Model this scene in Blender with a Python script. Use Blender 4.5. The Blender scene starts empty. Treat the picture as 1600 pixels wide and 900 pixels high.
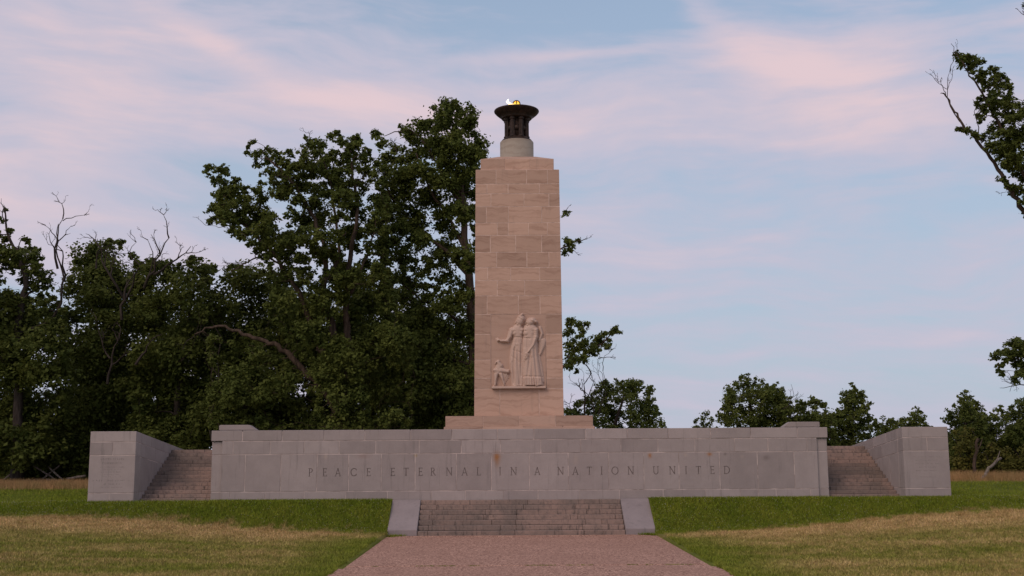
import bpy, bmesh, math, random
import numpy as np

# ------------------------------------------------------------------ camera, sky, sun, exposure
sc = bpy.context.scene
COL = sc.collection
PI = math.pi
R = math.radians

cam_data = bpy.data.cameras.new('camera')
cam_data.sensor_width = 36.0
cam_data.lens = 36.0 * 1716.0 / 1600.0
cam_data.clip_start = 0.1
cam_data.clip_end = 8000.0
cam = bpy.data.objects.new('camera', cam_data)
COL.objects.link(cam)
cam.location = (-0.62, -46.0, 3.45)
from mathutils import Matrix, Vector
cam.matrix_world = (Matrix.Translation(cam.location) @ Matrix.Rotation(R(-0.4), 4, 'Z')
                    @ Matrix.Rotation(R(98.35), 4, 'X') @ Matrix.Rotation(R(-0.33), 4, 'Z'))
sc.camera = cam

SUN_AZ = 215.0      # compass direction of the afterglow, degrees clockwise from +Y: behind the camera, to the left
SUN_EL = 40.0

def new_tree(owner):
    owner.use_nodes = True
    nt = owner.node_tree
    for n in list(nt.nodes):
        nt.nodes.remove(n)
    return nt

class NB:
    """small node builder"""
    def __init__(s, nt): s.nt = nt
    def n(s, t, **k):
        x = s.nt.nodes.new(t)
        for a, b in k.items(): setattr(x, a, b)
        return x
    def link(s, a, b): s.nt.links.new(a, b)
    def set(s, sock, v):
        if hasattr(v, 'is_output'): s.nt.links.new(v, sock)
        elif v is not None: sock.default_value = v
    def math(s, op, a, b=None, c=None, clamp=False):
        x = s.n('ShaderNodeMath', operation=op, use_clamp=clamp)
        s.set(x.inputs[0], a)
        if b is not None: s.set(x.inputs[1], b)
        if c is not None: s.set(x.inputs[2], c)
        return x.outputs[0]
    def vmath(s, op, a, b=None):
        x = s.n('ShaderNodeVectorMath', operation=op)
        s.set(x.inputs[0], a)
        if b is not None: s.set(x.inputs[1], b)
        return x.outputs[0]
    def sep(s, v):
        x = s.n('ShaderNodeSeparateXYZ'); s.set(x.inputs[0], v); return x.outputs
    def comb(s, x, y, z):
        c = s.n('ShaderNodeCombineXYZ')
        for i, v in enumerate((x, y, z)): s.set(c.inputs[i], v)
        return c.outputs[0]
    def noise(s, vec, scale, detail=3.0, rough=0.55, dist=0.0):
        x = s.n('ShaderNodeTexNoise')
        if vec is not None: s.set(x.inputs['Vector'], vec)
        x.inputs['Scale'].default_value = scale; x.inputs['Detail'].default_value = detail
        x.inputs['Roughness'].default_value = rough; x.inputs['Distortion'].default_value = dist
        return x.outputs['Fac']
    def ramp(s, f, lo, hi, a=0.0, b=1.0, smooth=True):
        x = s.n('ShaderNodeMapRange', interpolation_type='SMOOTHSTEP' if smooth else 'LINEAR')
        s.set(x.inputs[0], f)
        for i, v in enumerate((lo, hi, a, b)): s.set(x.inputs[i + 1], v)
        return x.outputs[0]
    def mix(s, f, a, b, blend='MIX'):
        x = s.n('ShaderNodeMix', data_type='RGBA', blend_type=blend)
        s.set(x.inputs[0], f)
        for i, v in ((6, a), (7, b)):
            if isinstance(v, tuple) and len(v) == 3: v = v + (1.0,)
            s.set(x.inputs[i], v)
        return x.outputs[2]
    def gauss(s, u, v, cu, cv, su, sv, ang=0.0):
        du = s.math('SUBTRACT', u, cu); dv = s.math('SUBTRACT', v, cv)
        if ang:
            c, t = math.cos(ang), math.sin(ang)
            a = s.math('ADD', s.math('MULTIPLY', du, c), s.math('MULTIPLY', dv, t))
            b = s.math('SUBTRACT', s.math('MULTIPLY', dv, c), s.math('MULTIPLY', du, t))
        else: a, b = du, dv
        a = s.math('POWER', s.math('ABSOLUTE', s.math('DIVIDE', a, su)), 2.0)
        b = s.math('POWER', s.math('ABSOLUTE', s.math('DIVIDE', b, sv)), 2.0)
        return s.math('EXPONENT', s.math('MULTIPLY', s.math('ADD', a, b), -1.0))

def build_world():
    w = bpy.data.worlds.new('World'); sc.world = w
    nt = new_tree(w); b = NB(nt)
    out = b.n('ShaderNodeOutputWorld'); bg = b.n('ShaderNodeBackground')
    sky = b.n('ShaderNodeTexSky', sky_type='NISHITA')
    sky.sun_disc = False; sky.sun_elevation = R(SKY_EL); sky.sun_rotation = R(SUN_AZ)
    sky.altitude = 150.0; sky.air_density = 1.0; sky.dust_density = 1.6; sky.ozone_density = 2.0
    d = b.n('ShaderNodeTexCoord').outputs['Generated']
    x, y, z = b.sep(d)
    az = b.math('MULTIPLY', b.math('ARCTAN2', x, y), 180 / PI)
    el = b.math('MULTIPLY', b.math('ARCSINE', z), 180 / PI)
    # thin cirrus, lit pink by the afterglow: soft streaks drawn out along the horizon
    warp = b.noise(b.comb(b.math('MULTIPLY', az, 0.05), b.math('MULTIPLY', el, 0.10), 0.0), 1.0, 2.0)
    el2 = b.math('ADD', el, b.math('MULTIPLY', b.math('SUBTRACT', warp, 0.5), 6.0))
    tilt = b.math('ADD', el2, b.math('MULTIPLY', az, 0.05))
    n1 = b.noise(b.comb(b.math('MULTIPLY', az, 0.05), b.math('MULTIPLY', el2, 0.26), 3.7), 1.0, 3.0, 0.5)
    n2 = b.noise(b.comb(b.math('MULTIPLY', az, 0.10), b.math('MULTIPLY', tilt, 0.75), 8.1), 1.0, 4.0, 0.55)
    n3 = b.noise(b.comb(b.math('ADD', b.math('MULTIPLY', az, 0.45), b.math('MULTIPLY', el, 0.3)), b.math('MULTIPLY', el2, 1.5), 1.0), 1.0, 3.0, 0.55)
    s = b.math('ADD', b.math('MULTIPLY', n1, 0.50), b.math('MULTIPLY', n2, 0.38))
    s = b.math('ADD', s, b.math('MULTIPLY', n3, 0.17))
    # where the larger banks of cloud lie
    banks = [(-21, 20.6, 9, 2.2, -0.03, .20), (-21.5, 16.6, 4.5, 2.2, 0.0, .20), (-15.0, 20.0, 4.5, 0.7, -0.45, .22),
             (-8, 17.6, 7.5, 1.1, -0.06, .34), (-25, 13.0, 7, 2.4, 0, .22), (14.5, 19.6, 4.5, 1.3, -0.35, .24), (10.5, 22.5, 3.5, .8, -.8, .16), (18, 16.2, 7, 2.2, 0, .26), (22, 19.5, 6, 1.5, .1, .14),
             (3, 20.2, 5.5, .28, 0.03, .20), (8, 10.0, 9, 1.0, 0.08, .12), (-18, 9.5, 12, .9, 0.02, .18), (4, 16.5, 6, 1.8, 0, .10), (18, 5, 6, .5, .06, .14)]
    for (cu, cv, su, sv, an, k) in banks:
        s = b.math('ADD', s, b.math('MULTIPLY', b.gauss(az, b.math('ADD', b.math('MULTIPLY', el, .6), b.math('MULTIPLY', el2, .4)), cu, cv, su, sv, an), k * 0.8))
    # clear blue gaps
    for (cu, cv, su, sv, an, k) in [(1.5, 23.5, 11, 2.2, 0, .22), (-17, 18.2, 3.2, .7, 0, .14), (-14, 14.2, 6, 1.0, 0, .12), (8.0, 12.8, 9, 1.1, 0, .08), (22, 11.2, 6, 1.4, .1, .12), (24, 20, 3, 3, 0, .15), (14, 6, 14, 3.2, 0, .10), (-15, 12.5, 6, 1.2, 0, .08)]:
        s = b.math('SUBTRACT', s, b.math('MULTIPLY', b.gauss(az, el, cu, cv, su, sv, an), k))
    skyc = b.vmath('MULTIPLY', sky.outputs[0], SKY_TINT)
    # the even high veil that pales the whole sky, denser low down
    c0 = b.mix(b.ramp(el, 0.0, 40.0, 0.90, 0.40), skyc, HAZE)
    c1 = b.mix(b.math('MULTIPLY', b.ramp(s, 0.36, 0.60), 0.80), c0, VEIL)
    c2 = b.mix(b.math('MULTIPLY', b.ramp(s, 0.52, 0.88), 0.88), c1, CLOUD)
    b.link(c2, bg.inputs[0]); bg.inputs[1].default_value = SKY_STRENGTH
    w.cycles.sampling_method = 'MANUAL'; w.cycles.sample_map_resolution = 512
    b.link(bg.outputs[0], out.inputs[0])

SKY_EL = 10.0
SKY_STRENGTH = 0.10
SKY_TINT = (1.05, 1.42, 1.65)
HAZE = (4.65, 5.3, 6.45, 1.0)
VEIL = (5.6, 5.3, 6.45, 1.0)
CLOUD = (7.9, 6.05, 6.35, 1.0)
build_world()

sun_data = bpy.data.lights.new('afterglow_sun', 'SUN')
sun_data.energy = 1.3
sun_data.angle = R(35.0)
sun_data.color = (1.0, 0.74, 0.60)
sun = bpy.data.objects.new('afterglow_sun', sun_data)
COL.objects.link(sun)
_d = Vector((math.sin(R(SUN_AZ)) * math.cos(R(SUN_EL)), math.cos(R(SUN_AZ)) * math.cos(R(SUN_EL)), math.sin(R(SUN_EL))))
sun.rotation_euler = (-_d).to_track_quat('-Z', 'Y').to_euler()
sun.location = _d * 60

sc.view_settings.view_transform = 'Standard'
sc.view_settings.look = 'None'
sc.view_settings.exposure = 0.0
sc.view_settings.gamma = 1.0
sc.view_settings.use_curve_mapping = False
sc.render.engine = 'CYCLES'
sc.cycles.use_denoising = True
sc.cycles.max_bounces = 6
sc.cycles.transparent_max_bounces = 6

rng = np.random.default_rng(11)
random.seed(11)

# ------------------------------------------------------------------ object helpers
def tag(o, label=None, category=None, group=None, kind=None):
    if label: o['label'] = label
    if category: o['category'] = category
    if group: o['group'] = group
    if kind: o['kind'] = kind
    return o

def thing(name, label, category, loc=(0, 0, 0), group=None):
    o = bpy.data.objects.new(name, None)
    o.empty_display_size = 0.3
    COL.objects.link(o); o.location = loc
    return tag(o, label, category, group)

def obj(name, mesh, material=None, parent=None, loc=(0, 0, 0)):
    """loc is a world position; things are never rotated, so a child's own location is the difference"""
    o = bpy.data.objects.new(name, mesh)
    COL.objects.link(o)
    p = Vector(loc)
    if parent is not None:
        o.parent = parent
        q, s = parent, Vector((0, 0, 0))
        while q is not None:
            s = s + q.location; q = q.parent
        p = p - s
    o.location = p
    if material is not None and not mesh.materials: mesh.materials.append(material)
    return o

def mesh_from(verts, faces, smooth=False, name='mesh'):
    me = bpy.data.meshes.new(name)
    me.from_pydata([tuple(map(float, v)) for v in verts], [], [tuple(int(i) for i in f) for f in faces])
    if smooth: me.polygons.foreach_set('use_smooth', [True] * len(me.polygons))
    me.update()
    return me

def mesh_np(co, faces_n, k, name='mesh', smooth=False):
    """co (n,3) float array; faces_n (m,k) int array, all faces with k corners"""
    me = bpy.data.meshes.new(name)
    me.vertices.add(len(co)); me.vertices.foreach_set('co', np.ascontiguousarray(co, dtype=np.float32).ravel())
    m = len(faces_n)
    me.loops.add(m * k); me.loops.foreach_set('vertex_index', np.ascontiguousarray(faces_n, dtype=np.int32).ravel())
    me.polygons.add(m); me.polygons.foreach_set('loop_start', np.arange(0, m * k, k, dtype=np.int32))
    if smooth: me.polygons.foreach_set('use_smooth', np.ones(m, dtype=bool))
    me.update(calc_edges=True)
    return me

def hexa(c, bevel=0.008, drop=None):
    """bevelled six-sided block from 8 corners: bottom ring then top ring, both counter-clockwise seen from above"""
    bm = bmesh.new()
    vs = [bm.verts.new(p) for p in c]
    for f in ((3, 2, 1, 0), (4, 5, 6, 7), (0, 1, 5, 4), (1, 2, 6, 5), (2, 3, 7, 6), (3, 0, 4, 7)):
        bm.faces.new([vs[i] for i in f])
    if bevel: bmesh.ops.bevel(bm, geom=list(bm.edges), offset=bevel, segments=1, affect='EDGES', profile=0.5)
    bm.normal_update()
    if drop is not None:   # take away the big face that looks along `drop`
        best = max(bm.faces, key=lambda f: f.normal.dot(Vector(drop)) * f.calc_area())
        bmesh.ops.delete(bm, geom=[best], context='FACES_ONLY')
    me = bpy.data.meshes.new('block'); bm.to_mesh(me); bm.free()
    return me

def box(x0, x1, y0, y1, z0, z1, bevel=0.008, drop=None):
    """mesh about its own centre, and that centre"""
    c = ((x0 + x1) / 2, (y0 + y1) / 2, (z0 + z1) / 2)
    a, b_, d = (x1 - x0) / 2, (y1 - y0) / 2, (z1 - z0) / 2
    return hexa([(-a, -b_, -d), (a, -b_, -d), (a, b_, -d), (-a, b_, -d), (-a, -b_, d), (a, -b_, d), (a, b_, d), (-a, b_, d)], bevel, drop), c

def block(name, x0, x1, y0, y1, z0, z1, mat, parent, bevel=0.008, drop=None):
    me, c = box(x0, x1, y0, y1, z0, z1, bevel, drop)
    return obj(name, me, mat, parent, c)

def hexblock(name, corners, mat, parent, bevel=0.008):
    c = np.mean(np.array(corners, float), axis=0)
    return obj(name, hexa([tuple(np.array(p) - c) for p in corners], bevel), mat, parent, tuple(c))

def lathe(profile, n=48, cap=True):
    vs, fs = [], []
    for (r, z) in profile:
        for i in range(n):
            a = 2 * PI * i / n; vs.append((r * math.cos(a), r * math.sin(a), z))
    for j in range(len(profile) - 1):
        for i in range(n):
            k = (i + 1) % n
            fs.append((j * n + i, j * n + k, (j + 1) * n + k, (j + 1) * n + i))
    if cap:
        fs.append(tuple(range(n))[::-1]); fs.append(tuple((len(profile) - 1) * n + i for i in range(n)))
    return mesh_from(vs, fs, True)

def tube_arrays(path, radii, sides=6):
    """one tapered tube along a polyline -> verts, quads"""
    P = np.array(path, float); n = len(P)
    T = np.gradient(P, axis=0); T /= np.linalg.norm(T, axis=1)[:, None] + 1e-9
    ref = np.array([0.31, 0.87, 0.21]); ref /= np.linalg.norm(ref)
    U = np.cross(T, ref); U /= np.linalg.norm(U, axis=1)[:, None] + 1e-9
    V = np.cross(T, U)
    a = np.arange(sides) * 2 * PI / sides
    ring = np.cos(a)[None, :, None] * U[:, None, :] + np.sin(a)[None, :, None] * V[:, None, :]
    co = (P[:, None, :] + ring * np.array(radii)[:, None, None]).reshape(-1, 3)
    i, j = np.meshgrid(np.arange(n - 1), np.arange(sides), indexing='ij')
    k = (j + 1) % sides
    q = np.stack([i * sides + j, i * sides + k, (i + 1) * sides + k, (i + 1) * sides + j], -1).reshape(-1, 4)
    return co, q

class Wood:
    def __init__(s): s.co, s.q, s.n = [], [], 0
    def tube(s, path, radii, sides=6):
        c, q = tube_arrays(path, radii, sides)
        s.co.append(c); s.q.append(q + s.n); s.n += len(c)
    def mesh(s, origin=(0, 0, 0)):
        return mesh_np(np.concatenate(s.co) - np.array(origin), np.concatenate(s.q), 4, 'wood', True)

# ------------------------------------------------------------------ materials
def material(name, fn, rough=0.85, spec=0.25):
    m = bpy.data.materials.new(name)
    nt = new_tree(m); b = NB(nt)
    out = b.n('ShaderNodeOutputMaterial'); p = b.n('ShaderNodeBsdfPrincipled')
    p.inputs['Roughness'].default_value = rough
    p.inputs['Specular IOR Level'].default_value = spec
    b.link(p.outputs[0], out.inputs[0])
    fn(b, p, out)
    return m

def bump(b, p, h, strength, dist):
    x = b.n('ShaderNodeBump'); x.inputs['Strength'].default_value = strength; x.inputs['Distance'].default_value = dist
    b.link(h, x.inputs['Height']); b.link(x.outputs[0], p.inputs['Normal'])

def local(b):
    """object coordinates moved by a different amount for every stone"""
    o = b.n('ShaderNodeTexCoord').outputs['Object']; r = b.n('ShaderNodeObjectInfo').outputs['Random']
    off = b.comb(b.math('MULTIPLY', r, 71.0), b.math('MULTIPLY', r, 37.0), b.math('MULTIPLY', r, 53.0))
    return b.vmath('ADD', o, off), r

def granite_fn(base, vary=0.10, stains=None, warm=(0.33, 0.28, 0.26)):
    def fn(b, p, out):
        v, r = local(b)
        pos = b.n('ShaderNodeNewGeometry').outputs['Position']
        n1 = b.noise(v, 1.4, 4.0, 0.6); n2 = b.noise(v, 9.0, 3.0, 0.6); n3 = b.noise(v, 95.0, 2.0, 0.6)
        c = b.mix(b.ramp(n1, 0.32, 0.68), tuple(k * 0.93 for k in base), tuple(k * 1.05 for k in base))
        c = b.mix(b.math('MULTIPLY', b.ramp(n2, 0.45, 0.75), 0.35), c, warm)
        c = b.mix(b.math('MULTIPLY', b.ramp(n3, 0.5, 0.72), 0.30), c, (0.16, 0.15, 0.16))
        # rain streaks running down from the top edges
        x, y, z = b.sep(pos)
        st = b.noise(b.comb(b.math('MULTIPLY', x, 5.5), b.math('MULTIPLY', y, 5.5), b.math('MULTIPLY', z, 0.5)), 1.0, 4.0, 0.65)
        c = b.mix(b.math('MULTIPLY', b.ramp(st, 0.54, 0.74), 0.42), c, (0.15, 0.135, 0.13))
        g = b.ramp(r, 0.0, 1.0, 1.0 - vary, 1.0 + vary * 0.8, False)
        c = b.vmath('MULTIPLY', c, b.comb(g, g, g))
        for (cx, cz, sx, sz, col, k) in (stains or []):
            mk = b.math('MULTIPLY', b.gauss(b.math('ADD', x, b.math('MULTIPLY', b.math('SUBTRACT', n2, .5), .06)), z, cx, cz, sx, sz), k)
            c = b.mix(mk, c, col)
        b.link(c, p.inputs['Base Color'])
        bump(b, p, b.math('ADD', b.math('MULTIPLY', n3, 0.5), n2), 0.25, 0.01)
    return fn

def limestone_fn(base, stri=1.0, vary=0.12):
    def fn(b, p, out):
        v, r = local(b)
        x, y, z = b.sep(v)
        wob = b.noise(v, 0.9, 3.0, 0.6)
        bed = b.noise(b.comb(b.math('MULTIPLY', x, 0.55), b.math('MULTIPLY', y, 0.55), b.math('ADD', b.math('MULTIPLY', z, 6.5), b.math('MULTIPLY', wob, 5.0))), 1.0, 4.0, 0.6)
        n2 = b.noise(v, 6.0, 3.0, 0.6); n3 = b.noise(v, 60.0, 2.0, 0.6)
        c = b.mix(b.math('MULTIPLY', b.ramp(bed, 0.45, 0.68), 0.52 * stri), base, tuple(k * f for k, f in zip(base, (0.66, 0.60, 0.57))))
        c = b.mix(b.math('MULTIPLY', b.ramp(n2, 0.5, 0.8), 0.3), c, tuple(k * 1.15 for k in base))
        c = b.mix(b.math('MULTIPLY', b.ramp(n3, 0.55, 0.75), 0.18), c, tuple(k * 0.6 for k in base))
        g = b.ramp(r, 0.0, 1.0, 1.0 - vary, 1.0 + vary * 0.6, False)
        c = b.vmath('MULTIPLY', c, b.comb(g, g, g))
        # weathering that hugs the cornice and a few patches lower down
        pos = b.n('ShaderNodeNewGeometry').outputs['Position']
        X, Y, Z = b.sep(pos)
        st = b.noise(b.comb(b.math('MULTIPLY', X, 3.0), b.math('MULTIPLY', Y, 3.0), b.math('MULTIPLY', Z, 0.45)), 1.0, 4.0, 0.62)
        c = b.mix(b.math('MULTIPLY', b.ramp(st, 0.56, 0.8), 0.30), c, (0.20, 0.155, 0.135))
        b.link(c, p.inputs['Base Color'])
        bump(b, p, b.math('ADD', b.math('MULTIPLY', bed, 0.6), b.math('MULTIPLY', n2, 0.6)), 0.3, 0.02)
    return fn

def plain_fn(col, scale=8.0, vary=0.25, bmp=0.2):
    def fn(b, p, out):
        v, r = local(b)
        n = b.noise(v, scale, 4.0, 0.6)
        c = b.mix(b.ramp(n, 0.3, 0.7), tuple(k * (1 - vary) for k in col), tuple(k * (1 + vary) for k in col))
        b.link(c, p.inputs['Base Color'])
        bump(b, p, n, bmp, 0.01)
    return fn

def step_fn(b, p, out):
    v, r = local(b)
    pos = b.n('ShaderNodeNewGeometry').outputs['Position']
    x, y, z = b.sep(pos)
    n1 = b.noise(pos, 0.7, 3.0); n2 = b.noise(v, 7.0, 4.0, 0.65); n3 = b.noise(v, 55.0, 2.0)
    drip = b.noise(b.comb(b.math('MULTIPLY', x, 9.0), b.math('MULTIPLY', y, 2.0), b.math('MULTIPLY', z, 1.5)), 1.0, 4.0, 0.7)
    c = b.mix(b.ramp(n1, 0.35, 0.65), (0.20, 0.155, 0.132), (0.315, 0.222, 0.182))
    c = b.mix(b.math('MULTIPLY', b.ramp(n2, 0.45, 0.7), 0.55), c, (0.11, 0.093, 0.082))
    c = b.mix(b.math('MULTIPLY', b.ramp(drip, 0.54, 0.68), 0.72), c, (0.06, 0.052, 0.048))
    c = b.mix(b.math('MULTIPLY', b.ramp(n3, 0.5, 0.7), 0.3), c, (0.33, 0.28, 0.24))
    g = b.ramp(r, 0.0, 1.0, 0.93, 1.06, False)
    b.link(b.vmath('MULTIPLY', c, b.comb(g, g, g)), p.inputs['Base Color'])
    bump(b, p, b.math('ADD', n2, b.math('MULTIPLY', n3, 0.5)), 0.5, 0.015)

def aggregate_fn(b, p, out):
    pos = b.n('ShaderNodeNewGeometry').outputs['Position']
    vor = b.n('ShaderNodeTexVoronoi'); b.link(pos, vor.inputs['Vector']); vor.inputs['Scale'].default_value = 26.0
    cells = b.sep(vor.outputs['Color'])[0]
    n1 = b.noise(pos, 0.35, 4.0, 0.6); n2 = b.noise(pos, 4.0, 3.0)
    c = b.mix(b.ramp(cells, 0.1, 0.9), (0.18, 0.092, 0.062), (0.57, 0.350, 0.262))
    c = b.mix(b.math('MULTIPLY', b.ramp(n1, 0.35, 0.7), 0.45), c, (0.31, 0.178, 0.130))
    c = b.mix(b.math('MULTIPLY', b.ramp(n2, 0.5, 0.75), 0.25), c, (0.20, 0.125, 0.10))
    b.link(c, p.inputs['Base Color'])
    bump(b, p, vor.outputs['Distance'], 0.5, 0.01)

GRANITE = (0.350, 0.300, 0.284)
def lawn_colour(b, pos):
    """colour of the turf at a ground position: green, with parched bands and patches"""
    x, y, z = b.sep(pos)
    flat = b.comb(x, y, 0.0)
    n1 = b.noise(flat, 0.16, 4.0, 0.6); n2 = b.noise(flat, 0.9, 4.0, 0.6); n3 = b.noise(flat, 14.0, 2.0, 0.6)
    streak = b.noise(b.comb(b.math('MULTIPLY', x, 0.10), b.math('MULTIPLY', y, 0.55), 0.0), 1.0, 4.0, 0.6)
    n4 = b.noise(flat, 3.2, 4.0, 0.65)
    ax = b.math('ABSOLUTE', x)
    wob = b.math('ADD', b.math('MULTIPLY', b.math('SUBTRACT', n2, 0.5), 2.4), b.math('MULTIPLY', b.math('SUBTRACT', n4, 0.5), 2.2))
    wob = b.math('ADD', wob, b.math('MULTIPLY', b.math('SINE', b.math('ADD', b.math('MULTIPLY', x, 0.17), 0.9)), 0.45))
    yy = b.math('ADD', y, wob)
    # parched strip along the foot of the bank, and a second one farther out on the flat
    foot = b.math('MULTIPLY', b.ramp(yy, -2.3, -3.0), b.ramp(yy, -10.0, -4.2))
    dry = b.math('MULTIPLY', foot, b.ramp(ax, 4.6, 7.5, 0.35, 1.0))
    mixd = b.math('ADD', b.math('MULTIPLY', streak, 0.5), b.math('MULTIPLY', n1, 0.35))
    mixd = b.math('ADD', mixd, b.math('MULTIPLY', n4, 0.35))
    dry = b.math('MAXIMUM', dry, b.math('MULTIPLY', b.ramp(yy, -2.6, -3.6), b.ramp(mixd, 0.46, 0.76, 0.08, 0.90)))
    edge = b.ramp(ax, 5.4, 9.0, 0.15, 1.0)
    dry = b.math('MULTIPLY', dry, b.math('MAXIMUM', edge, b.ramp(yy, -5.5, -3.5)))
    dry = b.math('MULTIPLY', dry, b.ramp(n3, 0.25, 0.65, 0.40, 1.0))
    dry = b.math('MULTIPLY', dry, b.ramp(n4, 0.30, 0.55, 0.55, 1.0))
    far = b.ramp(y, 14.0, 19.0)
    dry = b.math('MAXIMUM', dry, b.math('MULTIPLY', far, 0.5))
    green = b.mix(b.ramp(n2, 0.3, 0.7), (0.120, 0.155, 0.013), (0.225, 0.235, 0.028))
    green = b.mix(b.ramp(n3, 0.35, 0.7), green, (0.135, 0.195, 0.014))
    tan = b.mix(b.ramp(n2, 0.3, 0.7), (0.49, 0.315, 0.145), (0.66, 0.445, 0.235))
    return b.mix(dry, green, tan)

def turf_fn(b, p, out):
    pos = b.n('ShaderNodeNewGeometry').outputs['Position']
    c = lawn_colour(b, pos)
    n = b.noise(pos, 30.0, 3.0)
    b.link(b.mix(b.math('MULTIPLY', b.ramp(n, 0.35, 0.7, 0.2, 0.7), 1.0), c, (0.05, 0.045, 0.02)), p.inputs['Base Color'])
    bump(b, p, n, 0.7, 0.04)

def blade_fn(b, p, out):
    pos = b.n('ShaderNodeNewGeometry').outputs['Position']
    g = b.ramp(b.n('ShaderNodeNewGeometry').outputs['Random Per Island'], 0.0, 1.0, 0.55, 1.5, False)
    b.link(b.vmath('MULTIPLY', lawn_colour(b, pos), b.comb(g, g, g)), p.inputs['Base Color'])

def tallgrass_fn(b, p, out):
    pos = b.n('ShaderNodeNewGeometry').outputs['Position']
    n = b.noise(pos, 0.8, 3.0); n2 = b.noise(pos, 9.0, 2.0)
    c = b.mix(b.ramp(n, 0.35, 0.7), (0.42, 0.25, 0.12), (0.30, 0.22, 0.095))
    c = b.mix(b.math('MULTIPLY', b.ramp(n2, 0.5, 0.7), 0.6), c, (0.10, 0.10, 0.035))
    b.link(c, p.inputs['Base Color'])

def leaf_fn(dark, light, trans=0.33):
    def fn(b, p, out):
        pos = b.n('ShaderNodeNewGeometry').outputs['Position']
        isl = b.n('ShaderNodeNewGeometry').outputs['Random Per Island']
        n = b.noise(pos, 0.55, 3.0)
        f = b.math('ADD', b.math('MULTIPLY', b.ramp(n, 0.3, 0.7), 0.55), b.math('MULTIPLY', isl, 0.45))
        c = b.mix(f, dark, light)
        b.link(c, p.inputs['Base Color'])
        p.inputs['Roughness'].default_value = 0.75; p.inputs['Specular IOR Level'].default_value = 0.12
        t = b.n('ShaderNodeBsdfTranslucent'); b.link(b.mix(0.5, c, tuple(k * 1.2 for k in light)), t.inputs[0])
        mx = b.n('ShaderNodeMixShader'); mx.inputs[0].default_value = trans
        b.link(p.outputs[0], mx.inputs[1]); b.link(t.outputs[0], mx.inputs[2]); b.link(mx.outputs[0], out.inputs[0])
    return fn

def bark_fn(col):
    def fn(b, p, out):
        pos = b.n('ShaderNodeNewGeometry').outputs['Position']
        x, y, z = b.sep(pos)
        n = b.noise(b.comb(b.math('MULTIPLY', x, 7.0), b.math('MULTIPLY', y, 7.0), b.math('MULTIPLY', z, 1.4)), 1.0, 4.0, 0.65)
        n2 = b.noise(pos, 0.7, 3.0)
        c = b.mix(b.ramp(n, 0.35, 0.65), tuple(k * 0.55 for k in col), tuple(k * 1.2 for k in col))
        c = b.mix(b.math('MULTIPLY', b.ramp(n2, 0.45, 0.7), 0.4), c, tuple(k * f for k, f in zip(col, (0.55, 0.62, 0.5))))
        b.link(c, p.inputs['Base Color'])
        bump(b, p, n, 0.8, 0.04)
    return fn

def bronze_fn(b, p, out):
    v, r = local(b)
    pos = b.n('ShaderNodeNewGeometry').outputs['Position']
    x, y, z = b.sep(pos)
    n = b.noise(v, 4.0, 4.0); st = b.noise(b.comb(b.math('MULTIPLY', x, 9.0), b.math('MULTIPLY', y, 9.0), z), 1.0, 3.0)
    c = b.mix(b.ramp(n, 0.35, 0.7), (0.018, 0.011, 0.008), (0.048, 0.028, 0.020))
    c = b.mix(b.math('MULTIPLY', b.ramp(st, 0.55, 0.75), 0.35), c, (0.09, 0.055, 0.04))
    b.link(c, p.inputs['Base Color']); p.inputs['Metallic'].default_value = 0.1
    p.inputs['Roughness'].default_value = 0.55; bump(b, p, n, 0.3, 0.01)

RUST = (0.33, 0.135, 0.03); LICH = (0.42, 0.34, 0.29); DARKS = (0.13, 0.10, 0.09)

# ------------------------------------------------------------------ measured joints, in metres from the centre line
JOINTS = [[-11.956, -10.51, -8.906, -7.196, -5.485, -3.681, -2.272, -0.704, 0.722, 2.421, 4.083, 5.891, 7.648, 9.075, 9.815, 10.555, 11.983], [-11.366, -9.89, -8.399, -7.093, -5.746, -4.344, -2.643, -1.197, 0.371, 1.985, 3.652, 5.108, 6.565, 8.253, 9.825, 11.355], [-11.886, -10.352, -8.949, -7.493, -5.983, -4.182, -2.443, -0.814, 0.857, 2.503, 4.176, 5.717, 7.25, 8.907, 10.29, 11.913], [-11.505, -9.862, -8.138, -6.441, -4.557, -2.831, -0.945, 0.57, 2.723, 4.452, 6.156, 7.913, 9.591, 11.537]]
LETTERS = [('P', -8.645), ('E', -8.07), ('A', -7.529), ('C', -6.882), ('E', -6.262), ('E', -5.266), ('T', -4.717), ('E', -4.122), ('R', -3.594), ('N', -2.933), ('A', -2.299), ('L', -1.717), ('I', -0.834), ('N', -0.271), ('A', 0.702), ('N', 1.668), ('A', 2.276), ('T', 2.859), ('I', 3.362), ('O', 3.918), ('N', 4.572), ('U', 5.612), ('N', 6.293), ('I', 6.857), ('T', 7.371), ('E', 7.944), ('D', 8.554)]
SHAFT_COURSES = [(16.14, 15.47, [-0.512, 0.22, 0.717], ''), (15.47, 15.009, [-0.73, -0.223, 0.521], ''), (15.009, 14.405, [-0.633, 0.154, 0.745], ''), (14.405, 13.649, [-0.744, -0.219, 0.568], ''), (13.649, 13.073, [-0.482, -0.227, 0.254, 0.698], ''), (13.073, 12.288, [-0.647, -0.049, 0.559], ''), (12.288, 11.582, [-0.498, 0.208, 0.724], ''), (11.582, 10.996, [-0.706, -0.171, 0.504], ''), (10.996, 10.295, [-0.483, 0.152], ''), (10.295, 9.453, [-0.719, 0.002, 0.502], ''), (9.453, 8.556, [-0.63, 0.627], 'panel'), (8.556, 7.407, [-0.63, 0.627], 'panel'), (7.407, 6.579, [-0.63, 0.627], 'panel'), (6.579, 6.109, [-0.63, 0.627], 'panel'), (6.109, 4.9, [-0.428, 0.454], '')]
PANEL = (-1.239, 1.233, 6.109, 9.453)
PLINTH_CUTS = [-1.576, -0.008, 1.589]

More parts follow.
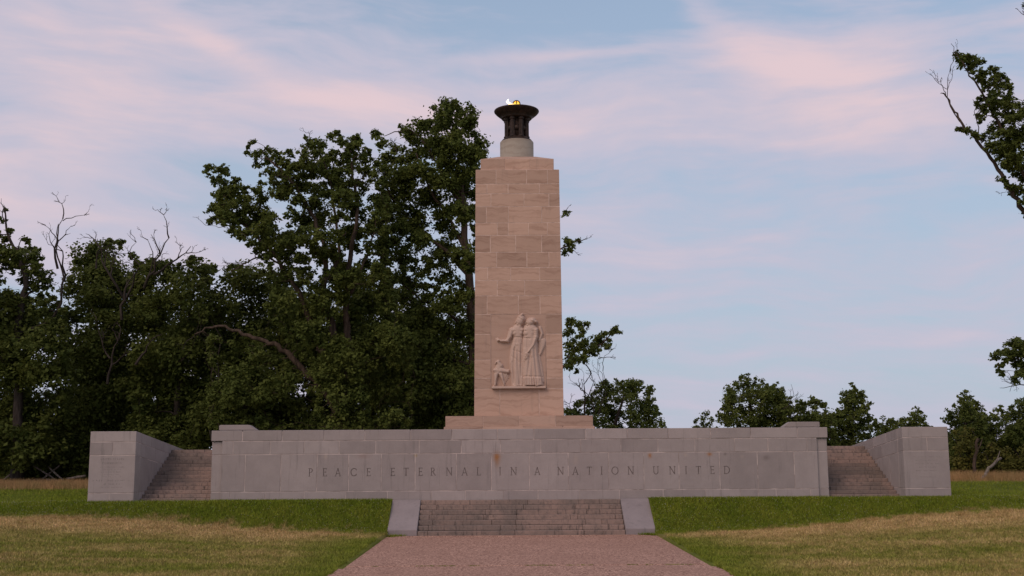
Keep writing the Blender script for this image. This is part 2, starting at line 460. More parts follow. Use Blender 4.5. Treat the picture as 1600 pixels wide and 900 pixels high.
WALL_STAINS = [(-0.97, 3.14, .13, .17, RUST, .85), (-0.95, 2.93, .10, .22, (.30, .15, .06), .5), (5.38, 3.16, .07, .10, RUST, .8), (7.85, 3.20, .10, .07, RUST, .75),
               (-8.05, 3.20, .07, .10, LICH, .7), (-4.33, 3.21, .06, .06, (.30, .22, .05), .7), (2.30, 3.02, .09, .20, LICH, .4), (6.85, 3.17, .06, .06, LICH, .6),
               (8.5, 3.2, .05, .05, DARKS, .6), (9.2, 3.1, .07, .06, LICH, .3), (10.2, 3.05, .14, .10, DARKS, .5), (-6.5, 3.2, .25, .10, (.30, .2, .17), .4)]
M = {}
M['granite'] = material('granite', granite_fn(GRANITE, 0.13, WALL_STAINS), 0.8)
M['letter'] = material('incised_granite', plain_fn((0.20, 0.165, 0.152), 12.0, 0.3), 0.9)
M['faint_letter'] = material('worn_incised_granite', plain_fn((0.20, 0.175, 0.168), 12.0, 0.3), 0.9)
M['limestone'] = material('limestone', limestone_fn((0.505, 0.338, 0.256), 1.15, 0.20), 0.85)
M['carved'] = material('carved_limestone', limestone_fn((0.545, 0.395, 0.318), 0.2, 0.0), 0.85)
M['panel'] = material('panel_limestone', limestone_fn((0.47, 0.317, 0.243), 0.6, 0.0), 0.85)
M['mortar'] = material('mortar', plain_fn((0.44, 0.365, 0.335), 1.6, 0.38), 0.95)
M['pale_mortar'] = material('shaft_mortar', plain_fn((0.60, 0.455, 0.38), 4.0, 0.25), 0.95)
M['drum'] = material('drum_stone', limestone_fn((0.37, 0.32, 0.26), 0.8), 0.85)
M['step'] = material('step_stone', step_fn, 0.9)
M['aggregate'] = material('exposed_aggregate', aggregate_fn, 0.9)
M['joint'] = material('joint_sealant', plain_fn((0.21, 0.145, 0.112), 20.0, 0.4), 0.95)
M['paving'] = material('terrace_paving', granite_fn((0.25, 0.22, 0.21), 0.06), 0.85)
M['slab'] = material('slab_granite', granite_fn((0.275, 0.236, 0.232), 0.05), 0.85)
M['turf'] = material('turf', turf_fn, 0.95, 0.1)
M['blade'] = material('grass_blade', blade_fn, 0.8, 0.15)
M['tallgrass'] = material('dry_tall_grass', tallgrass_fn, 0.85, 0.1)
M['clover'] = material('clover_flower', plain_fn((0.55, 0.50, 0.40), 3.0, 0.15), 0.9)
M['bronze'] = material('bronze', bronze_fn)
M['soot'] = material('sooty_bronze', plain_fn((0.035, 0.02, 0.014), 8.0, 0.4), 0.7)

# ------------------------------------------------------------------ the setting: ground, path, terrace floor
def sstep(a, b, x):
    t = np.clip((np.asarray(x, float) - a) / (b - a), 0, 1)
    return t * t * (3 - 2 * t)

def ground_z(x, y):
    x = np.asarray(x, float); y = np.asarray(y, float); ax = np.abs(x)
    foot = 0.20 + 0.74 * sstep(5.0, 20.0, ax)
    top = 1.39 + 0.05 * np.sin(x * 0.31) * sstep(1, 6, y) + 0.32 * sstep(9, 24, y) * np.where(x < 0, 1.0, 0.55)
    dip = 0.45 * sstep(18.5, 24.0, ax) * sstep(-0.2, -3.0, y) * 0.5 + 0.30 * sstep(18.3, 25.0, ax) * (1 - sstep(4, 16, y)) * sstep(-1.0, 1.0, y)
    f = sstep(-0.45, -2.7, y)
    near = foot + (0.115 - foot) * np.clip((-2.7 - y) / 12.0, 0, 1)
    z = top * (1 - f) + near * f - dip * (1 - 0.7 * f)
    z = z + 0.025 * np.sin(x * 1.3 + 0.6 * y) * np.cos(y * 0.9 - x * 0.4) * sstep(5.6, 8.0, ax) * f
    z = z - 0.9 * sstep(-16, -60, y) * 0.5
    z = z - 24.0 * sstep(110, 900, np.hypot(x, y))
    inside = (ax < 5.2) & (y < -0.02)
    return np.where(inside, np.minimum(z, 0.06), z)

def build_ground():
    xs = np.unique(np.concatenate([np.linspace(-40, 40, 161), [-5.235, -5.195, 5.195, 5.235], np.linspace(-5.4, 5.4, 25),
                                   [-60, -90, -150, -260, -500, -1000, -2200, -4000, 60, 90, 150, 260, 500, 1000, 2200, 4000]]))
    ys = np.unique(np.concatenate([np.linspace(-24, 0, 81), np.linspace(0, 40, 61), [-0.03, -0.01], [-70, -55, -46, -38, -30, 50, 65, 85, 110, 150, 220, 350, 600, 1000, 2200, 4000, -110, -200, -400, -900]]))
    X, Y = np.meshgrid(xs, ys)
    Z = ground_z(X, Y)
    co = np.stack([X, Y, Z], -1).reshape(-1, 3)
    n, m = len(ys), len(xs)
    i, j = np.meshgrid(np.arange(n - 1), np.arange(m - 1), indexing='ij')
    q = np.stack([i * m + j, i * m + j + 1, (i + 1) * m + j + 1, (i + 1) * m + j], -1).reshape(-1, 4)
    o = obj('ground', mesh_np(co, q, 4, 'ground', True), M['turf'])
    tag(o, kind='structure')
build_ground()

PATH_Z = 0.120
def build_path():
    root = bpy.data.objects.new('path', mesh_from([(-5.34, -70, .110), (5.34, -70, .110), (5.34, -2.25, .110), (-5.34, -2.25, .110)], [(0, 1, 2, 3)]))
    root.data.materials.append(M['joint']); COL.objects.link(root); tag(root, kind='structure')
    edges = [-2.25, -2.72, -13.45, -24.4, -35.4, -46.4, -57.4, -68]
    for i in range(len(edges) - 1):
        y1, y0 = edges[i], edges[i + 1]
        if i == 0:   # narrow landing strip against the lowest step
            hexblock('slab', [(-5.0, y0 + .07, -.03), (5.0, y0 + .07, -.03), (4.35, y1, -.03), (-4.35, y1, -.03),
                              (-5.0, y0 + .07, PATH_Z + .012), (5.0, y0 + .07, PATH_Z + .012), (4.35, y1, PATH_Z + .012), (-4.35, y1, PATH_Z + .012)], M['aggregate'], root, 0.006)
        else:
            block('slab', -5.42, 5.42, y0 + 0.075, y1 - 0.005, -0.03, PATH_Z + (0.004 if i % 2 else 0.0), M['aggregate'], root, 0.012)
build_path()

tf, tc = box(-15.7, 15.7, 4.78, 16.0, 1.0, 3.50, 0.0)
tag(obj('terrace_floor', tf, M['paving'], None, tc), kind='structure')
tf, tc = box(-12.18, 12.18, 0.60, 4.775, 1.0, 3.496, 0.0)
tag(obj('terrace_floor', tf, M['paving'], None, tc), kind='structure')

# ------------------------------------------------------------------ incised lettering
def seg(a, b, w0, w1=None): return ('s', a, b, w0, w0 if w1 is None else w1)
TK, TN = 0.105, 0.062        # thick and thin strokes, as fractions of the letter height
def serif(x, y, w=0.2): return seg((x - w / 2, y), (x + w / 2, y), 0.05)
GL = {
 'I': (0.24, [seg((.12, 0), (.12, 1), TK), serif(.12, .03), serif(.12, .97)]),
 'P': (0.58, [seg((.12, 0), (.12, 1), TK), serif(.12, .03, .24), serif(.10, .97, .18), ('a', (.24, .74), .24, .235, -95, 95, .11), seg((.12, .965), (.26, .965), TN), seg((.12, .50), (.26, .50), TN)]),
 'E': (0.54, [seg((.12, 0), (.12, 1), TK), seg((.04, .965), (.50, .965), TN), seg((.12, .52), (.42, .52), TN), seg((.04, .035), (.52, .035), TN), seg((.49, .84), (.49, 1), .05), seg((.51, 0), (.51, .17), .05), seg((.42, .44), (.42, .60), .04)]),
 'A': (0.84, [seg((.12, 0), (.41, 1), TN), seg((.41, 1), (.72, 0), TK), seg((.22, .33), (.61, .33), TN), serif(.11, .03), serif(.72, .03, .22)]),
 'C': (0.80, [('a', (.46, .5), .38, .46, 42, 318, .11), seg((.75, .70), (.75, .90), .05), seg((.75, .10), (.75, .28), .05)]),
 'T': (0.66, [seg((.33, 0), (.33, 1), TK), seg((.03, .965), (.63, .965), TN), serif(.33, .03, .24), seg((.05, .82), (.05, 1), .05), seg((.61, .82), (.61, 1), .05)]),
 'R': (0.68, [seg((.12, 0), (.12, 1), TK), serif(.12, .03, .24), serif(.10, .97, .18), ('a', (.24, .75), .22, .225, -95, 95, .11), seg((.12, .965), (.26, .965), TN), seg((.12, .52), (.28, .52), TN), seg((.26, .52), (.62, .02), TK)]),
 'N': (0.86, [seg((.14, 0), (.14, 1), TN), seg((.12, .98), (.72, .02), TK), seg((.72, 0), (.72, 1), TN), serif(.14, .03, .22), serif(.10, .97, .18), serif(.73, .97, .22)]),
 'L': (0.54, [seg((.12, 0), (.12, 1), TK), seg((.04, .035), (.52, .035), TN), serif(.12, .97, .24), seg((.51, 0), (.51, .19), .05)]),
 'O': (0.90, [('a', (.45, .5), .39, .46, 0, 360, .10)]),
 'U': (0.78, [seg((.13, .34), (.13, 1), TK), seg((.65, .34), (.65, 1), TN), ('a', (.39, .35), .26, .31, 180, 360, .10), serif(.13, .97, .24), serif(.65, .97, .2)]),
 'D': (0.80, [seg((.12, 0), (.12, 1), TK), ('a', (.26, .5), .46, .47, -92, 92, .11), seg((.04, .965), (.30, .965), TN), seg((.04, .035), (.30, .035), TN)]),
 'S': (0.52, [('a', (.27, .74), .19, .22, 20, 260, .10), ('a', (.25, .27), .20, .23, -160, 80, .10)]),
 'M': (1.0, [seg((.12, 0), (.16, 1), TN), seg((.16, 1), (.50, .05), TK), seg((.50, .05), (.84, 1), TN), seg((.84, 1), (.88, 0), TK)]),
}
def raster(ch, h, cell):
    """boolean grid of the letter's strokes: rows from the bottom up"""
    w, st = GL[ch]
    nx, nz = max(3, int(round(w * h / cell)) + 2), int(round(h / cell))
    u = ((np.arange(nx) + 0.5) * cell / h - cell / h)[None, :]; v = ((np.arange(nz) + 0.5) * cell / h)[:, None]
    g = np.zeros((nz, nx), bool)
    for s in st:
        if s[0] == 's':
            (ax, ay), (bx, by) = s[1], s[2]
            dx, dy = bx - ax, by - ay; L = dx * dx + dy * dy
            t = np.clip(((u - ax) * dx + (v - ay) * dy) / L, 0, 1)
            d = np.hypot(u - ax - t * dx, v - ay - t * dy)
            g |= d < (s[3] + (s[4] - s[3]) * t) / 2
        else:
            _, (cx, cy), rx, ry, a0, a1, wd = s
            th = np.degrees(np.arctan2((v - cy) / ry, (u - cx) / rx))
            rr = np.hypot((u - cx) / rx, (v - cy) / ry)
            inside = np.zeros_like(rr, bool)
            for k in (-360, 0, 360): inside |= (th + k >= a0) & (th + k <= a1)
            ww = wd * (0.55 + 0.45 * np.abs(np.cos(np.radians(th))))
            g |= inside & (np.abs(rr - 1) * min(rx, ry) < ww / 2)
    g[:, 0] = False; g[:, -1] = False
    return g

def runs(row):
    """[start, end) of equal stretches of a boolean row"""
    e = np.flatnonzero(np.diff(row.astype(int))) + 1
    b_ = np.concatenate([[0], e, [len(row)]])
    return [(int(b_[i]), int(b_[i + 1]), bool(row[b_[i]])) for i in range(len(b_) - 1)]

def incised_stone(x0, x1, y0, y1, z0, z1, letters, mat, parent, h, cell, depth, zbase, bevel=0.008, lmat=None):
    """a stone whose front is cut by letters; letters = [(char, centre x)], all on one line"""
    st = block('stone', x0, x1, y0, y1, z0, z1, mat, parent, bevel, drop=(0, -1, 0))
    me = st.data
    c = np.array([(x0 + x1) / 2, (y0 + y1) / 2, (z0 + z1) / 2])
    V, Fc = [], []
    def quad(p):
        k = len(V); V.extend([tuple(np.array(q) - c) for q in p]); Fc.append((k, k + 1, k + 2, k + 3))
    def front(a, b_, lo, hi, y=y0): quad([(a, y, lo), (b_, y, lo), (b_, y, hi), (a, y, hi)])
    X0, X1, Z0, Z1 = x0 + bevel, x1 - bevel, z0 + bevel, z1 - bevel
    rows_h = int(round(h / cell)) * cell
    zt = zbase + rows_h
    front(X0, X1, Z0, zbase); front(X0, X1, zt, Z1)
    cur = X0
    for ch, cx in letters:
        g = raster(ch, h, cell); nz, nx = g.shape
        bx = cx - nx * cell / 2
        front(cur, bx, zbase, zt); cur = bx + nx * cell
        LV, LF = [], []
        for r_ in range(nz):
            lo, hi = zbase + r_ * cell, zbase + (r_ + 1) * cell
            for a, b_, on in runs(g[r_]):
                xa, xb = bx + a * cell, bx + b_ * cell
                if on:
                    k = len(LV); LV += [(xa - cx, 0, lo - zbase), (xb - cx, 0, lo - zbase), (xb - cx, 0, hi - zbase), (xa - cx, 0, hi - zbase)]; LF.append((k, k + 1, k + 2, k + 3))
                    quad([(xa, y0, lo), (xa, y0 + depth, lo), (xa, y0 + depth, hi), (xa, y0, hi)])
                    quad([(xb, y0 + depth, lo), (xb, y0, lo), (xb, y0, hi), (xb, y0 + depth, hi)])
                else: front(xa, xb, lo, hi)
            nxt = g[r_ + 1] if r_ + 1 < nz else np.zeros(nx, bool)
            prv = g[r_ - 1] if r_ else np.zeros(nx, bool)
            for a, b_, on in runs(g[r_] & ~nxt):
                if on: quad([(bx + a * cell, y0 + depth, hi), (bx + b_ * cell, y0 + depth, hi), (bx + b_ * cell, y0, hi), (bx + a * cell, y0, hi)])
            for a, b_, on in runs(g[r_] & ~prv):
                if on: quad([(bx + a * cell, y0, lo), (bx + b_ * cell, y0, lo), (bx + b_ * cell, y0 + depth, lo), (bx + a * cell, y0 + depth, lo)])
        if LF: obj('letter', mesh_from(LV, LF), lmat or M['letter'], st, (cx, y0 + depth, zbase))
    front(cur, X1, zbase, zt)
    bm = bmesh.new(); bm.from_mesh(me)
    vs = [bm.verts.new(v) for v in V]
    for f in Fc:
        try: bm.faces.new([vs[i] for i in f])
        except ValueError: pass
    bm.to_mesh(me); bm.free(); me.update()
    return st

# ------------------------------------------------------------------ the long terrace wall
WZ = [1.30, 1.77, 3.29, 3.84, 4.28]      # course lines
GAP = 0.013
def jit(s=0.004): return random.uniform(-s, s)

def build_wall():
    t = thing('memorial_wall', 'long grey granite terrace wall with a carved inscription', 'wall', (0, 0, 1.38))
    for z0, z1, yf in ((1.2, 2.34, .009), (2.34, 2.76, .030), (2.76, 4.24, .009)):
        block('core', -12.32, 12.32, yf, 0.575, z0, z1, M['mortar'], t, 0.0)
    for x in JOINTS[1]: block('mortar_joint', x - .018, x + .018, .009, .032, 2.341, 2.759, M['mortar'], t, 0.0)
    for s in (-1, 1):
        a, b_ = sorted((s * 12.30, s * 12.745))
        block('end_core', a, b_, 0.115, 4.72, 1.2, 4.24 if False else 3.83, M['mortar'], t, 0.0)
        # the recessed end piers, three stones high, and their return along the side stairs
        for k in range(3):
            a, b_ = sorted((s * 12.352, s * 12.775))
            block('stone', a, b_, 0.105 + jit(), 0.62, WZ[k] + GAP, WZ[k + 1] - GAP, M['granite'], t)
            a, b_ = sorted((s * 12.40, s * 12.775))
            for y0, y1 in ((0.64, 2.0), (2.02, 3.4), (3.42, 4.75)):
                block('stone', a, b_, y0, y1, WZ[k] + GAP, WZ[k + 1] - GAP, M['granite'], t)
    for k in range(3):
        js = [-12.345] + JOINTS[k] + [12.345]
        for a, b_ in zip(js[:-1], js[1:]):
            yf = jit()
            lets = [(c_, x) for c_, x in LETTERS if a < x < b_] if k == 1 else []
            if lets: incised_stone(a + GAP, b_ - GAP, yf, 0.56, WZ[k] + GAP, WZ[k + 1] - GAP, lets, M['granite'], t, 0.328, 0.008, 0.020, 2.385)
            else: block('stone', a + GAP, b_ - GAP, yf, 0.56, WZ[k] + GAP, WZ[k + 1] - GAP, M['granite'], t)
    js = [-12.80] + JOINTS[3] + [12.80]
    for i, (a, b_) in enumerate(zip(js[:-1], js[1:])):
        block('coping_stone', a + GAP, b_ - GAP, -0.006 + jit(.003), 0.60, WZ[3] + GAP, WZ[4] + jit(.002), M['granite'], t, 0.012)
    for s in (-1, 1):    # low raised blocks on the coping at either end, their inner ends sloped
        xo, xi, xs_ = s * 12.50, s * 11.28, s * 10.93
        pr = [(xo, 4.279), (xs_, 4.279), (xi, 4.515), (xo, 4.515)]
        ring = lambda y: [(x, y, z) for x, z in pr]
        v = ring(0.03) + ring(0.57)
        bm = bmesh.new(); vs = [bm.verts.new(p) for p in v]
        for f in ((0, 1, 2, 3), (7, 6, 5, 4), (0, 4, 5, 1), (1, 5, 6, 2), (2, 6, 7, 3), (3, 7, 4, 0)): bm.faces.new([vs[i] for i in f])
        bmesh.ops.recalc_face_normals(bm, faces=bm.faces)
        bmesh.ops.bevel(bm, geom=list(bm.edges), offset=0.03, segments=2, affect='EDGES')
        cx = s * 11.8
        bmesh.ops.translate(bm, verts=bm.verts, vec=(-cx, -0.3, -4.28))
        me = bpy.data.meshes.new('end_block'); bm.to_mesh(me); bm.free()
        obj('end_block', me, M['granite'], t, (cx, 0.3, 4.28))
build_wall()

# ------------------------------------------------------------------ flanking wing walls and side stairs
def build_pylon(s, label, rows, joint_mid, joint_low):
    t = thing('wing_wall', label, 'wall', (s * 16.72, -0.3, 1.36), 'wing walls beside the side stairs')
    SL = -0.74 / 6.7
    xi, xo = 15.80, 17.68
    y_end = 7.6
    def sh(z, y, k): return z + SL * (y + 0.3) * k
    # core, its top falling towards the back like the courses
    def hx(name, x0, x1, y0, y1, z0, z1, k0, k1, mat, bev=0.008):
        a, b_ = sorted((s * x0, s * x1))
        hexblock(name, [(a, y0, sh(z0, y0, k0)), (b_, y0, sh(z0, y0, k0)), (b_, y1, sh(z0, y1, k0)), (a, y1, sh(z0, y1, k0)),
                        (a, y0, sh(z1, y0, k1)), (b_, y0, sh(z1, y0, k1)), (b_, y1, sh(z1, y1, k1)), (a, y1, sh(z1, y1, k1))], mat, t, bev)
    hx('core', xi + .009, xo - .009, -0.291, y_end - .02, 1.1, 4.24, 0, 1, M['mortar'], 0.0)
    ks = [0, 0, 1, 1, 1]
    for c in range(4):
        z0, z1 = WZ[c] + GAP, (WZ[c + 1] - GAP if c < 3 else 4.27)
        k0, k1 = ks[c], ks[c + 1]
        mids = {3: [], 2: [joint_mid], 1: [], 0: ([joint_low] if joint_low else [])}[c]
        js = [xi] + mids + [xo]
        for a, b_ in zip(js[:-1], js[1:]):
            a2, b2 = a + (GAP if a != xi else 0), b_ - (GAP if b_ != xo else 0)
            if c == 1 and rows:
                inscription(s, t, a2, b2, z0, z1, rows)
            else: hx('stone', a2, b2, -0.30 + jit(.003), 0.30, z0, z1, k0, k1, M['granite'])
        # stones along the inner and outer sides
        cuts = [[0.32, 2.0, 3.9, 5.8, y_end], [0.32, 1.4, 3.1, 4.8, 6.4, y_end], [0.32, 2.3, 4.2, 6.1, y_end], [0.32, 1.7, 3.4, 5.1, y_end]][c]
        for y0, y1 in zip(cuts[:-1], cuts[1:]):
            hx('stone', xi, xi + .4, y0 + GAP, y1 - GAP, z0, z1, k0, k1, M['granite'])
            hx('stone', xo - .4, xo, y0 + GAP, y1 - GAP, z0, z1, k0, k1, M['granite'])
        if c == 3:
            hx('stone', xi + .41, xo - .41, 0.33, y_end - .01, z0, z1, k0, k1, M['granite'])
    return t

def inscription(s, t, a, b_, z0, z1, rows):
    """the tall front stone, split by lines of small cut letters; unreadable lines are worn strokes"""
    x0, x1 = sorted((s * a, s * b_))
    xc = (x0 + x1) / 2
    st = block('stone', x0, x1, -0.300, 0.30, z0, z1, M['granite'], t)
    R_ = random.Random(5 + s)
    for zc, h, width, text, faint in rows:
        V, Fc = [], []
        cell = h / 16
        if text:
            glyphs = [c_ for c_ in text]
            tw = sum((GL[c_][0] + .26 if c_ != ' ' else .6) * h for c_ in glyphs); x = xc - tw / 2
            strokes = []
            for c_ in glyphs:
                if c_ != ' ':
                    g = raster(c_, h, cell)
                    for r_ in range(g.shape[0]):
                        for p, q, on in runs(g[r_]):
                            if on: strokes.append((x + p * cell, x + q * cell, zc + r_ * cell, zc + (r_ + 1) * cell))
                x += (GL[c_][0] + .26 if c_ != ' ' else .6) * h
        else:
            strokes = []; x = xc - width / 2
            while x < xc + width / 2:
                w_ = h * R_.uniform(.3, .7)
                if R_.random() < .78:
                    lo, hi = sorted((R_.uniform(0, .4), R_.uniform(.6, 1)))
                    strokes.append((x, x + h * .16, zc + h * lo, zc + h * hi))
                    if R_.random() < .6: strokes.append((x + h * .17, x + w_, zc + h * .42, zc + h * .55))
                x += w_ + h * R_.uniform(.15, .5)
        for p, q, lo, hi in strokes:
            k = len(V); V += [(p - xc, 0, lo - zc), (q - xc, 0, lo - zc), (q - xc, 0, hi - zc), (p - xc, 0, hi - zc)]; Fc.append((k, k + 1, k + 2, k + 3))
        obj('inscription_line', mesh_from(V, Fc), M['faint_letter'] if faint else M['letter'], st, (xc, -0.3025, zc))

rows_l = [(3.10, .085, 0, 'UNITED STATES', True), (2.94, .085, 0, 'COMMISSION', True)] + [(z, .055, w, None, True) for z, w in ((2.79, .95), (2.69, .75), (2.59, .85), (2.49, .6), (2.40, .75))] + \
         [(2.23, .085, 1.5, None, True), (2.09, .085, .75, None, True), (1.98, .05, .9, None, True)]
rows_r = [(z, .05, w, None, True) for z, w in ((3.02, 1.15), (2.88, .9), (2.74, 1.0), (2.60, .8), (2.46, .9), (2.2, .7))]
build_pylon(-1, 'grey granite wing wall with sloping top left of the left stairs, its front cut with small lettering', rows_l, 16.74, 16.80)
build_pylon(1, 'grey granite wing wall with sloping top right of the right stairs, in front of the small trees', rows_r, 16.80, None)

def build_side_stairs(s, label):
    t = thing('side_stairs', label, 'stairs', (s * 14.3, 0.4, 1.38), 'side stairs up to the terrace')
    n = 14; rise = (3.505 - 1.36) / n; run = 0.318; y0 = 0.42
    R_ = random.Random(3 + s)
    for i in range(n):
        za, zb = 1.36 + i * rise, 1.36 + (i + 1) * rise
        ya, yb = y0 + i * run, y0 + (i + 1) * run + (0.05 if i < n - 1 else 0.0)
        js = sorted([12.785] + [12.785 + 3.005 * (k + R_.uniform(.3, .7)) / 3 for k in (0, 2)] + [15.79])
        for a, b_ in zip(js[:-1], js[1:]):
            p, q = sorted((s * a, s * b_))
            block('step', p + .004, q - .004, ya + jit(.006), yb, za - (0.12 if i == 0 else -.003), zb + jit(.003), M['step'], t, 0.010)
    vs = [(0.55, 1.1), (4.77, 1.1), (4.77, 3.40), (0.55 + .02, 1.34)]
    x0, x1 = sorted((s * 12.80, s * 15.78))
    v = [(x0, y, z) for y, z in vs] + [(x1, y, z) for y, z in vs]
    c = np.array([s * 14.3, 2.6, 1.38])
    obj('core', mesh_from(np.array(v) - c, [(0, 1, 2, 3), (7, 6, 5, 4), (0, 4, 5, 1), (1, 5, 6, 2), (2, 6, 7, 3), (3, 7, 4, 0)]), M['step'], t, tuple(c))
build_side_stairs(-1, 'brown stone stairs rising between the left wing wall and the long wall')
build_side_stairs(1, 'brown stone stairs rising between the right wing wall and the long wall')

def build_front_stairs():
    t = thing('front_stairs', 'broad low flight of brown stone steps at the end of the path', 'stairs', (0, -2.2, 0.1))
    n = 7; z0, z1 = 0.115, 1.40; rise = (z1 - z0) / n; run = 0.29
    R_ = random.Random(8)
    for i in range(n):
        za, zb = z0 + i * rise, z0 + (i + 1) * rise
        ya = -2.2 + i * run; yb = ya + run + .05 if i < n - 1 else -0.02
        js = sorted([-4.06] + [-4.06 + 8.12 * (k + R_.uniform(.2, .8)) / 7 for k in (0, 2, 3, 5, 6)] + [4.06])
        for a, b_ in zip(js[:-1], js[1:]):
            block('step', a + .005, b_ - .005, ya + jit(.008), yb, za - (.10 if i == 0 else -.004), zb + jit(.004), M['step'], t, 0.012)
    for s in (-1, 1):
        pr = [(-2.22, .05), (-0.05, .05), (-0.05, 1.42), (-0.34, 1.42), (-2.22, .36)]
        v = [(s * 4.075, y, z) for y, z in pr] + [(s * 5.24, y, z) for y, z in pr]
        bm = bmesh.new(); vs = [bm.verts.new(p) for p in v]
        m_ = len(pr)
        bm.faces.new(vs[:m_]); bm.faces.new(vs[m_:][::-1])
        for i in range(m_):
            k = (i + 1) % m_; bm.faces.new((vs[i], vs[m_ + i], vs[m_ + k], vs[k]))
        bmesh.ops.recalc_face_normals(bm, faces=bm.faces)
        bmesh.ops.bevel(bm, geom=list(bm.edges), offset=0.02, segments=1, affect='EDGES')
        c = Vector((s * 4.65, -1.2, .1)); bmesh.ops.translate(bm, verts=bm.verts, vec=-c)
        me = bpy.data.meshes.new('cheek_slab'); bm.to_mesh(me); bm.free()
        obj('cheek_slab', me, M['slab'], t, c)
build_front_stairs()

# ------------------------------------------------------------------ the shaft
SZ0, SZ1, SYC = 4.90, 16.14, 4.70
def shaft_half(z):
    f = (z - SZ0) / (SZ1 - SZ0)
    return 1.985 + (1.912 - 1.985) * f, 1.70 + (1.637 - 1.70) * f

def build_shaft():
    t = thing('memorial_shaft', 'tall tapering pinkish limestone shaft with carved women on its front', 'monument', (0, SYC, 3.5))
    def tap(name, x0, x1, y0, y1, z0, z1, mat, bevel=0.007, parent=t):
        """x0..y1 are fractions of the half width and half depth, so that the block follows the taper"""
        def p(u, v, z):
            hx_, hy = shaft_half(z); return (u * hx_, SYC + v * hy, z)
        return hexblock(name, [p(x0, y0, z0), p(x1, y0, z0), p(x1, y1, z0), p(x0, y1, z0), p(x0, y0, z1), p(x1, y0, z1), p(x1, y1, z1), p(x0, y1, z1)], mat, parent, bevel)
    e = 0.004
    pl, pr = PANEL[0] / shaft_half((PANEL[2] + PANEL[3]) / 2)[0], PANEL[1] / shaft_half((PANEL[2] + PANEL[3]) / 2)[0]
    for z0, z1, u0, u1, v in ((SZ0, PANEL[2], -1 + e, 1 - e, -1 + e), (PANEL[3], SZ1, -1 + e, 1 - e, -1 + e), (PANEL[2], PANEL[3], -1 + e, pl, -1 + e),
                              (PANEL[2], PANEL[3], pr, 1 - e, -1 + e), (PANEL[2], PANEL[3], pl, pr, -.9)):
        tap('core', u0, u1, v, 1 - e, z0, z1, M['pale_mortar'], 0.0)
    g = 0.0062
    for (zt, zb, cuts, kind) in SHAFT_COURSES:
        js = [-1] + cuts + [1]
        for i, (a, b_) in enumerate(zip(js[:-1], js[1:])):
            if kind == 'panel' and i == 1: continue
            d = random.uniform(-.0015, .0015)
            tap('stone', a + (g if i else 0), b_ - (g if i < len(js) - 2 else 0), -1 + d, -0.66, zb + .012, zt - .012, M['limestone'])
        for s in (-1, 1):
            for v0, v1 in ((-.65, .02), (.03, 1)):
                a, b_ = sorted((s * 1.0, s * .75))
                tap('stone', a, b_, v0, v1, zb + .012, zt - .012, M['limestone'])
        for u0, u1 in ((-.74, -.2), (-.19, .3), (.31, .74)):
            tap('stone', u0, u1, .7, 1, zb + .012, zt - .012, M['limestone'])
    # plinth below
    for z0, z1, hw, yf, cuts in ((3.50, 4.43, 3.30, 2.30, [-1.6, 0.2, 1.9]), (4.43, 4.895, 3.235, 2.38, PLINTH_CUTS)):
        js = [-hw] + cuts + [hw]
        for a, b_ in zip(js[:-1], js[1:]):
            block('plinth_stone', a + .008, b_ - .008, yf, yf + .9, z0 + .006, z1 - .002, M['limestone'], t, 0.010)
        block('plinth_core', -hw + .012, hw - .012, yf + .012, 2 * SYC - yf, z0, z1 - .03, M['pale_mortar'], t, 0.0)
        for s in (-1, 1):
            a, b_ = sorted((s * hw, s * (hw - .6)))
            block('plinth_stone', a, b_, yf + .91, 2 * SYC - yf, z0 + .006, z1 - .002, M['limestone'], t, 0.010)
        block('plinth_stone', -hw + .61, hw - .61, yf + .91, 2 * SYC - yf - .01, z1 - .1, z1 - .004, M['limestone'], t, 0.0)
    # stepped top: one shallow course, then a low pyramid carrying the drum
    js = [-1.70, -0.58, 0.59, 1.69]
    for a, b_ in zip(js[:-1], js[1:]):
        block('cap_stone', a + .008, b_ - .008, SYC - 1.42, SYC + 1.42, SZ1 + .006, 16.71, M['limestone'], t, 0.014)
    block('cap_core', -1.68, 1.68, SYC - 1.40, SYC + 1.40, SZ1 - .02, 16.69, M['pale_mortar'], t, 0.0)
    hexblock('cap_slope', [(-1.66, SYC - 1.38, 16.712), (1.66, SYC - 1.38, 16.712), (1.66, SYC + 1.38, 16.712), (-1.66, SYC + 1.38, 16.712),
                           (-.86, SYC - .86, 16.96), (.86, SYC - .86, 16.96), (.86, SYC + .86, 16.96), (-.86, SYC + .86, 16.96)], M['limestone'], t, 0.01)
    prof = [(.815, 0), (.815, .05), (.795, .07), (.795, .90), (.78, .93)]
    obj('drum', lathe(prof, 64), M['drum'], t, (0, SYC, 16.955))
    return t, tap
shaft, tap = build_shaft()

# ---- bas-relief: heights over the panel, one continuous surface for each carved figure
PX0, PX1, PZ0, PZ1 = PANEL            # panel edges, metres
def panel_xy(u, v):                     # drawing units (0..771 across, 0..900 down) to metres
    return (PX0 + (u - 105) / (660 - 105) * (PX1 - PX0), PZ1 + (v - 75) / (825 - 75) * (PZ0 - PZ1))

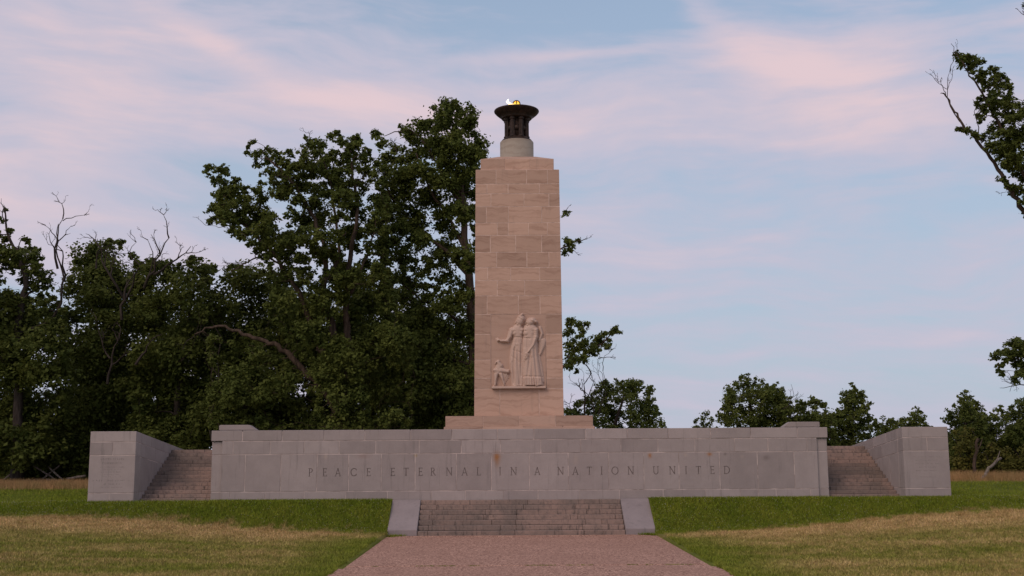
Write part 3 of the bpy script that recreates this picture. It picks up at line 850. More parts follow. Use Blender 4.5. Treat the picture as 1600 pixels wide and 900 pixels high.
class Relief:
    def __init__(s, u0, u1, v0, v1, step=4.0):
        s.u, s.v = np.meshgrid(np.arange(u0, u1 + step, step), np.arange(v0, v1 + step, step))
        s.h = np.zeros_like(s.u)
    def add(s, h, k=0.0):
        s.h = np.maximum(s.h, h)
    def cap(s, a, b_, r0, r1, H0, H1=None):
        """rounded limb from a to b"""
        H1 = H0 if H1 is None else H1
        dx, dy = b_[0] - a[0], b_[1] - a[1]; L = dx * dx + dy * dy + 1e-9
        t = np.clip(((s.u - a[0]) * dx + (s.v - a[1]) * dy) / L, 0, 1)
        d = np.hypot(s.u - a[0] - t * dx, s.v - a[1] - t * dy) / (r0 + (r1 - r0) * t)
        s.add((H0 + (H1 - H0) * t) * np.sqrt(np.clip(1 - d ** 2, 0, 1)) ** 0.8)
    def ell(s, c, rx, ry, H, ang=0.0):
        ca, sa = math.cos(ang), math.sin(ang)
        x, y = s.u - c[0], s.v - c[1]
        d = np.hypot((x * ca + y * sa) / rx, (-x * sa + y * ca) / ry)
        s.add(H * np.sqrt(np.clip(1 - d ** 2, 0, 1)) ** 0.8)
    def robe(s, rows, H, folds, fd, lean=0.0, power=2.6, fold_from=0.0):
        """drapery between left and right contours rows = [(v, left, right)]"""
        v = np.array([r[0] for r in rows]); l = np.interp(s.v, v, [r[1] for r in rows]); r = np.interp(s.v, v, [r[2] for r in rows])
        t = (s.u - l) / (r - l) * 2 - 1
        base = np.clip(1 - np.abs(t) ** power, 0, 1) ** 0.5
        inside = (np.abs(t) < 1) & (s.v >= v[0]) & (s.v <= v[-1])
        ph = t * folds + lean * (s.v - v[0]) / 100.0
        f = (np.sin(ph) * 0.6 + np.sin(ph * 2.3 + 1.0) * 0.4) * fd * np.clip((s.v - v[0] - fold_from) / 120, 0, 1)
        s.add(np.where(inside, H * base + f * base, 0))
    def carve(s, a, b_, w, depth):
        dx, dy = b_[0] - a[0], b_[1] - a[1]; L = dx * dx + dy * dy + 1e-9
        t = np.clip(((s.u - a[0]) * dx + (s.v - a[1]) * dy) / L, 0, 1)
        d = np.hypot(s.u - a[0] - t * dx, s.v - a[1] - t * dy) / w
        s.h = np.where(s.h > .01, np.maximum(s.h - depth * np.exp(-d * d), 0.01), s.h)
    def mesh(s, origin):
        h = s.h
        k = np.ones((3, 3)); pad = np.pad(h, 1, mode='edge')
        sm = sum(pad[i:i + h.shape[0], j:j + h.shape[1]] for i in range(3) for j in range(3)) / 9
        h = np.where(h > 0, 0.55 * h + 0.45 * sm, sm * 0.4)
        x, z = panel_xy(s.u, s.v)
        hy = np.array([SYC - shaft_half(zz)[1] for zz in z[:, 0]])[:, None]
        co = np.stack([x - origin[0], hy + 0.020 - h - origin[1], z - origin[2]], -1).reshape(-1, 3)
        n, m = h.shape
        ok = h > 0.004
        i, j = np.meshgrid(np.arange(n - 1), np.arange(m - 1), indexing='ij')
        keep = (ok[:-1, :-1] | ok[1:, :-1] | ok[:-1, 1:] | ok[1:, 1:])
        q = np.stack([i * m + j, (i + 1) * m + j, (i + 1) * m + j + 1, i * m + j + 1], -1)[keep]
        used, inv = np.unique(q.ravel(), return_inverse=True)
        return mesh_np(co[used], inv.reshape(-1, 4), 4, 'relief', True)

def build_relief():
    zc = (PZ0 + PZ1) / 2
    hyc = SYC - shaft_half(zc)[1]
    x0, x1 = PX0 + .008, PX1 - .008
    yb, yt = SYC - shaft_half(PZ0)[1] + .014, SYC - shaft_half(PZ1)[1] + .014
    pan = hexblock('relief_panel', [(x0, yb, PZ0), (x1, yb, PZ0), (x1, yb + .5, PZ0), (x0, yb + .5, PZ0), (x0, yt, PZ1), (x1, yt, PZ1), (x1, yt + .5, PZ1), (x0, yt + .5, PZ1)], M['panel'], shaft, 0.008)
    S = 0.34      # overall depth scale, metres
    def put(name, r, u, v, label=None):
        x, z = panel_xy(u, v); o = (x, hyc, z)
        ob = obj(name, r.mesh(o), M['carved'], pan, o)
        if label: ob['label'] = label
    # the woman on the left, arm held out
    a = Relief(140, 470, 60, 812)
    a.robe([(300, 334, 428), (330, 326, 430), (440, 300, 436), (560, 290, 440), (680, 303, 436), (800, 312, 440)], .60 * S, 5.5, .085 * S, 0.5, 2.8)
    a.cap((375, 235), (378, 310), 56, 46, .62 * S)                        # chest and waist
    a.ell((350, 268), 30, 34, .645 * S); a.ell((402, 268), 30, 34, .645 * S)
    a.cap((330, 240), (420, 236), 24, 22, .60 * S)                        # shoulders
    a.cap((318, 238), (296, 300), 28, 24, .58 * S)                        # sleeve
    a.cap((300, 300), (268, 346), 21, 17, .58 * S); a.cap((276, 348), (205, 346), 17, 12, .56 * S)
    a.ell((186, 338), 20, 11, .50 * S, .1)
    for k in range(4): a.cap((178, 334 + k * 5), (158 + k * 3, 322 + k * 9), 5.5, 4.5, .40 * S, .14 * S)
    a.cap((182, 334), (172, 316), 5.5, 4.5, .42 * S, .16 * S)
    a.cap((392, 224), (396, 190), 22, 20, .56 * S)                        # neck
    a.ell((398, 150), 38, 48, .70 * S); a.ell((412, 125), 38, 40, .72 * S)
    a.cap((400, 108), (424, 76), 22, 12, .62 * S)                         # crest of the hair
    a.cap((368, 148), (357, 163), 9, 7, .55 * S, .30 * S); a.ell((372, 180), 14, 12, .60 * S)
    a.carve((372, 146), (388, 146), 5, .04 * S); a.carve((362, 176), (376, 177), 4, .07 * S)
    a.carve((388, 118), (448, 150), 6, .08 * S); a.carve((396, 96), (446, 128), 6, .07 * S)
    for u in (340, 356, 372, 388, 404): a.carve((u, 318), (u - 4, 368), 5, .07 * S)
    a.carve((330, 310), (428, 312), 6, .10 * S)
    a.carve((344, 420), (330, 770), 9, .11 * S); a.carve((368, 400), (388, 780), 10, .12 * S); a.carve((318, 560), (346, 790), 7, .09 * S); a.carve((405, 380), (410, 700), 7, .09 * S)
    a.carve((330, 440), (420, 470), 7, .06 * S); a.carve((312, 500), (390, 560), 7, .06 * S)
    a.cap((335, 800), (352, 806), 16, 14, .45 * S)
    put('carved_woman', a, 370, 800, 'carved woman holding out her arm')
    # the woman on the right
    c = Relief(400, 668, 95, 815)
    c.cap((600, 212), (618, 275), 16, 17, .34 * S); c.cap((618, 275), (592, 342), 17, 14, .34 * S)      # wreath on her arm
    c.robe([(325, 585, 655), (350, 582, 662), (400, 584, 650), (490, 588, 606)], .26 * S, 4, .06 * S, .2)
    c.robe([(470, 578, 592), (620, 592, 622), (760, 604, 640)], .22 * S, 3, .03 * S)
    c.robe([(300, 426, 572), (340, 418, 574), (500, 413, 584), (620, 414, 602), (712, 416, 618), (796, 414, 630)], .84 * S, 4.5, .085 * S, -.3, 2.8)
    c.robe([(708, 416, 618), (730, 415, 622), (792, 416, 628)], .92 * S, 26, .10 * S, 0, 5, -80)
    c.cap((500, 240), (500, 320), 72, 66, .84 * S)
    c.ell((462, 272), 36, 40, .865 * S); c.ell((516, 272), 36, 40, .865 * S)
    c.cap((456, 236), (560, 236), 24, 26, .80 * S)
    c.cap((556, 246), (556, 310), 28, 26, .90 * S); c.cap((556, 310), (530, 390), 26, 20, .98 * S); c.cap((530, 390), (478, 462), 19, 14, 1.0 * S)
    c.ell((462, 480), 20, 22, 1.0 * S)
    for k in range(4): c.cap((452 + k * 7, 492), (444 + k * 8, 540 - abs(k - 1) * 8), 5.0, 4.0, .98 * S)
    c.cap((474, 478), (482, 506), 5, 4, 1.0 * S)
    c.cap((494, 222), (500, 186), 24, 22, .76 * S)
    c.ell((498, 160), 40, 46, .90 * S); c.ell((522, 148), 42, 38, .93 * S); c.ell((558, 156), 16, 20, .78 * S)
    c.cap((466, 158), (455, 172), 9, 7, .70 * S, .40 * S); c.ell((472, 190), 15, 12, .80 * S)
    c.carve((468, 154), (484, 154), 5, .04 * S); c.carve((460, 186), (474, 187), 4, .08 * S)
    c.carve((500, 122), (560, 140), 6, .10 * S); c.carve((490, 140), (545, 172), 6, .08 * S); c.carve((540, 140), (545, 180), 5, .10 * S)
    c.carve((426, 318), (500, 326), 6, .12 * S)
    for u in (436, 452, 470): c.carve((u, 330), (u - 3, 420), 6, .08 * S)
    for k in range(5): c.carve((520, 250 + k * 17), (582, 258 + k * 18), 5, .06 * S)
    c.carve((500, 470), (470, 700), 10, .12 * S); c.carve((540, 430), (560, 700), 10, .12 * S); c.carve((440, 560), (436, 705), 8, .10 * S); c.carve((515, 520), (520, 700), 8, .10 * S)
    for k in range(9): c.carve((438 + k * 19, 716), (436 + k * 21, 790), 4.5, .14 * S)
    c.carve((416, 706), (620, 710), 6, .12 * S)
    c.cap((555, 800), (590, 786), 15, 12, .85 * S); c.cap((430, 800), (450, 802), 14, 12, .7 * S)
    put('carved_woman', c, 510, 800, 'carved woman standing in front, pleated hem')
    # the eagle at their feet
    e = Relief(120, 310, 530, 812, 3.0)
    e.cap((190, 600), (180, 650), 34, 40, .46 * S); e.cap((150, 640), (170, 660), 22, 28, .52 * S)
    e.cap((176, 556), (200, 596), 17, 28, .50 * S); e.cap((160, 556), (180, 552), 9, 17, .48 * S); e.cap((160, 560), (148, 574), 9, 6, .40 * S, .18 * S)
    e.cap((205, 640), (272, 655), 30, 20, .54 * S); e.cap((262, 650), (290, 636), 14, 8, .40 * S, .16 * S)
    for k in range(4): e.cap((214 + k * 14, 668), (246 + k * 11, 764 - k * 16), 10, 7, .30 * S, .14 * S)
    e.cap((158, 680), (152, 735), 22, 13, .48 * S); e.cap((152, 735), (147, 785), 11, 9, .46 * S); e.cap((205, 680), (222, 735), 22, 13, .48 * S); e.cap((222, 735), (236, 785), 11, 9, .46 * S)
    for q in (146, 238):
        for k in (-1, 0, 1): e.cap((q, 786), (q + k * 13, 802), 8, 6, .40 * S, .20 * S)
    for k in range(5): e.carve((212 + k * 14, 630), (224 + k * 15, 672), 3.5, .08 * S)
    for k in range(3): e.carve((140 + k * 14, 650), (168 + k * 14, 668), 4, .06 * S)
    e.carve((160, 552), (172, 552), 4, .03 * S)
    put('carved_eagle', e, 200, 800, 'carved eagle at the feet of the women')
    lx0, lz1 = panel_xy(112, 801); lx1, lz0 = panel_xy(652, 824)
    yl = SYC - shaft_half(lz1)[1]
    block('ledge', lx0, lx1, yl - .22, yl + .06, lz0, lz1, M['carved'], pan, 0.012)
build_relief()

# ------------------------------------------------------------------ bronze fire bowl
def build_brazier():
    t = thing('fire_bowl', 'dark bronze fire bowl on fluted columns with a small gas flame, atop the shaft', 'brazier', (0, SYC, 17.885))
    Z = 17.886
    obj('base_ring', lathe([(.72, 0), (.72, .07), (.69, .10), (.64, .12), (.62, .17), (.60, .17)], 48), M['bronze'], t, (0, SYC, Z))
    obj('inner_drum', lathe([(.44, .10), (.44, 1.16)], 32), M['soot'], t, (0, SYC, Z))
    proto = None
    for i in range(8):
        an = PI / 8 + i * PI / 4
        if proto is None:
            vs, fs = [], []; n = 20
            zs = [(.17, .155), (.22, .15), (.24, .118), (1.00, .112), (1.02, .14), (1.08, .15), (1.135, .155)]
            for z, r in zs:
                for k in range(n):
                    a2 = 2 * PI * k / n; rr = r * (1 - .13 * (k % 2) * (1 if 1.01 > z > .23 else 0))
                    vs.append((rr * math.cos(a2), rr * math.sin(a2), z))
            for j in range(len(zs) - 1):
                for k in range(n):
                    k2 = (k + 1) % n; fs.append((j * n + k, j * n + k2, (j + 1) * n + k2, (j + 1) * n + k))
            fs.append(tuple(range(n))[::-1]); fs.append(tuple((len(zs) - 1) * n + k for k in range(n)))
            proto = mesh_from(vs, fs)
        obj('column', proto, M['bronze'], t, (.50 * math.cos(an), SYC + .50 * math.sin(an), Z))
    for i in range(8):
        an = i * PI / 4
        co = lathe([(.02, -.03), (.09, -.02), (.12, .0), (.10, .03), (.05, .05), (.02, .055)], 16)
        co.transform(Matrix.Rotation(R(90), 4, 'X') @ Matrix.Identity(4))
        co.transform(Matrix.Rotation(an + PI / 2, 4, 'Z'))
        obj('boss', co, M['bronze'], t, (.49 * math.cos(an), SYC + .49 * math.sin(an), Z + .62))
    bowl = lathe([(.58, 1.12), (.69, 1.13), (.73, 1.17), (.72, 1.20), (.86, 1.29), (.99, 1.40), (1.06, 1.48), (1.075, 1.52), (1.065, 1.55), (1.02, 1.55), (.96, 1.50), (.80, 1.40), (.4, 1.30), (.02, 1.28)], 64, True)
    obj('bowl', bowl, M['bronze'], t, (0, SYC, Z))
    # burner: a short pipe with a hooded ring above it
    obj('burner', lathe([(.16, 1.20), (.16, 1.30), (.10, 1.34), (.10, 1.78), (.13, 1.80), (.13, 1.84), (.02, 1.85)], 24), M['soot'], t, (0, SYC, Z))
    w = Wood(); pts = [(.165 * math.cos(a), 0, 1.90 + .165 * math.sin(a)) for a in np.linspace(-.25, PI + .25, 15)]
    w.tube(pts, [.030] * 15, 8); pts = [(0, y, z) for _, y, z in [(0, .165 * math.cos(a), 1.90 + .165 * math.sin(a)) for a in np.linspace(-.25, PI + .25, 15)]]
    w.tube(pts, [.026] * 15, 8)
    obj('hood', w.mesh(), M['soot'], t, (0, SYC, Z))
    prof = [(.02, 1.80), (.12, 1.82), (.145, 1.90), (.12, 1.98), (.06, 2.03), (.01, 2.05)]
    fl = lathe(prof, 20)
    obj('flame_core', fl, M['flame_core'], t, (0, SYC, Z))
    w = Wood()
    path = [(-.02, -.02, 1.82), (-.14, -.03, 1.81), (-.26, -.03, 1.85), (-.36, -.03, 1.93), (-.44, -.03, 2.02), (-.41, -.03, 2.09), (-.37, -.02, 2.15)]
    w.tube(path, [.075, .085, .07, .055, .05, .03, .004], 10)
    path = [(-.36, -.03, 1.93), (-.46, -.02, 1.98), (-.50, -.02, 2.04)]
    w.tube(path, [.04, .035, .004], 8)
    obj('flame', w.mesh(), M['flame'], t, (0, SYC, Z))

def flame_mat(name, c0, c1, zlo, zhi, power):
    def fn(b, p, out):
        e = b.n('ShaderNodeEmission'); z = b.sep(b.n('ShaderNodeTexCoord').outputs['Object'])[2]
        b.link(b.mix(b.ramp(z, zlo, zhi), c0, c1), e.inputs[0]); e.inputs[1].default_value = power
        b.link(e.outputs[0], out.inputs[0])
    return material(name, fn)
M['flame_core'] = flame_mat('flame_core', (1.0, 0.62, 0.10), (1.0, 0.38, 0.03), 1.82, 2.06, 1.6)
M['flame'] = flame_mat('flame', (1.0, 0.60, 0.18), (1.0, 0.86, 0.70), 1.80, 2.0, 2.4)
build_brazier()

# ------------------------------------------------------------------ trees: limb lines and crown clumps in metres
TREES = [
 {'name':'oak_tree','label':'tallest dark green oak, its crown against the left edge of the shaft','cat':'tree','group':'trees of the wood behind the memorial','base':(-2.43,19,1.6),'limbs':[([(-2.43,19,1.6),(-2.47,19,8.79),(-2.62,19,12.23),(-2.92,19,15.73),(-3.2,19,18.88),(-3.39,19,21.28),(-3.55,19,23.7)],.42,.06),([(-2.54,19,6.9),(-1.15,20,7.32),(.96,20,7.7),(2.84,19,8.3),(4.56,19,9.21),(6.15,19,10.57)],.16,.03),([(-2.58,19,11.84),(-.55,20,13.53),(1.8,20,14.9),(3.08,19,15.54),(3.9,19,15.81),(4.44,19,15.97)],.1,.01),([(-2.73,19,13.78),(-4,19,15.15),(-5.35,19,16.33),(-6.71,19,17.71),(-7.89,19,19.3)],.17,.04),([(-2.92,19,15.34),(-4.01,19,17.3),(-5.17,19,19.29),(-5.96,19,21.29)],.14,.04),([(-3.16,19,18.09),(-4.4,19,20.08),(-5.38,19,21.89),(-6.36,19,22.7),(-7.92,19,22.42)],.12,.02),([(-2.54,19,10.31),(-3.99,19,11.47),(-5.52,19,12.24),(-6.87,19,13.41)],.14,.04),([(-2.5,19,8.41),(-3.98,19,8.79),(-5.5,19,8.8)],.12,.03),([(-2.58,19,11.08),(-.15,20,13.92),(2.22,20,17.09),(3.03,19,17.47)],.06,.01)],'clumps':[(-3.96,17.84,23.94,.52),(-4.24,17.25,23.24,.64),(-3.53,18.54,23.88,.57),(-2.87,17.48,23.22,.6),(-2.48,17.09,22.51,.56),(-3.92,18.57,23.08,.73),(-3.23,20.84,23.23,.84),(-4.89,20.32,23.7,.58),(-5.36,20.17,23.45,.5),(-5.68,17.78,22.53,.56),(-6.38,19.16,22.46,.49),(-2.24,18.02,21.72,.64),(-4.33,17.56,21.87,.8),(-3.36,17.27,21.19,.88),(-2.5,17.74,20.73,.8),(-2.03,20.88,21.79,.38),(-6.89,20.45,23.33,.38),(-6.08,20.35,22.4,.58),(-5.36,20.32,21.85,.75),(-4.33,17.65,20.52,.8),(-3.2,18.16,20.26,.89),(-2.4,19.56,20.22,.66),(-6.92,20.02,21.37,.58),(-7.53,20.56,22.05,.38),(-8.51,20.67,22.99,.34),(-7.71,17.18,21.5,.4),(-7.72,19.47,21.02,.58),(-6.42,19.76,20.89,.66),(-7.98,19.03,20.1,.57),(-6.79,17.58,19.53,.72),(-5.75,18.88,20.06,.82),(-4.29,17.19,19.04,.87),(-3.23,20.91,19.54,.93),(-2.43,20.61,19.06,.59),(-7.36,19.21,18.95,.74),(-6.07,18.12,18.69,.81),(-5.29,20.8,18.71,.84),(-3.87,19.32,17.97,.9),(-2.75,20.68,17.86,.59),(-8.04,20.53,18.25,.63),(-6.64,19.04,17.72,.74),(-5.71,18.62,17.04,.73),(-4.03,19.44,16.6,.74),(-8.21,18.7,16.87,.65),(-6.86,17.51,16.31,.72),(-5.86,18.14,15.77,.73),(-4.46,20.38,15.4,.75),(-3.08,16.99,14.78,.59),(-7.62,17,15.18,.71),(-6.74,19.56,15.06,.74),(-2.62,18.03,14.01,.32),(-4.39,19.15,14,.66),(-3.41,18.87,13.37,.57),(-5.48,18.31,14.26,.65),(-8.07,21.19,14.55,.76),(-6.18,17.66,13.39,.72),(-4.92,18.62,12.57,.65),(-3.74,17.69,11.87,.64),(-6.33,19.58,12.33,.74),(-5.44,18.02,10.97,.81),(-4.33,18.37,10.63,.81),(-3.19,20.09,10.43,.58),(-6.2,18.21,9.87,.81),(-4.95,19.26,9.39,.9),(-3.68,20.78,8.94,.76),(-5.73,17.24,8.11,.88),(-4.25,17.07,7.35,.87),(-3.03,17.81,7.02,.56),(-6.34,20.17,6.79,.92),(-4.95,19.51,5.99,.91),(-3.54,17.84,5.55,.8),(-5.79,18.26,5.02,.81),(-4.26,17.58,4.7,.72),(3.14,18.82,17.51,.24),(3.12,16.99,15.4,.36),(3.48,19.87,15.55,.25),(3.98,20.74,16.15,.17),(3.19,21,15.59,.25),(3.32,20.03,11.05,.37),(3.29,21.02,10.49,.38),(3.94,16.88,10.5,.36),(3.86,18.07,10.1,.32),(3.55,21.05,9.71,.55),(3.22,20.21,8.86,.5),(4.27,18.61,9.47,.49),(5,20.95,9.93,.46),(4.79,19.53,9.17,.37),(5.46,20.4,10.1,.38),(5.51,18.09,9.42,.28),(6,17.64,10.39,.28),(5.81,18.75,10.17,.24),(3.69,17.4,8.62,.36),(3.3,18.48,8.26,.28),(3.72,21.03,8.14,.17),(4.01,18.26,8.77,.32),(-3.43,17.91,18.92,.52),(-7.02,20.1,16.94,.5),(-7.45,17.17,17.77,.28),(-6.47,18.37,18.67,.46),(-5.36,16.83,19.54,.68),(-3.26,20.19,18.37,.47),(-6.46,18.92,20.13,.51),(-6.7,20.65,15.5,.5),(-7.33,16.93,14.39,.33),(-4.22,19.43,15.89,.67),(-5.11,18.93,21.32,.51),(-2.88,16.53,14.51,.69),(-6.05,19.91,17.05,.69),(-4.09,20.15,20.23,.73),(-2.41,16.65,16.28,.25),(-2.88,20.44,21.45,.74),(-4.19,19.75,21.81,.5),(-4.31,18.96,17.54,.66),(-2.66,18.69,20.25,.45),(-7.05,17.46,15.38,.66),(-2.86,16.55,17.15,.68),(-6.68,18.39,16.63,.54),(-7.8,20.11,17.6,.33),(-2.96,17.22,16.86,.48),(-5.78,18.38,15.88,.59),(-7.24,17.54,17.45,.55),(-3.48,19.34,19.68,.52),(-7.38,20.52,17.47,.72),(-5.09,20.21,18.9,.71),(-3.46,17.57,21.15,.38),(-6.71,18.13,19.46,.68),(-5.29,16.31,15.24,.48),(-7.95,18.63,19.47,.18),(-7.96,20.06,16.26,.22),(-8,20.02,14.43,.18),(-7.62,16.62,18.09,.14),(-7.84,18.21,18.94,.26),(-7.56,16.65,17.36,.15),(-7.81,18.17,19.25,.15),(-7.94,20.32,19.64,.18),(-7.6,17.55,14.87,.21),(-8.09,20.02,15.36,.24),(-7.88,20.5,15.62,.2),(-7.92,19.9,16.66,.17),(-7.79,17.19,19.25,.15),(-8.15,20.34,16.48,.26),(-7.94,20.36,19.33,.26),(-8,20.69,15.48,.2),(-7.52,16.35,18.92,.12),(-7.52,16.32,17.37,.19),(-7.79,17.58,18.62,.17),(-7.7,18.58,17.59,.15),(-7.81,18.17,15.39,.26),(-7.66,16.71,19.03,.23),(-7.06,19.12,20.97,.13),(-6.19,19.24,21.24,.16),(-4.92,19.07,22.22,.11),(-4.7,18.55,21.78,.2),(-7.03,18.72,20.81,.14),(-4.92,19.34,21.98,.13),(-6.98,16.58,19.8,.12),(-5.34,18.22,21.49,.26),(-6.87,16.9,20.27,.11),(-7.61,16.76,19.8,.11),(-4.93,19.65,22.15,.22),(-5.49,17.73,21.06,.24),(-5.56,17.79,21.17,.22),(-6.06,17.52,21,.23),(-3.7,18.88,22.06,.24),(-4.06,16.82,21.34,.24),(-4.01,19.12,22.08,.11),(-2.65,16.61,20.92,.12),(-4.38,20.5,22.37,.14),(-3.32,16.99,21.26,.13),(-2.57,19.68,21.91,.26),(-2.45,18.7,21.52,.24),(-3.4,18.17,21.62,.25),(-3.91,17.64,21.46,.2),(-2.19,17.88,21.25,.24),(-2.34,19.64,16.69,.21),(-2.15,18.61,18.89,.25),(-2.21,18.66,14.94,.2),(-2.08,17.39,17.45,.11),(-2.27,19.05,16.34,.2),(-2.31,17.05,19.53,.22),(-2.19,18.42,14.96,.26),(-2.27,19.17,15.75,.24),(-2.22,18.69,17.17,.22),(-2.27,18.85,21.59,.16),(-2.19,18.81,14.87,.15),(-2.19,17.15,18.55,.16),(-2.23,20.51,14.5,.15),(-2.19,19.31,16.49,.17),(-2.43,19.49,20.36,.26),(-2.22,20.5,20.05,.21),(-2.31,18.29,15.21,.14),(-2.38,17.76,17.69,.15),(-2.35,17.64,14.51,.11),(-2.34,17.69,14.28,.13),(-2.18,17.62,14.31,.18),(-2.28,17.69,20.54,.26),(-2.3,17.22,19.86,.12),(-2.32,18.43,14.31,.21),(-2.36,17.59,14.52,.13),(-2.38,17.92,15.99,.13),(-2.41,19.22,20.3,.16),(-4.24,17.69,14.82,.26),(-2.76,20.1,14.34,.26),(-3.61,19.81,15.09,.25),(-3.65,17.75,14.42,.12),(-2.84,19.97,14.55,.19),(-3.37,17.08,14.22,.23),(-3.9,16.72,14.57,.13),(-2.81,20.68,14.83,.21),(-2.94,16.44,13.97,.25),(-4.9,16.32,14.2,.13),(-4.64,20.12,15.05,.23),(-7.33,16.31,14.04,.15),(-6.92,19.18,14.65,.16),(-6.01,18.75,14.64,.12),(-4.3,17.28,14.59,.17),(-4.74,17.38,14.61,.24),(-6.03,20.56,14.9,.14),(-6.39,18.03,14.33,.22),(-4.38,17.36,14.58,.12),(-4.58,18.24,14.94,.17),(-5.47,19.52,15,.16),(-6.57,17.58,14.06,.25),(-5.16,16.69,14.4,.18),(-3.28,17.53,12.32,.32),(-3.66,19.56,8.48,.9),(-5.92,19.72,10.36,.8),(-4.49,17.79,8.93,.86),(-5.17,16.74,6.81,.68),(-7.35,19.46,10,.36),(-5.05,16.83,6.75,.79),(-5.79,16.68,7.32,.83),(-5.58,19.71,5.36,.61),(-2.55,17.15,5.54,.48),(-3.04,17.24,6.99,.7),(-3.68,17.77,5.59,.75),(-4.28,19.09,5.24,.67),(-4.12,16.98,7.31,.63),(-6.59,17.46,9.01,.84),(-5.59,16.47,9.4,.68),(-2.97,17.23,12.04,.46),(-5.78,19.19,11.06,.81),(-3.32,18.76,4.83,.87),(-3.6,18.6,10.25,.73),(-3.56,19.79,6.47,.88),(-3.48,16.32,7.29,.63),(-4.2,17.33,11.51,.76),(-2.88,18.74,10.64,.59),(-3.12,17.64,6.5,.61),(-3.11,20.11,8.37,.67),(-7.21,17.09,7.83,.34),(-5.89,20.04,8.38,.77),(-7.14,19.13,11.18,.61),(-2.93,18.91,10.37,.8),(-5.71,19.97,11.67,.66),(-4.96,17.93,9.84,.59),(-2.95,17.55,7.62,.84),(-5.28,17.95,6.12,.86),(-7.21,19.14,12.14,.35),(-5.23,19.48,5.78,.75),(-7.57,18.72,7.93,.21),(-7.84,19.37,7.07,.2),(-7.52,18.86,12.21,.23),(-7.63,19.31,5.86,.26),(-7.32,16.71,10.45,.2),(-7.7,19.52,9.91,.19),(-7.69,18.33,5.43,.18),(-7.53,17.51,5.51,.23),(-7.36,16.72,11,.19),(-7.49,18.63,7.18,.17),(-7.45,17.08,9.71,.24),(-7.42,17.65,7.69,.26),(-7.49,18.38,12.95,.16),(-7.58,17.04,4.8,.17),(-7.49,17.13,9.25,.16),(-7.22,16.5,8.94,.15),(-7.26,17.59,12.39,.23),(-7.72,19.51,9.09,.21),(-7.2,17.18,10.83,.18),(-7.27,17.27,8.95,.16),(-7.3,16.74,9.17,.12),(-7.64,18.63,9.11,.13),(-7.61,19.16,7.49,.13),(-7.32,16.95,8.66,.14),(-7.6,19.48,8.69,.21),(-7.3,16.24,5.18,.23),(-7.46,16.67,4.99,.22),(-7.36,16.58,11.31,.21),(-7.68,19.35,8.4,.16),(-7.33,16.53,9.61,.17),(-7.37,19.12,13.29,.25),(-7.43,17.04,8.26,.12),(-7.44,17.39,11.14,.18),(-7.38,16.6,11.07,.23),(-7.23,19.44,13.6,.23),(-2.5,17.68,12.54,.18),(-2.26,19.92,13.02,.13),(-5.24,18.98,13.02,.19),(-2.56,18.45,12.5,.2),(-5.95,18.04,13.03,.25),(-6.65,18.45,13.32,.14),(-5.54,18.52,13.04,.17),(-6.28,20.08,13.39,.12),(-2.99,17.08,12.34,.12),(-5.19,16.91,12.84,.17),(-3.03,20.19,12.79,.19),(-6.01,18.95,13.33,.21),(-5.14,18.73,13.01,.24),(-3.85,18.08,12.71,.21),(-2.69,16.25,12.34,.22),(-5.61,17.09,12.87,.16),(-3.12,19.41,12.97,.2),(-4.1,17.29,12.56,.17),(-5.05,18.62,13.05,.2),(-2.1,18.15,9.17,.23),(-2.03,16.89,6.61,.25),(-2.3,16.42,10.73,.12),(-2.15,16.46,10.45,.16),(-2.1,19.05,9.87,.19),(-2.28,17.15,8.78,.16),(-2.2,18.24,9.66,.18),(-2.18,18.51,9.06,.12),(-2.24,19.24,7.23,.12),(-2.22,16.84,8.03,.23),(-2.16,17.91,7.17,.14),(-2.19,19.22,4.61,.12),(-2.37,18.86,12.39,.14),(-2.27,18.1,6.15,.25),(-2.07,18.76,6.92,.24),(-2.27,19.35,12.48,.17),(-2.14,19.71,6.94,.13),(-2.17,18.32,11.87,.12),(-2.3,16.6,11.06,.11),(-2.05,16.72,7.98,.21),(-2.19,18.86,9.91,.13),(-2.18,18.92,5.24,.2),(-2.1,17.98,5.1,.1),(-2.12,18.99,4.57,.24),(-2.13,17.07,9.49,.11),(-2.06,17.78,8.19,.23),(-2.26,17.72,11.95,.19),(-2.19,19.2,5.83,.19),(-2.2,20.06,7.32,.15),(-2.18,17.3,5.56,.14),(-2.19,16.6,4.71,.16),(-6.85,17.68,4.72,.14),(-6.37,19.66,4.8,.12),(-6.23,20.18,4.54,.12),(-4.77,16.43,4.57,.13),(-3.37,17.54,4.74,.23),(-3.13,18.1,4.51,.14),(-3.78,19.78,4.62,.24),(-6.81,18.48,4.81,.17),(-4.69,17.91,4.47,.16),(-7.57,20.09,4.7,.21),(-6.55,19.13,4.49,.15),(-4.28,19.79,4.78,.18),(-6.36,19.44,4.66,.17),(-7.75,20.13,4.55,.14),(-7.28,18.93,4.8,.21),(-5.13,19.32,4.6,.16),(-5.81,18.22,4.6,.22),(-3.81,18.91,4.5,.26),(-2.57,19.95,4.79,.13),(-4.77,19.99,4.82,.24),(-6.79,19.8,4.56,.14),(-6.13,18.9,4.74,.23)],'dens':300,'mat':'oak','bark':'bark','dead':[((3.9,19,15.81),(4.48,19,16.01),.03,3),((3.11,19,17.55),(3.31,19,17.98),.02,2),((4.93,19,8.75),(5.96,19,8.82),.03,3),((-7.13,19,21.29),(-7.45,19,22.26),.03,3),((3.43,19,15.39),(3.88,19,14.92),.02,2)],'size':.22},
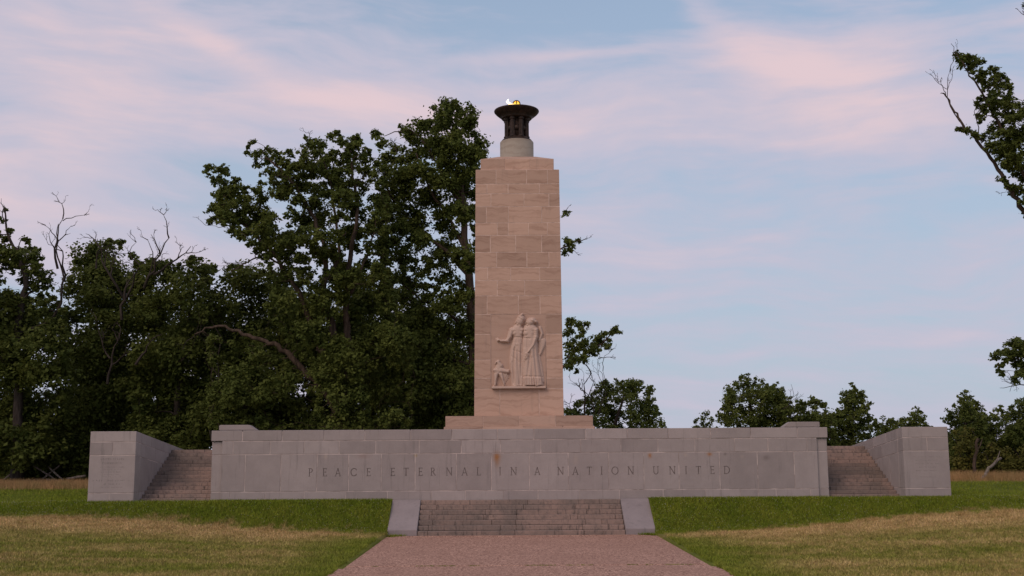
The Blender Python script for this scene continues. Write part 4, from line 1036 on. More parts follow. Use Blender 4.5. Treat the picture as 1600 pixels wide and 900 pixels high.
 {'name':'oak_tree','label':'broad many-stemmed oak with a pale leaning limb, left of the tallest tree','cat':'tree','group':'trees of the wood behind the memorial','base':(-9.52,15,1.52),'limbs':[([(-9.52,15,1.52),(-9.68,15,4.54),(-9.88,15,5.67)],.62,.46),([(-9.87,15,5.49),(-10.67,15,6.73),(-11.76,15,7.8),(-12.67,15,8.8),(-13.57,15,9.34),(-14.82,15,9.74),(-16.08,15,10.21),(-16.98,15,10.25),(-17.85,15,9.82)],.25,.04),([(-9.84,15,5.39),(-10.15,15,7.43),(-9.96,15,8.5),(-10.28,15,10.65),(-10.67,15,12.09),(-10.62,15,13.54),(-10.95,15,15.38),(-11.97,15,17.6),(-13.28,15,19.17),(-14.21,15,20.04)],.3,.05),([(-9.94,15,7.08),(-10.82,15,9.04),(-11.46,15,10.65),(-12.21,15,12.28),(-13.14,15,13.74),(-13.89,15,14.73),(-15.18,15,15.95),(-16.48,15,16.88)],.24,.04),([(-9.7,15,5.67),(-9.29,15,8.49),(-9.46,15,10.64),(-9.5,15,12.81),(-9.2,15,14.63),(-8.95,15,16.84),(-9.27,15,19.08),(-9.47,15,20.39)],.27,.05),([(-9.48,15,11.72),(-8.82,15,13.17),(-8.13,15,15),(-7.79,15,16.84)],.12,.03),([(-10.68,15,12.82),(-9.92,15,14.27),(-10.14,15,16.48),(-10.54,15,18.71),(-11.11,15,20.21)],.14,.04),([(-13.14,15,13.74),(-14.06,15,14.29),(-14.77,15,14.11),(-15.58,15,13.64),(-16.01,15,13.39)],.07,.02)],'clumps':[(-17.35,14.96,19.33,.31),(-17.45,14.57,18.93,.19),(-16.7,14.44,19.11,.34),(-17.09,17.35,19.79,.32),(-17.21,15.86,18.95,.35),(-16.93,16.55,18.74,.43),(-16.21,15.87,18.76,.35),(-15.34,12.92,17.42,.45),(-16.44,14.73,17.74,.34),(-16.83,14.22,17.15,.3),(-17.94,17.44,17.49,.28),(-16.93,15.98,17.39,.43),(-15.88,14.3,17.02,.49),(-15.43,15.06,17.44,.54),(-17.44,17.04,16.87,.32),(-17.22,15.15,16.36,.23),(-16.67,16.07,16.74,.43),(-15.56,14.28,16.17,.49),(-14.94,14.62,16.6,.57),(-15.11,16.39,16.23,.55),(-14.98,13.44,15.38,.37),(-16.13,15.91,15.95,.35),(-14.77,16.77,16.88,.47),(-14.78,17.57,16.28,.6),(-14.22,15.15,15.05,.46),(-13.67,15.59,15.5,.54),(-13.48,17.57,15.51,.56),(-13.85,16.53,14.86,.43),(-13.03,16.92,15.95,.48),(-15.21,15.13,20.79,.23),(-14.44,13.09,20.36,.15),(-15.68,16.7,20.7,.24),(-14.2,12.89,19.65,.26),(-14.47,16.11,20.68,.35),(-13.51,13.92,19.93,.3),(-14.45,16.6,20.2,.35),(-14.77,15.74,19.82,.31),(-13.38,15.06,19.86,.31),(-12.92,14.89,20.19,.27),(-12.85,13.95,19.27,.34),(-14.58,17.6,19.84,.36),(-13.62,15.29,18.95,.39),(-13.47,17.39,19.71,.44),(-12.17,13.02,18.88,.41),(-11.67,12.53,19.54,.33),(-11.54,13.31,20.19,.34),(-11.33,14.06,20.62,.34),(-11.56,17.52,21.38,.4),(-11.58,13.07,20.6,.15),(-11.43,15.11,20.24,.46),(-11.24,16.85,20.41,.51),(-11.72,13.98,19.35,.45),(-10.23,13.91,20.95,.3),(-9.88,13.5,20.98,.22),(-9.67,12.68,20.22,.33),(-9.54,15.43,21.01,.35),(-9.13,15.32,21.2,.31),(-8.66,13.52,20.24,.34),(-9.41,15.32,20.48,.35),(-8.49,15.01,20.21,.35),(-8.83,16.01,20.1,.35),(-10.17,13.67,19.66,.45),(-9.58,13.58,19.45,.45),(-9.48,16.96,19.89,.52),(-8.52,15.97,19.33,.43),(-8.13,16.34,20.11,.31),(-10.95,14.19,18.95,.53),(-12.26,15.43,18.83,.5),(-12.84,14.37,18.2,.42),(-10.51,15.94,19.13,.55),(-12.01,17.37,18.73,.6),(-9.62,14.94,18.5,.54),(-10.74,14.77,17.91,.54),(-8.82,16.05,18.59,.51),(-13.24,14.98,17.79,.35),(-12.38,14.31,17.37,.49),(-9.59,12.52,17.02,.52),(-11.9,16.66,17.6,.55),(-9.07,15.05,17.41,.54),(-8.38,16.81,18,.43),(-12.52,14.19,16.61,.38),(-11.16,17,17.29,.56),(-12.24,16.6,16.64,.55),(-9.74,13.61,16.18,.53),(-9.06,16.45,16.78,.51),(-7.64,12.62,16.03,.33),(-11.16,15.75,16.08,.54),(-9.61,16.46,15.96,.55),(-12.32,16.15,15.68,.51),(-10.05,13.91,15.09,.53),(-8.22,14.23,15.58,.45),(-11.08,13.35,14.52,.49),(-9.5,17.06,15.2,.52),(-12.71,15.48,14.44,.39),(-10.51,16.46,14.61,.51),(-8.12,14.95,14.69,.46),(-11.83,14.65,14.15,.46),(-11.38,17.3,14.23,.48),(-9.88,17.27,14.1,.48),(-8.71,16.26,14.04,.47),(-7.63,15.78,14.4,.39),(-13.18,17.03,13.89,.44),(-11.53,14.08,13.11,.45),(-8.51,14.06,12.66,.45),(-7.92,16.49,13.4,.47),(-10.4,15.91,13.25,.39),(-7.89,16.38,12.27,.51),(-13.35,16.12,12.82,.39),(-10.66,14.98,12.17,.77),(-6.72,13.06,8.44,.62),(-7.04,14.03,11.41,.59),(-9.26,15.22,9.08,.77),(-9.93,15.15,12.97,.36),(-9.58,13.29,8.6,.79),(-9.86,13.21,9.14,.65),(-11.98,15.56,10.89,.66),(-6.65,12.7,4.98,.61),(-8.49,14.6,5.29,.34),(-8.61,15.73,8.25,.8),(-12.33,13.2,11.41,.61),(-6.48,12.41,9.53,.76),(-6.55,16.55,6.68,.82),(-9.45,15.91,7.96,.56),(-9.1,15.44,10.98,.6),(-7.16,15.58,6.54,.57),(-11.45,15.85,9.07,.59),(-9.2,14.39,12.75,.38),(-9.5,16.32,7.58,.65),(-8.35,16.51,7.09,.86),(-7.57,15.4,10.05,.85),(-6.38,15.52,8.57,.72),(-8.73,12.53,8.35,.75),(-10.8,13.09,9.42,.64),(-13.14,14.73,11.79,.59),(-8.04,15.75,11.71,.73),(-11.34,12.45,9.85,.56),(-8.81,16.23,11.4,.57),(-12.24,16.29,13,.44),(-6.74,12.48,8.87,.61),(-9.47,15.48,10.47,.6),(-11.44,15.43,11.02,.77),(-6.22,13.61,9.06,.7),(-12,14.79,9.09,.33),(-10.68,13.09,9.87,.65),(-11,14.18,11.62,.78),(-9.79,16.27,10.06,.75),(-12.82,14.14,10.55,.35),(-10.44,14.47,7.99,.77),(-10.5,13.74,11.1,.7),(-8.02,15.31,9.32,.77),(-9.54,14.52,12.03,.62),(-10.47,13.99,7.95,.77),(-13.55,14.64,11.68,.12),(-13.34,15.05,12.87,.17),(-13.64,16.4,12.76,.14),(-12.83,13.63,12.81,.13),(-13.16,13.13,11.65,.17),(-13.41,13.36,11.25,.23),(-13.43,13.41,11.23,.2),(-13.41,14.65,12.5,.16),(-9.91,12.83,13.04,.21),(-10.38,13.1,12.89,.14),(-12.24,14.28,13.32,.23),(-9.51,12.33,12.64,.18),(-12.79,14,13.26,.14),(-10,16.24,13.24,.23),(-11.82,13.53,13.16,.2),(-10.62,14.88,13.39,.17),(-10.8,15.27,13.21,.25),(-8.76,15.37,13.45,.2),(-10.03,16.54,13.35,.16),(-12.5,14.55,13.03,.15),(-9.35,13.17,12.75,.24),(-13.1,15.52,13.16,.18),(-12.2,12.92,12.91,.14),(-12.71,14.19,12.99,.17),(-9.65,12.54,12.88,.2),(-8.86,13.23,12.89,.1),(-9.87,13.53,12.87,.14),(-7.86,14.96,13.13,.21),(-13.22,16.21,13.43,.25),(-11.74,12.63,12.71,.12),(-8.45,16.5,13.34,.15),(-6.47,13.7,11.16,.22),(-7.05,13.56,12.79,.21),(-6.3,12.44,10.65,.19),(-6.42,13.62,10.81,.2),(-6.66,12.31,11.48,.12),(-6.1,13.92,10.57,.16),(-7.01,15.46,12.21,.18),(-6.72,14.64,11.71,.12),(-6.29,13.35,11.15,.13),(-7.21,16.54,12.81,.11),(-7.41,16.2,13.04,.17),(-7.03,15.01,12.22,.22),(-6.69,13.48,11.7,.15),(-6.3,13.98,10.66,.18),(-7.09,12.63,12.43,.18),(-5.84,15.58,6.63,.24),(-5.77,15.09,5.52,.11),(-6.01,15.34,6.05,.21),(-5.86,15.21,6.45,.21),(-5.86,14.38,8.54,.15),(-5.77,14.5,7.97,.22),(-5.75,13.92,9.7,.14),(-5.69,13.56,6.41,.17),(-5.67,12.64,7.09,.15),(-6.01,14.92,7.7,.2),(-5.95,14.79,9.72,.23),(-5.91,16.33,9.25,.2),(-5.85,14.2,8.9,.18),(-6.09,16.65,9.74,.21),(-5.6,12.62,7.81,.12),(-5.78,14.43,6.18,.22),(-5.92,14.49,9.51,.22),(-5.85,14.89,4.91,.24),(-6.03,16.15,5.11,.22),(-6,14.77,7.03,.15),(-5.98,15.25,9.34,.24),(-6.15,16.04,9.13,.15),(-7.86,16.6,4.82,.24),(-7.72,12.83,4.56,.21),(-8.46,15.93,4.78,.24),(-7.12,14.03,4.66,.2),(-7.51,15.45,4.54,.12),(-7.67,15.84,4.92,.13),(-6.92,12.72,4.83,.17),(-6.88,12.53,4.74,.13),(-8.33,16.23,4.61,.24),(-7.27,14.64,4.67,.13),(-8.68,15.92,4.72,.19),(-5.9,12.86,4.68,.2),(-8.87,14.62,6.16,.13),(-9.17,14.77,6.39,.2),(-8.5,12.73,4.93,.12),(-8.88,15.14,5.34,.18),(-8.97,13.44,6.83,.23),(-9.05,15.04,5.75,.16),(-8.49,12.98,4.83,.15),(-8.8,15.34,5.68,.14),(-8.72,14.82,4.85,.14),(-8.93,15.55,5.06,.24),(-10.11,15.13,7.52,.24),(-9.41,15.77,7.17,.18),(-10.28,12.32,7.59,.11),(-9.99,12.72,7.34,.21),(-9.73,14.07,7.33,.15),(-9.29,14.1,7.15,.2),(-10.01,14.46,7.42,.16),(-10.99,14.97,7.94,.17),(-11.83,13.79,8.98,.19),(-10.78,13.57,7.67,.24),(-11.52,13.55,8.46,.21),(-11.02,13.74,8.07,.15),(-10.84,14.5,7.83,.18),(-11.97,16.32,8.73,.21),(-12.12,13.2,9.46,.22),(-12.71,15.81,9.56,.22),(-12.67,15.34,9.34,.23),(-11.61,14.17,8.58,.13),(-13.55,14.93,11.26,.21),(-13.71,15.21,10.98,.19),(-12.99,16.03,9.92,.13),(-12.89,12.56,10.3,.16),(-13.17,14.81,10.83,.14),(-13.49,14.25,11.04,.1),(-13.33,13.53,10.95,.15),(-13.41,16.15,10.65,.21),(-12.58,13.51,9.93,.22),(-10.31,14.3,14.22,.6),(-10.67,16.08,18.69,.65),(-13.38,12.26,15.81,.47),(-11.26,15.38,19.38,.54),(-11.44,13.72,18.76,.43),(-15.87,12.98,16.01,.43),(-11.41,12.63,15.04,.52),(-14.12,13.15,15.4,.54),(-14.24,15.98,15.75,.46),(-9.77,16.21,13.66,.59),(-14.59,15.39,16.29,.5),(-10.11,16.5,14.31,.47),(-14.47,15.4,16.99,.51),(-15.06,14.58,16.88,.39),(-11.97,16.15,18.4,.57),(-9.71,15.88,13.06,.63),(-10.44,12.17,14.72,.62),(-12.29,16.33,16.67,.49),(-14.27,13.99,17.71,.25),(-16.24,14.95,17.51,.53),(-11.22,15.35,14.54,.4),(-9.02,15.36,13.13,.46),(-12.74,14.55,14.11,.46),(-11.79,13.32,13.89,.4),(-7.48,12.37,13.03,.42),(-14.27,14.57,17.62,.41),(-11.22,14.22,17.19,.4),(-9.71,14.81,18.02,.48),(-12.38,14.08,14.91,.61),(-7.81,15.08,17.13,.61),(-9.47,15.95,15.74,.5),(-9.01,13.47,12.99,.51),(-9.56,13.22,18.63,.47),(-7.44,13.63,12.75,.51),(-13.22,14.32,17.75,.5),(-13.73,15.12,14.7,.45),(-8.09,16.29,16.35,.42),(-9.55,12.31,16.91,.57),(-15.67,15.65,15.78,.22),(-9.44,15.23,17.02,.54),(-11.49,16.34,16.68,.45),(-13.65,16.86,18.94,.66),(-12.59,12.77,14.43,.39),(-9.32,16.88,15.63,.54),(-16.62,14.29,17.67,.19),(-16.36,13.39,17.25,.24),(-16.35,13.94,16.68,.16),(-16.41,13.32,16.6,.18),(-16.87,15.68,17.62,.17),(-16.34,13.16,16.38,.18),(-16.05,12.59,17.18,.12),(-16.01,12.28,17.24,.12),(-16.5,16.24,18.54,.2),(-16.03,16.46,18.56,.18),(-14.84,14.77,18.12,.11),(-15.92,12.22,17.56,.2),(-14.94,13.72,17.9,.19),(-15.46,12.58,17.4,.15),(-17.17,15.86,18.06,.24),(-14.71,12.75,17.44,.14),(-13.39,13.5,18.55,.11),(-13.3,15.81,19.32,.14),(-14.16,14.08,18.16,.23),(-12.67,13.09,18.58,.16),(-13.63,16.14,19.26,.12),(-14.15,16.64,19.02,.23),(-13.24,14.05,18.87,.1),(-14.5,15.01,18.29,.1),(-14.15,12.55,17.54,.19),(-9.56,13.83,19.78,.17),(-10.48,12.45,19.19,.12),(-9.76,15.28,20.1,.17),(-9.83,16.45,20.47,.16),(-9.2,15.3,20.04,.18),(-12.4,15.32,19.62,.21),(-10.3,12.19,19.02,.15),(-12,15.34,19.57,.18),(-11.8,13.9,19.3,.14),(-12.35,13.93,19.3,.21),(-12.41,15.51,19.52,.17),(-9.15,13.15,19.58,.15),(-12.77,16.3,19.61,.22),(-11.19,12.94,19,.18),(-9.3,15.35,20.29,.21),(-12.9,15.07,19.52,.23),(-8.54,14.35,19.83,.11),(-7.69,14.06,18.28,.17),(-7.37,12.47,17.52,.19),(-8.05,14.45,18.81,.19),(-8.44,13.96,19.59,.24),(-7.73,12.96,18.34,.2),(-7.38,12.19,17.73,.22),(-8.6,14.01,19.8,.18),(-9.04,14.92,20.17,.1),(-7.93,13.73,18.32,.18),(-7.56,16.25,15.62,.17),(-7.39,14.77,17.45,.2),(-7.36,15.59,17.66,.11),(-7.13,15.19,12.59,.16),(-7.24,14.07,12.9,.17),(-7.26,15.66,13.57,.19),(-7.1,13.56,16.78,.22),(-7.01,13.15,15.22,.18),(-7.01,13.67,13.14,.17),(-7.32,15.32,14.17,.13),(-7.18,12.68,15.32,.1),(-7.2,12.72,15.4,.1),(-7.44,15.69,13.45,.11),(-7.23,14.37,14.47,.1),(-7.18,13.36,15.64,.16),(-7.26,16.27,13.03,.11),(-7.5,16.38,17.48,.21),(-7.05,12.73,16.06,.16),(-7.38,14.27,15.38,.2),(-7.36,15.85,17.69,.21),(-7.4,15.97,14.61,.12),(-7.95,12.6,12.38,.13),(-11.49,13.71,12.68,.1),(-8.18,14.49,12.62,.19),(-8.9,12.27,12.2,.17),(-9.2,16.4,13.12,.25),(-11.51,13.37,12.67,.1),(-11.9,13.77,12.61,.16),(-11.39,13.43,12.55,.18),(-11.31,13.68,12.81,.22),(-7.63,15.36,12.57,.24),(-9.68,15.91,13.03,.12),(-11.85,14.62,12.64,.21),(-8.73,13.22,12.47,.21),(-10.26,16.78,12.86,.24),(-10.56,13.22,12.66,.13),(-9.88,14.89,12.86,.17),(-10.6,16.28,13.13,.14),(-9.65,14.71,12.61,.12),(-10.73,14.13,12.77,.13),(-7.66,15.78,12.7,.14),(-12.85,16.03,13.1,.19),(-7.08,12.46,12.34,.22),(-7.08,13.14,12.47,.17),(-7.71,13.89,12.34,.22),(-14.45,16.74,14.31,.13),(-14.04,13.21,14.59,.23),(-13.99,13.89,14.08,.23),(-13.45,15.94,13.08,.17),(-13.71,15.2,13.39,.12),(-13.43,12.34,13.74,.11),(-13.27,12.48,13.42,.16),(-14.82,16.13,14.78,.25),(-13.32,12.9,13.49,.11),(-13.21,12.56,13.44,.14),(-14.45,12.96,14.61,.23),(-15.1,12.45,15.16,.2),(-16.18,15.68,15.98,.23),(-14.33,12.57,14.61,.2),(-16.86,16.49,16.69,.23),(-15.58,15.17,15.4,.11),(-16.67,16.09,16.62,.15),(-16.14,13.54,15.9,.12),(-16.28,16.37,16.04,.15),(-14.55,12.27,14.8,.16),(-8.56,12.88,6.11,.7),(-8.99,12.93,7.16,.55),(-9.95,12.92,7.61,.68),(-9.72,12.71,4.72,.59),(-9.45,12.34,5.94,.6),(-9.34,12.78,7.84,.63),(-9.08,12.77,5.08,.54),(-8.61,13.11,5.24,.73),(-9.84,13.02,6.62,.68),(-10.54,12.58,5.53,.2),(-10.32,12.4,5.34,.12),(-10.49,13.26,6.72,.14),(-10.56,13.27,7.83,.22),(-10.51,12.33,6.4,.2),(-10.45,12.39,5.57,.23),(-10.56,12.67,7.39,.22),(-10.45,12.45,5.56,.19),(-10.32,12.62,5.21,.16),(-10.32,12.38,5.63,.14),(-10.3,12.39,7.46,.12),(-10.4,12.34,8.25,.13),(-10.61,12.85,5.97,.12),(-10.6,13.05,5.8,.16),(-10.63,13.29,7.16,.21),(-10.48,12.95,6.15,.11),(-10.49,12.89,6.27,.16),(-9.72,12.79,8.19,.14),(-10.45,13.22,8.45,.23),(-8.93,13.11,8.52,.22),(-10.54,13.03,8.57,.13),(-10.41,12.87,8.21,.14),(-9.54,12.76,8.41,.2),(-10.07,12.57,8.5,.23),(-9.92,12.62,8.45,.14),(-9.3,12.8,8.5,.19),(-8.23,13.3,6.84,.16),(-8.01,12.81,5.98,.21),(-7.98,13.13,5.23,.2),(-8.33,13.08,6.77,.12),(-8.59,12.99,8.31,.16),(-8.29,12.84,6.48,.23),(-8.28,12.65,7.18,.12),(-8.28,12.41,6.61,.22),(-7.95,12.42,4.86,.24),(-8.07,12.49,5.49,.15),(-8.28,12.62,7.94,.16),(-7.97,12.5,4.56,.12),(-8,12.36,4.99,.2),(-7.98,13.14,5.59,.15),(-7.87,12.85,4.92,.13),(-8.15,12.56,7.24,.21),(-8.2,12.49,7.51,.22),(-8.97,13.03,4.54,.13),(-8.94,13.02,4.56,.16),(-8.37,12.89,4.42,.23),(-9.89,12.43,4.63,.14),(-8.08,13.21,4.52,.15),(-9.86,13.14,4.49,.11),(-8.62,12.54,4.52,.17),(-9.46,13.11,4.43,.23),(-8.36,13.05,4.49,.12),(-8.28,12.55,4.61,.12),(-8,12.93,4.73,.17),(-12.89,15.77,6.74,.62),(-13.68,13.88,6.35,.68),(-15.1,13.07,6.4,.62),(-14.25,16.49,4.75,.66),(-15.86,14.92,6.05,.56),(-14.74,15.06,8.04,.62),(-15.37,15.22,4.92,.65),(-14.04,13.53,8.42,.37),(-14.18,15.72,7.25,.8),(-16.29,14.73,6.71,.57),(-14.38,15.83,5.93,.58),(-16.01,15.18,5.54,.81),(-14.56,14.89,4.8,.83),(-11.43,16.79,5.17,.32),(-15.19,13.62,6.43,.68),(-15.18,13.58,7.36,.64),(-14.4,15.23,7.08,.65),(-12.43,13.3,7.13,.65),(-17.19,16.86,8.69,.41),(-11.68,16.06,4.73,.83),(-13.28,14.36,6.6,.72),(-12.01,16.46,5.94,.66),(-16.78,14.8,6.15,.16),(-17.12,15.66,5.65,.12),(-17.01,15.24,9.13,.2),(-16.76,15.18,5.35,.22),(-17.05,15.22,9.56,.14),(-16.89,15.75,5.07,.16),(-17.05,15.44,7.06,.2),(-16.75,14.79,5.01,.22),(-16.51,13.4,8.35,.17),(-16.78,14.76,8.17,.11),(-16.73,14.56,4.71,.1),(-17.14,15.24,9.48,.14),(-16.68,14.28,9.67,.14),(-17.22,15.99,6.95,.16),(-16.95,15.52,5.2,.13),(-16.88,15.02,6.6,.14),(-17,15.58,6.69,.21),(-16.63,13.87,6.28,.15),(-16.34,13.53,6.3,.17),(-17.32,16.37,8.78,.1),(-16.21,16.69,9.56,.24),(-15.12,16.35,9.38,.2),(-14.17,14.95,9,.24),(-14.21,15.69,8.69,.12),(-16.75,14.2,9.41,.23),(-14.92,15.36,9.27,.22),(-13.66,13.06,8.68,.17),(-17.09,16.33,9.7,.23),(-14.62,13.95,8.91,.12),(-14.54,13.88,8.77,.1),(-16.52,13.77,9.62,.23),(-14.54,14.73,8.95,.14),(-16.34,14.86,9.58,.12),(-16.92,16.36,9.66,.14),(-13.41,15.19,8.33,.16),(-12.48,14.44,7.83,.24),(-12.16,16.5,7.54,.24),(-13.26,14.61,8.45,.24),(-13.35,15.35,8.42,.17),(-13.16,14.13,8.29,.13),(-13.27,14.89,8.39,.25),(-12.88,16.42,7.87,.1),(-12.18,16.43,7.7,.12),(-14.05,16.49,8.7,.25),(-11.82,14.08,7.32,.21),(-11.09,15.48,5.2,.17),(-11.64,15.12,7.05,.16),(-11.21,13.89,6.7,.18),(-11.35,16.45,5.33,.25),(-11.36,15.84,6.11,.23),(-11.27,14.44,6.49,.18),(-11.36,16.4,5.42,.14),(-11.38,17,5.29,.21),(-11.43,14.27,6.67,.15),(-11.14,13.34,6.6,.15),(-10.72,14.51,4.71,.18),(-12.59,16.69,4.81,.16),(-16.12,13.19,4.62,.16),(-16.38,14.13,4.88,.23),(-13.6,13.56,4.77,.21),(-12.13,15.43,4.93,.1),(-14.52,13.67,4.57,.15),(-16.09,16.6,4.98,.22),(-13.96,16.44,4.6,.11),(-16.06,15.99,4.73,.24),(-12.91,14.99,4.74,.16),(-13.8,16.88,4.81,.14),(-14.87,15.75,4.64,.24),(-12.1,15.64,4.78,.24),(-12.28,13.62,4.74,.23),(-11.04,14.75,4.84,.21),(-16.27,16.21,4.88,.2),(-11.1,14.36,4.8,.14),(-13.8,13.96,4.58,.11),(-16.15,15.03,4.76,.12),(-11.43,16.68,4.68,.17),(-16.38,15.9,4.89,.15),(-15.67,15.46,4.95,.12),(-12.85,13.97,4.55,.21),(-14.65,16,4.71,.15),(-16.53,16.08,4.64,.22)],'dens':330,'mat':'oak','bark':'bark','dead':[((-14.14,15,17.24),(-13.91,15,18.28),.03,3),((-15.2,15,16.32),(-17.46,15,16.07),.03,3),((-15.3,15,13.86),(-16.31,15,13.75),.03,3),((-11.48,15,20.21),(-11.72,15,21.42),.03,3),((-17.85,15,9.82),(-18.53,15,9.08),.03,3)],'size':.21},
 {'name':'oak_tree','label':'rounded tree below and left of the leaning oak, its top below the clouds','cat':'tree','group':'trees of the wood behind the memorial','base':(-16.31,24,1.71),'limbs':[([(-16.31,24,1.71),(-17.44,24,7.62),(-18.57,24,11.11),(-19.71,24,14.48)],.3,.04)],'clumps':[(-16.34,25.22,10.82,1.27),(-18.54,21.91,11.87,1.35),(-19.13,21.21,10.42,1.05),(-15.94,21.38,3.77,1.3),(-14.51,21.58,12.45,1.08),(-14.18,25.28,9.9,1.38),(-16.61,21.08,7.25,1.34),(-15.18,24.03,6.07,1.21),(-16.36,25.94,4.89,1.25),(-17.2,22.73,13.91,1.37),(-18.65,26.15,11.72,1.5),(-14.36,24.67,11.74,1.14),(-19.74,24.29,6.64,1.26),(-19.19,22.37,4.55,.95),(-14.24,21.15,7.72,1.08),(-15.48,25.76,13.78,1.18),(-14.36,26.64,5.89,1.26),(-19.96,23.07,7.38,.59),(-13.69,25.03,3.61,1.42),(-20.04,23.56,11.42,.71),(-15.94,21.52,9.9,1.34),(-13.3,26.76,6.82,1.39),(-16.92,24.79,12.41,1.19),(-14.45,24.93,10.85,1.28),(-14.5,23.03,6,1.18),(-19.24,24.57,5.27,1.2),(-18.75,22.86,9.63,1.23),(-20.1,25.09,8.84,.82),(-17.99,23.19,14.56,.59),(-17.87,23.68,8.96,1.17),(-18.61,26.23,10.79,1.52),(-18.93,21.84,6.94,1.27),(-11.88,22.07,4.58,.7),(-18.98,25.52,7.23,1.24),(-13.58,26.95,9.47,1.48),(-18.84,23.27,12.96,1.07),(-16.53,24.61,13.91,1.49),(-16.5,21.7,8.91,1.16),(-12.87,25.25,4.73,1.15),(-17.51,21.04,8.04,.99),(-15.28,25.9,5.03,1.32),(-17.56,23.7,9.9,1.08),(-15.18,22.04,8.81,1.05),(-12.82,22.62,12.05,.58),(-14.25,24.71,4.46,1.43),(-18.07,25.38,5.73,1.5),(-17.85,24.22,4.41,1.12),(-13.73,22.77,8.79,1.24),(-20.58,26.73,7.91,.81),(-12.44,23.45,7.95,.81),(-18.37,26.41,9,1.49),(-17.16,21.82,5.47,.97),(-19.9,21.7,13.26,.19),(-21.33,26.11,13.07,.14),(-19.49,21.03,13.33,.27),(-20.46,25.08,14.51,.27),(-20.15,22.19,12.67,.14),(-20.39,24.81,14,.27),(-19.82,23.05,14.47,.22),(-20.59,25.66,14.55,.12),(-20.55,25.8,15.01,.13),(-20.07,24.77,14.95,.19),(-19.53,24.09,15.05,.26),(-19.92,25.73,15.54,.12),(-19.25,23.96,15.11,.26),(-19.36,22.66,14.95,.13),(-17.83,24.1,15.19,.17),(-17.79,21.64,14.68,.2),(-17.92,23.57,15.12,.2),(-18.54,25.2,15.39,.16),(-17.48,26.51,15.06,.26),(-17.07,23.36,14.67,.28),(-18.22,26.17,15.6,.17),(-17.24,23.99,14.83,.22),(-15.91,23.09,14.67,.19),(-16.21,22.59,14.37,.19),(-16.39,24.48,14.78,.27),(-15.54,22.79,14.67,.27),(-15.91,24.33,15.16,.11),(-15.03,25.77,14.62,.17),(-16.04,26.77,15.18,.24),(-15.63,26.24,15.11,.14),(-14.28,22.01,13.93,.11),(-13.41,26.43,13.47,.27),(-13,23.49,13.07,.23),(-12.82,22.34,13.11,.23),(-13.92,23.68,13.9,.13),(-13.77,21.56,13.87,.19),(-14.27,25.99,14.25,.25),(-13.7,25.37,13.42,.27),(-13.85,26.36,13.71,.22),(-12.47,23.79,11.64,.26),(-12.35,24.82,9.84,.14),(-12.01,23.65,10.19,.19),(-12.56,26.04,10.08,.27),(-12.53,23.68,11.54,.19),(-13.11,25.47,13.38,.13),(-12.42,25.94,9.66,.28),(-12.53,26.51,9.86,.15),(-13.13,26.02,13.14,.24),(-12.37,22.56,11.46,.28),(-12.34,21.61,12.57,.19),(-12.16,23.01,11.11,.17),(-13.29,26,12.95,.23),(-12.07,23.47,10.34,.12)],'dens':260,'mat':'wood','bark':'darkbark','dead':[],'size':.25},
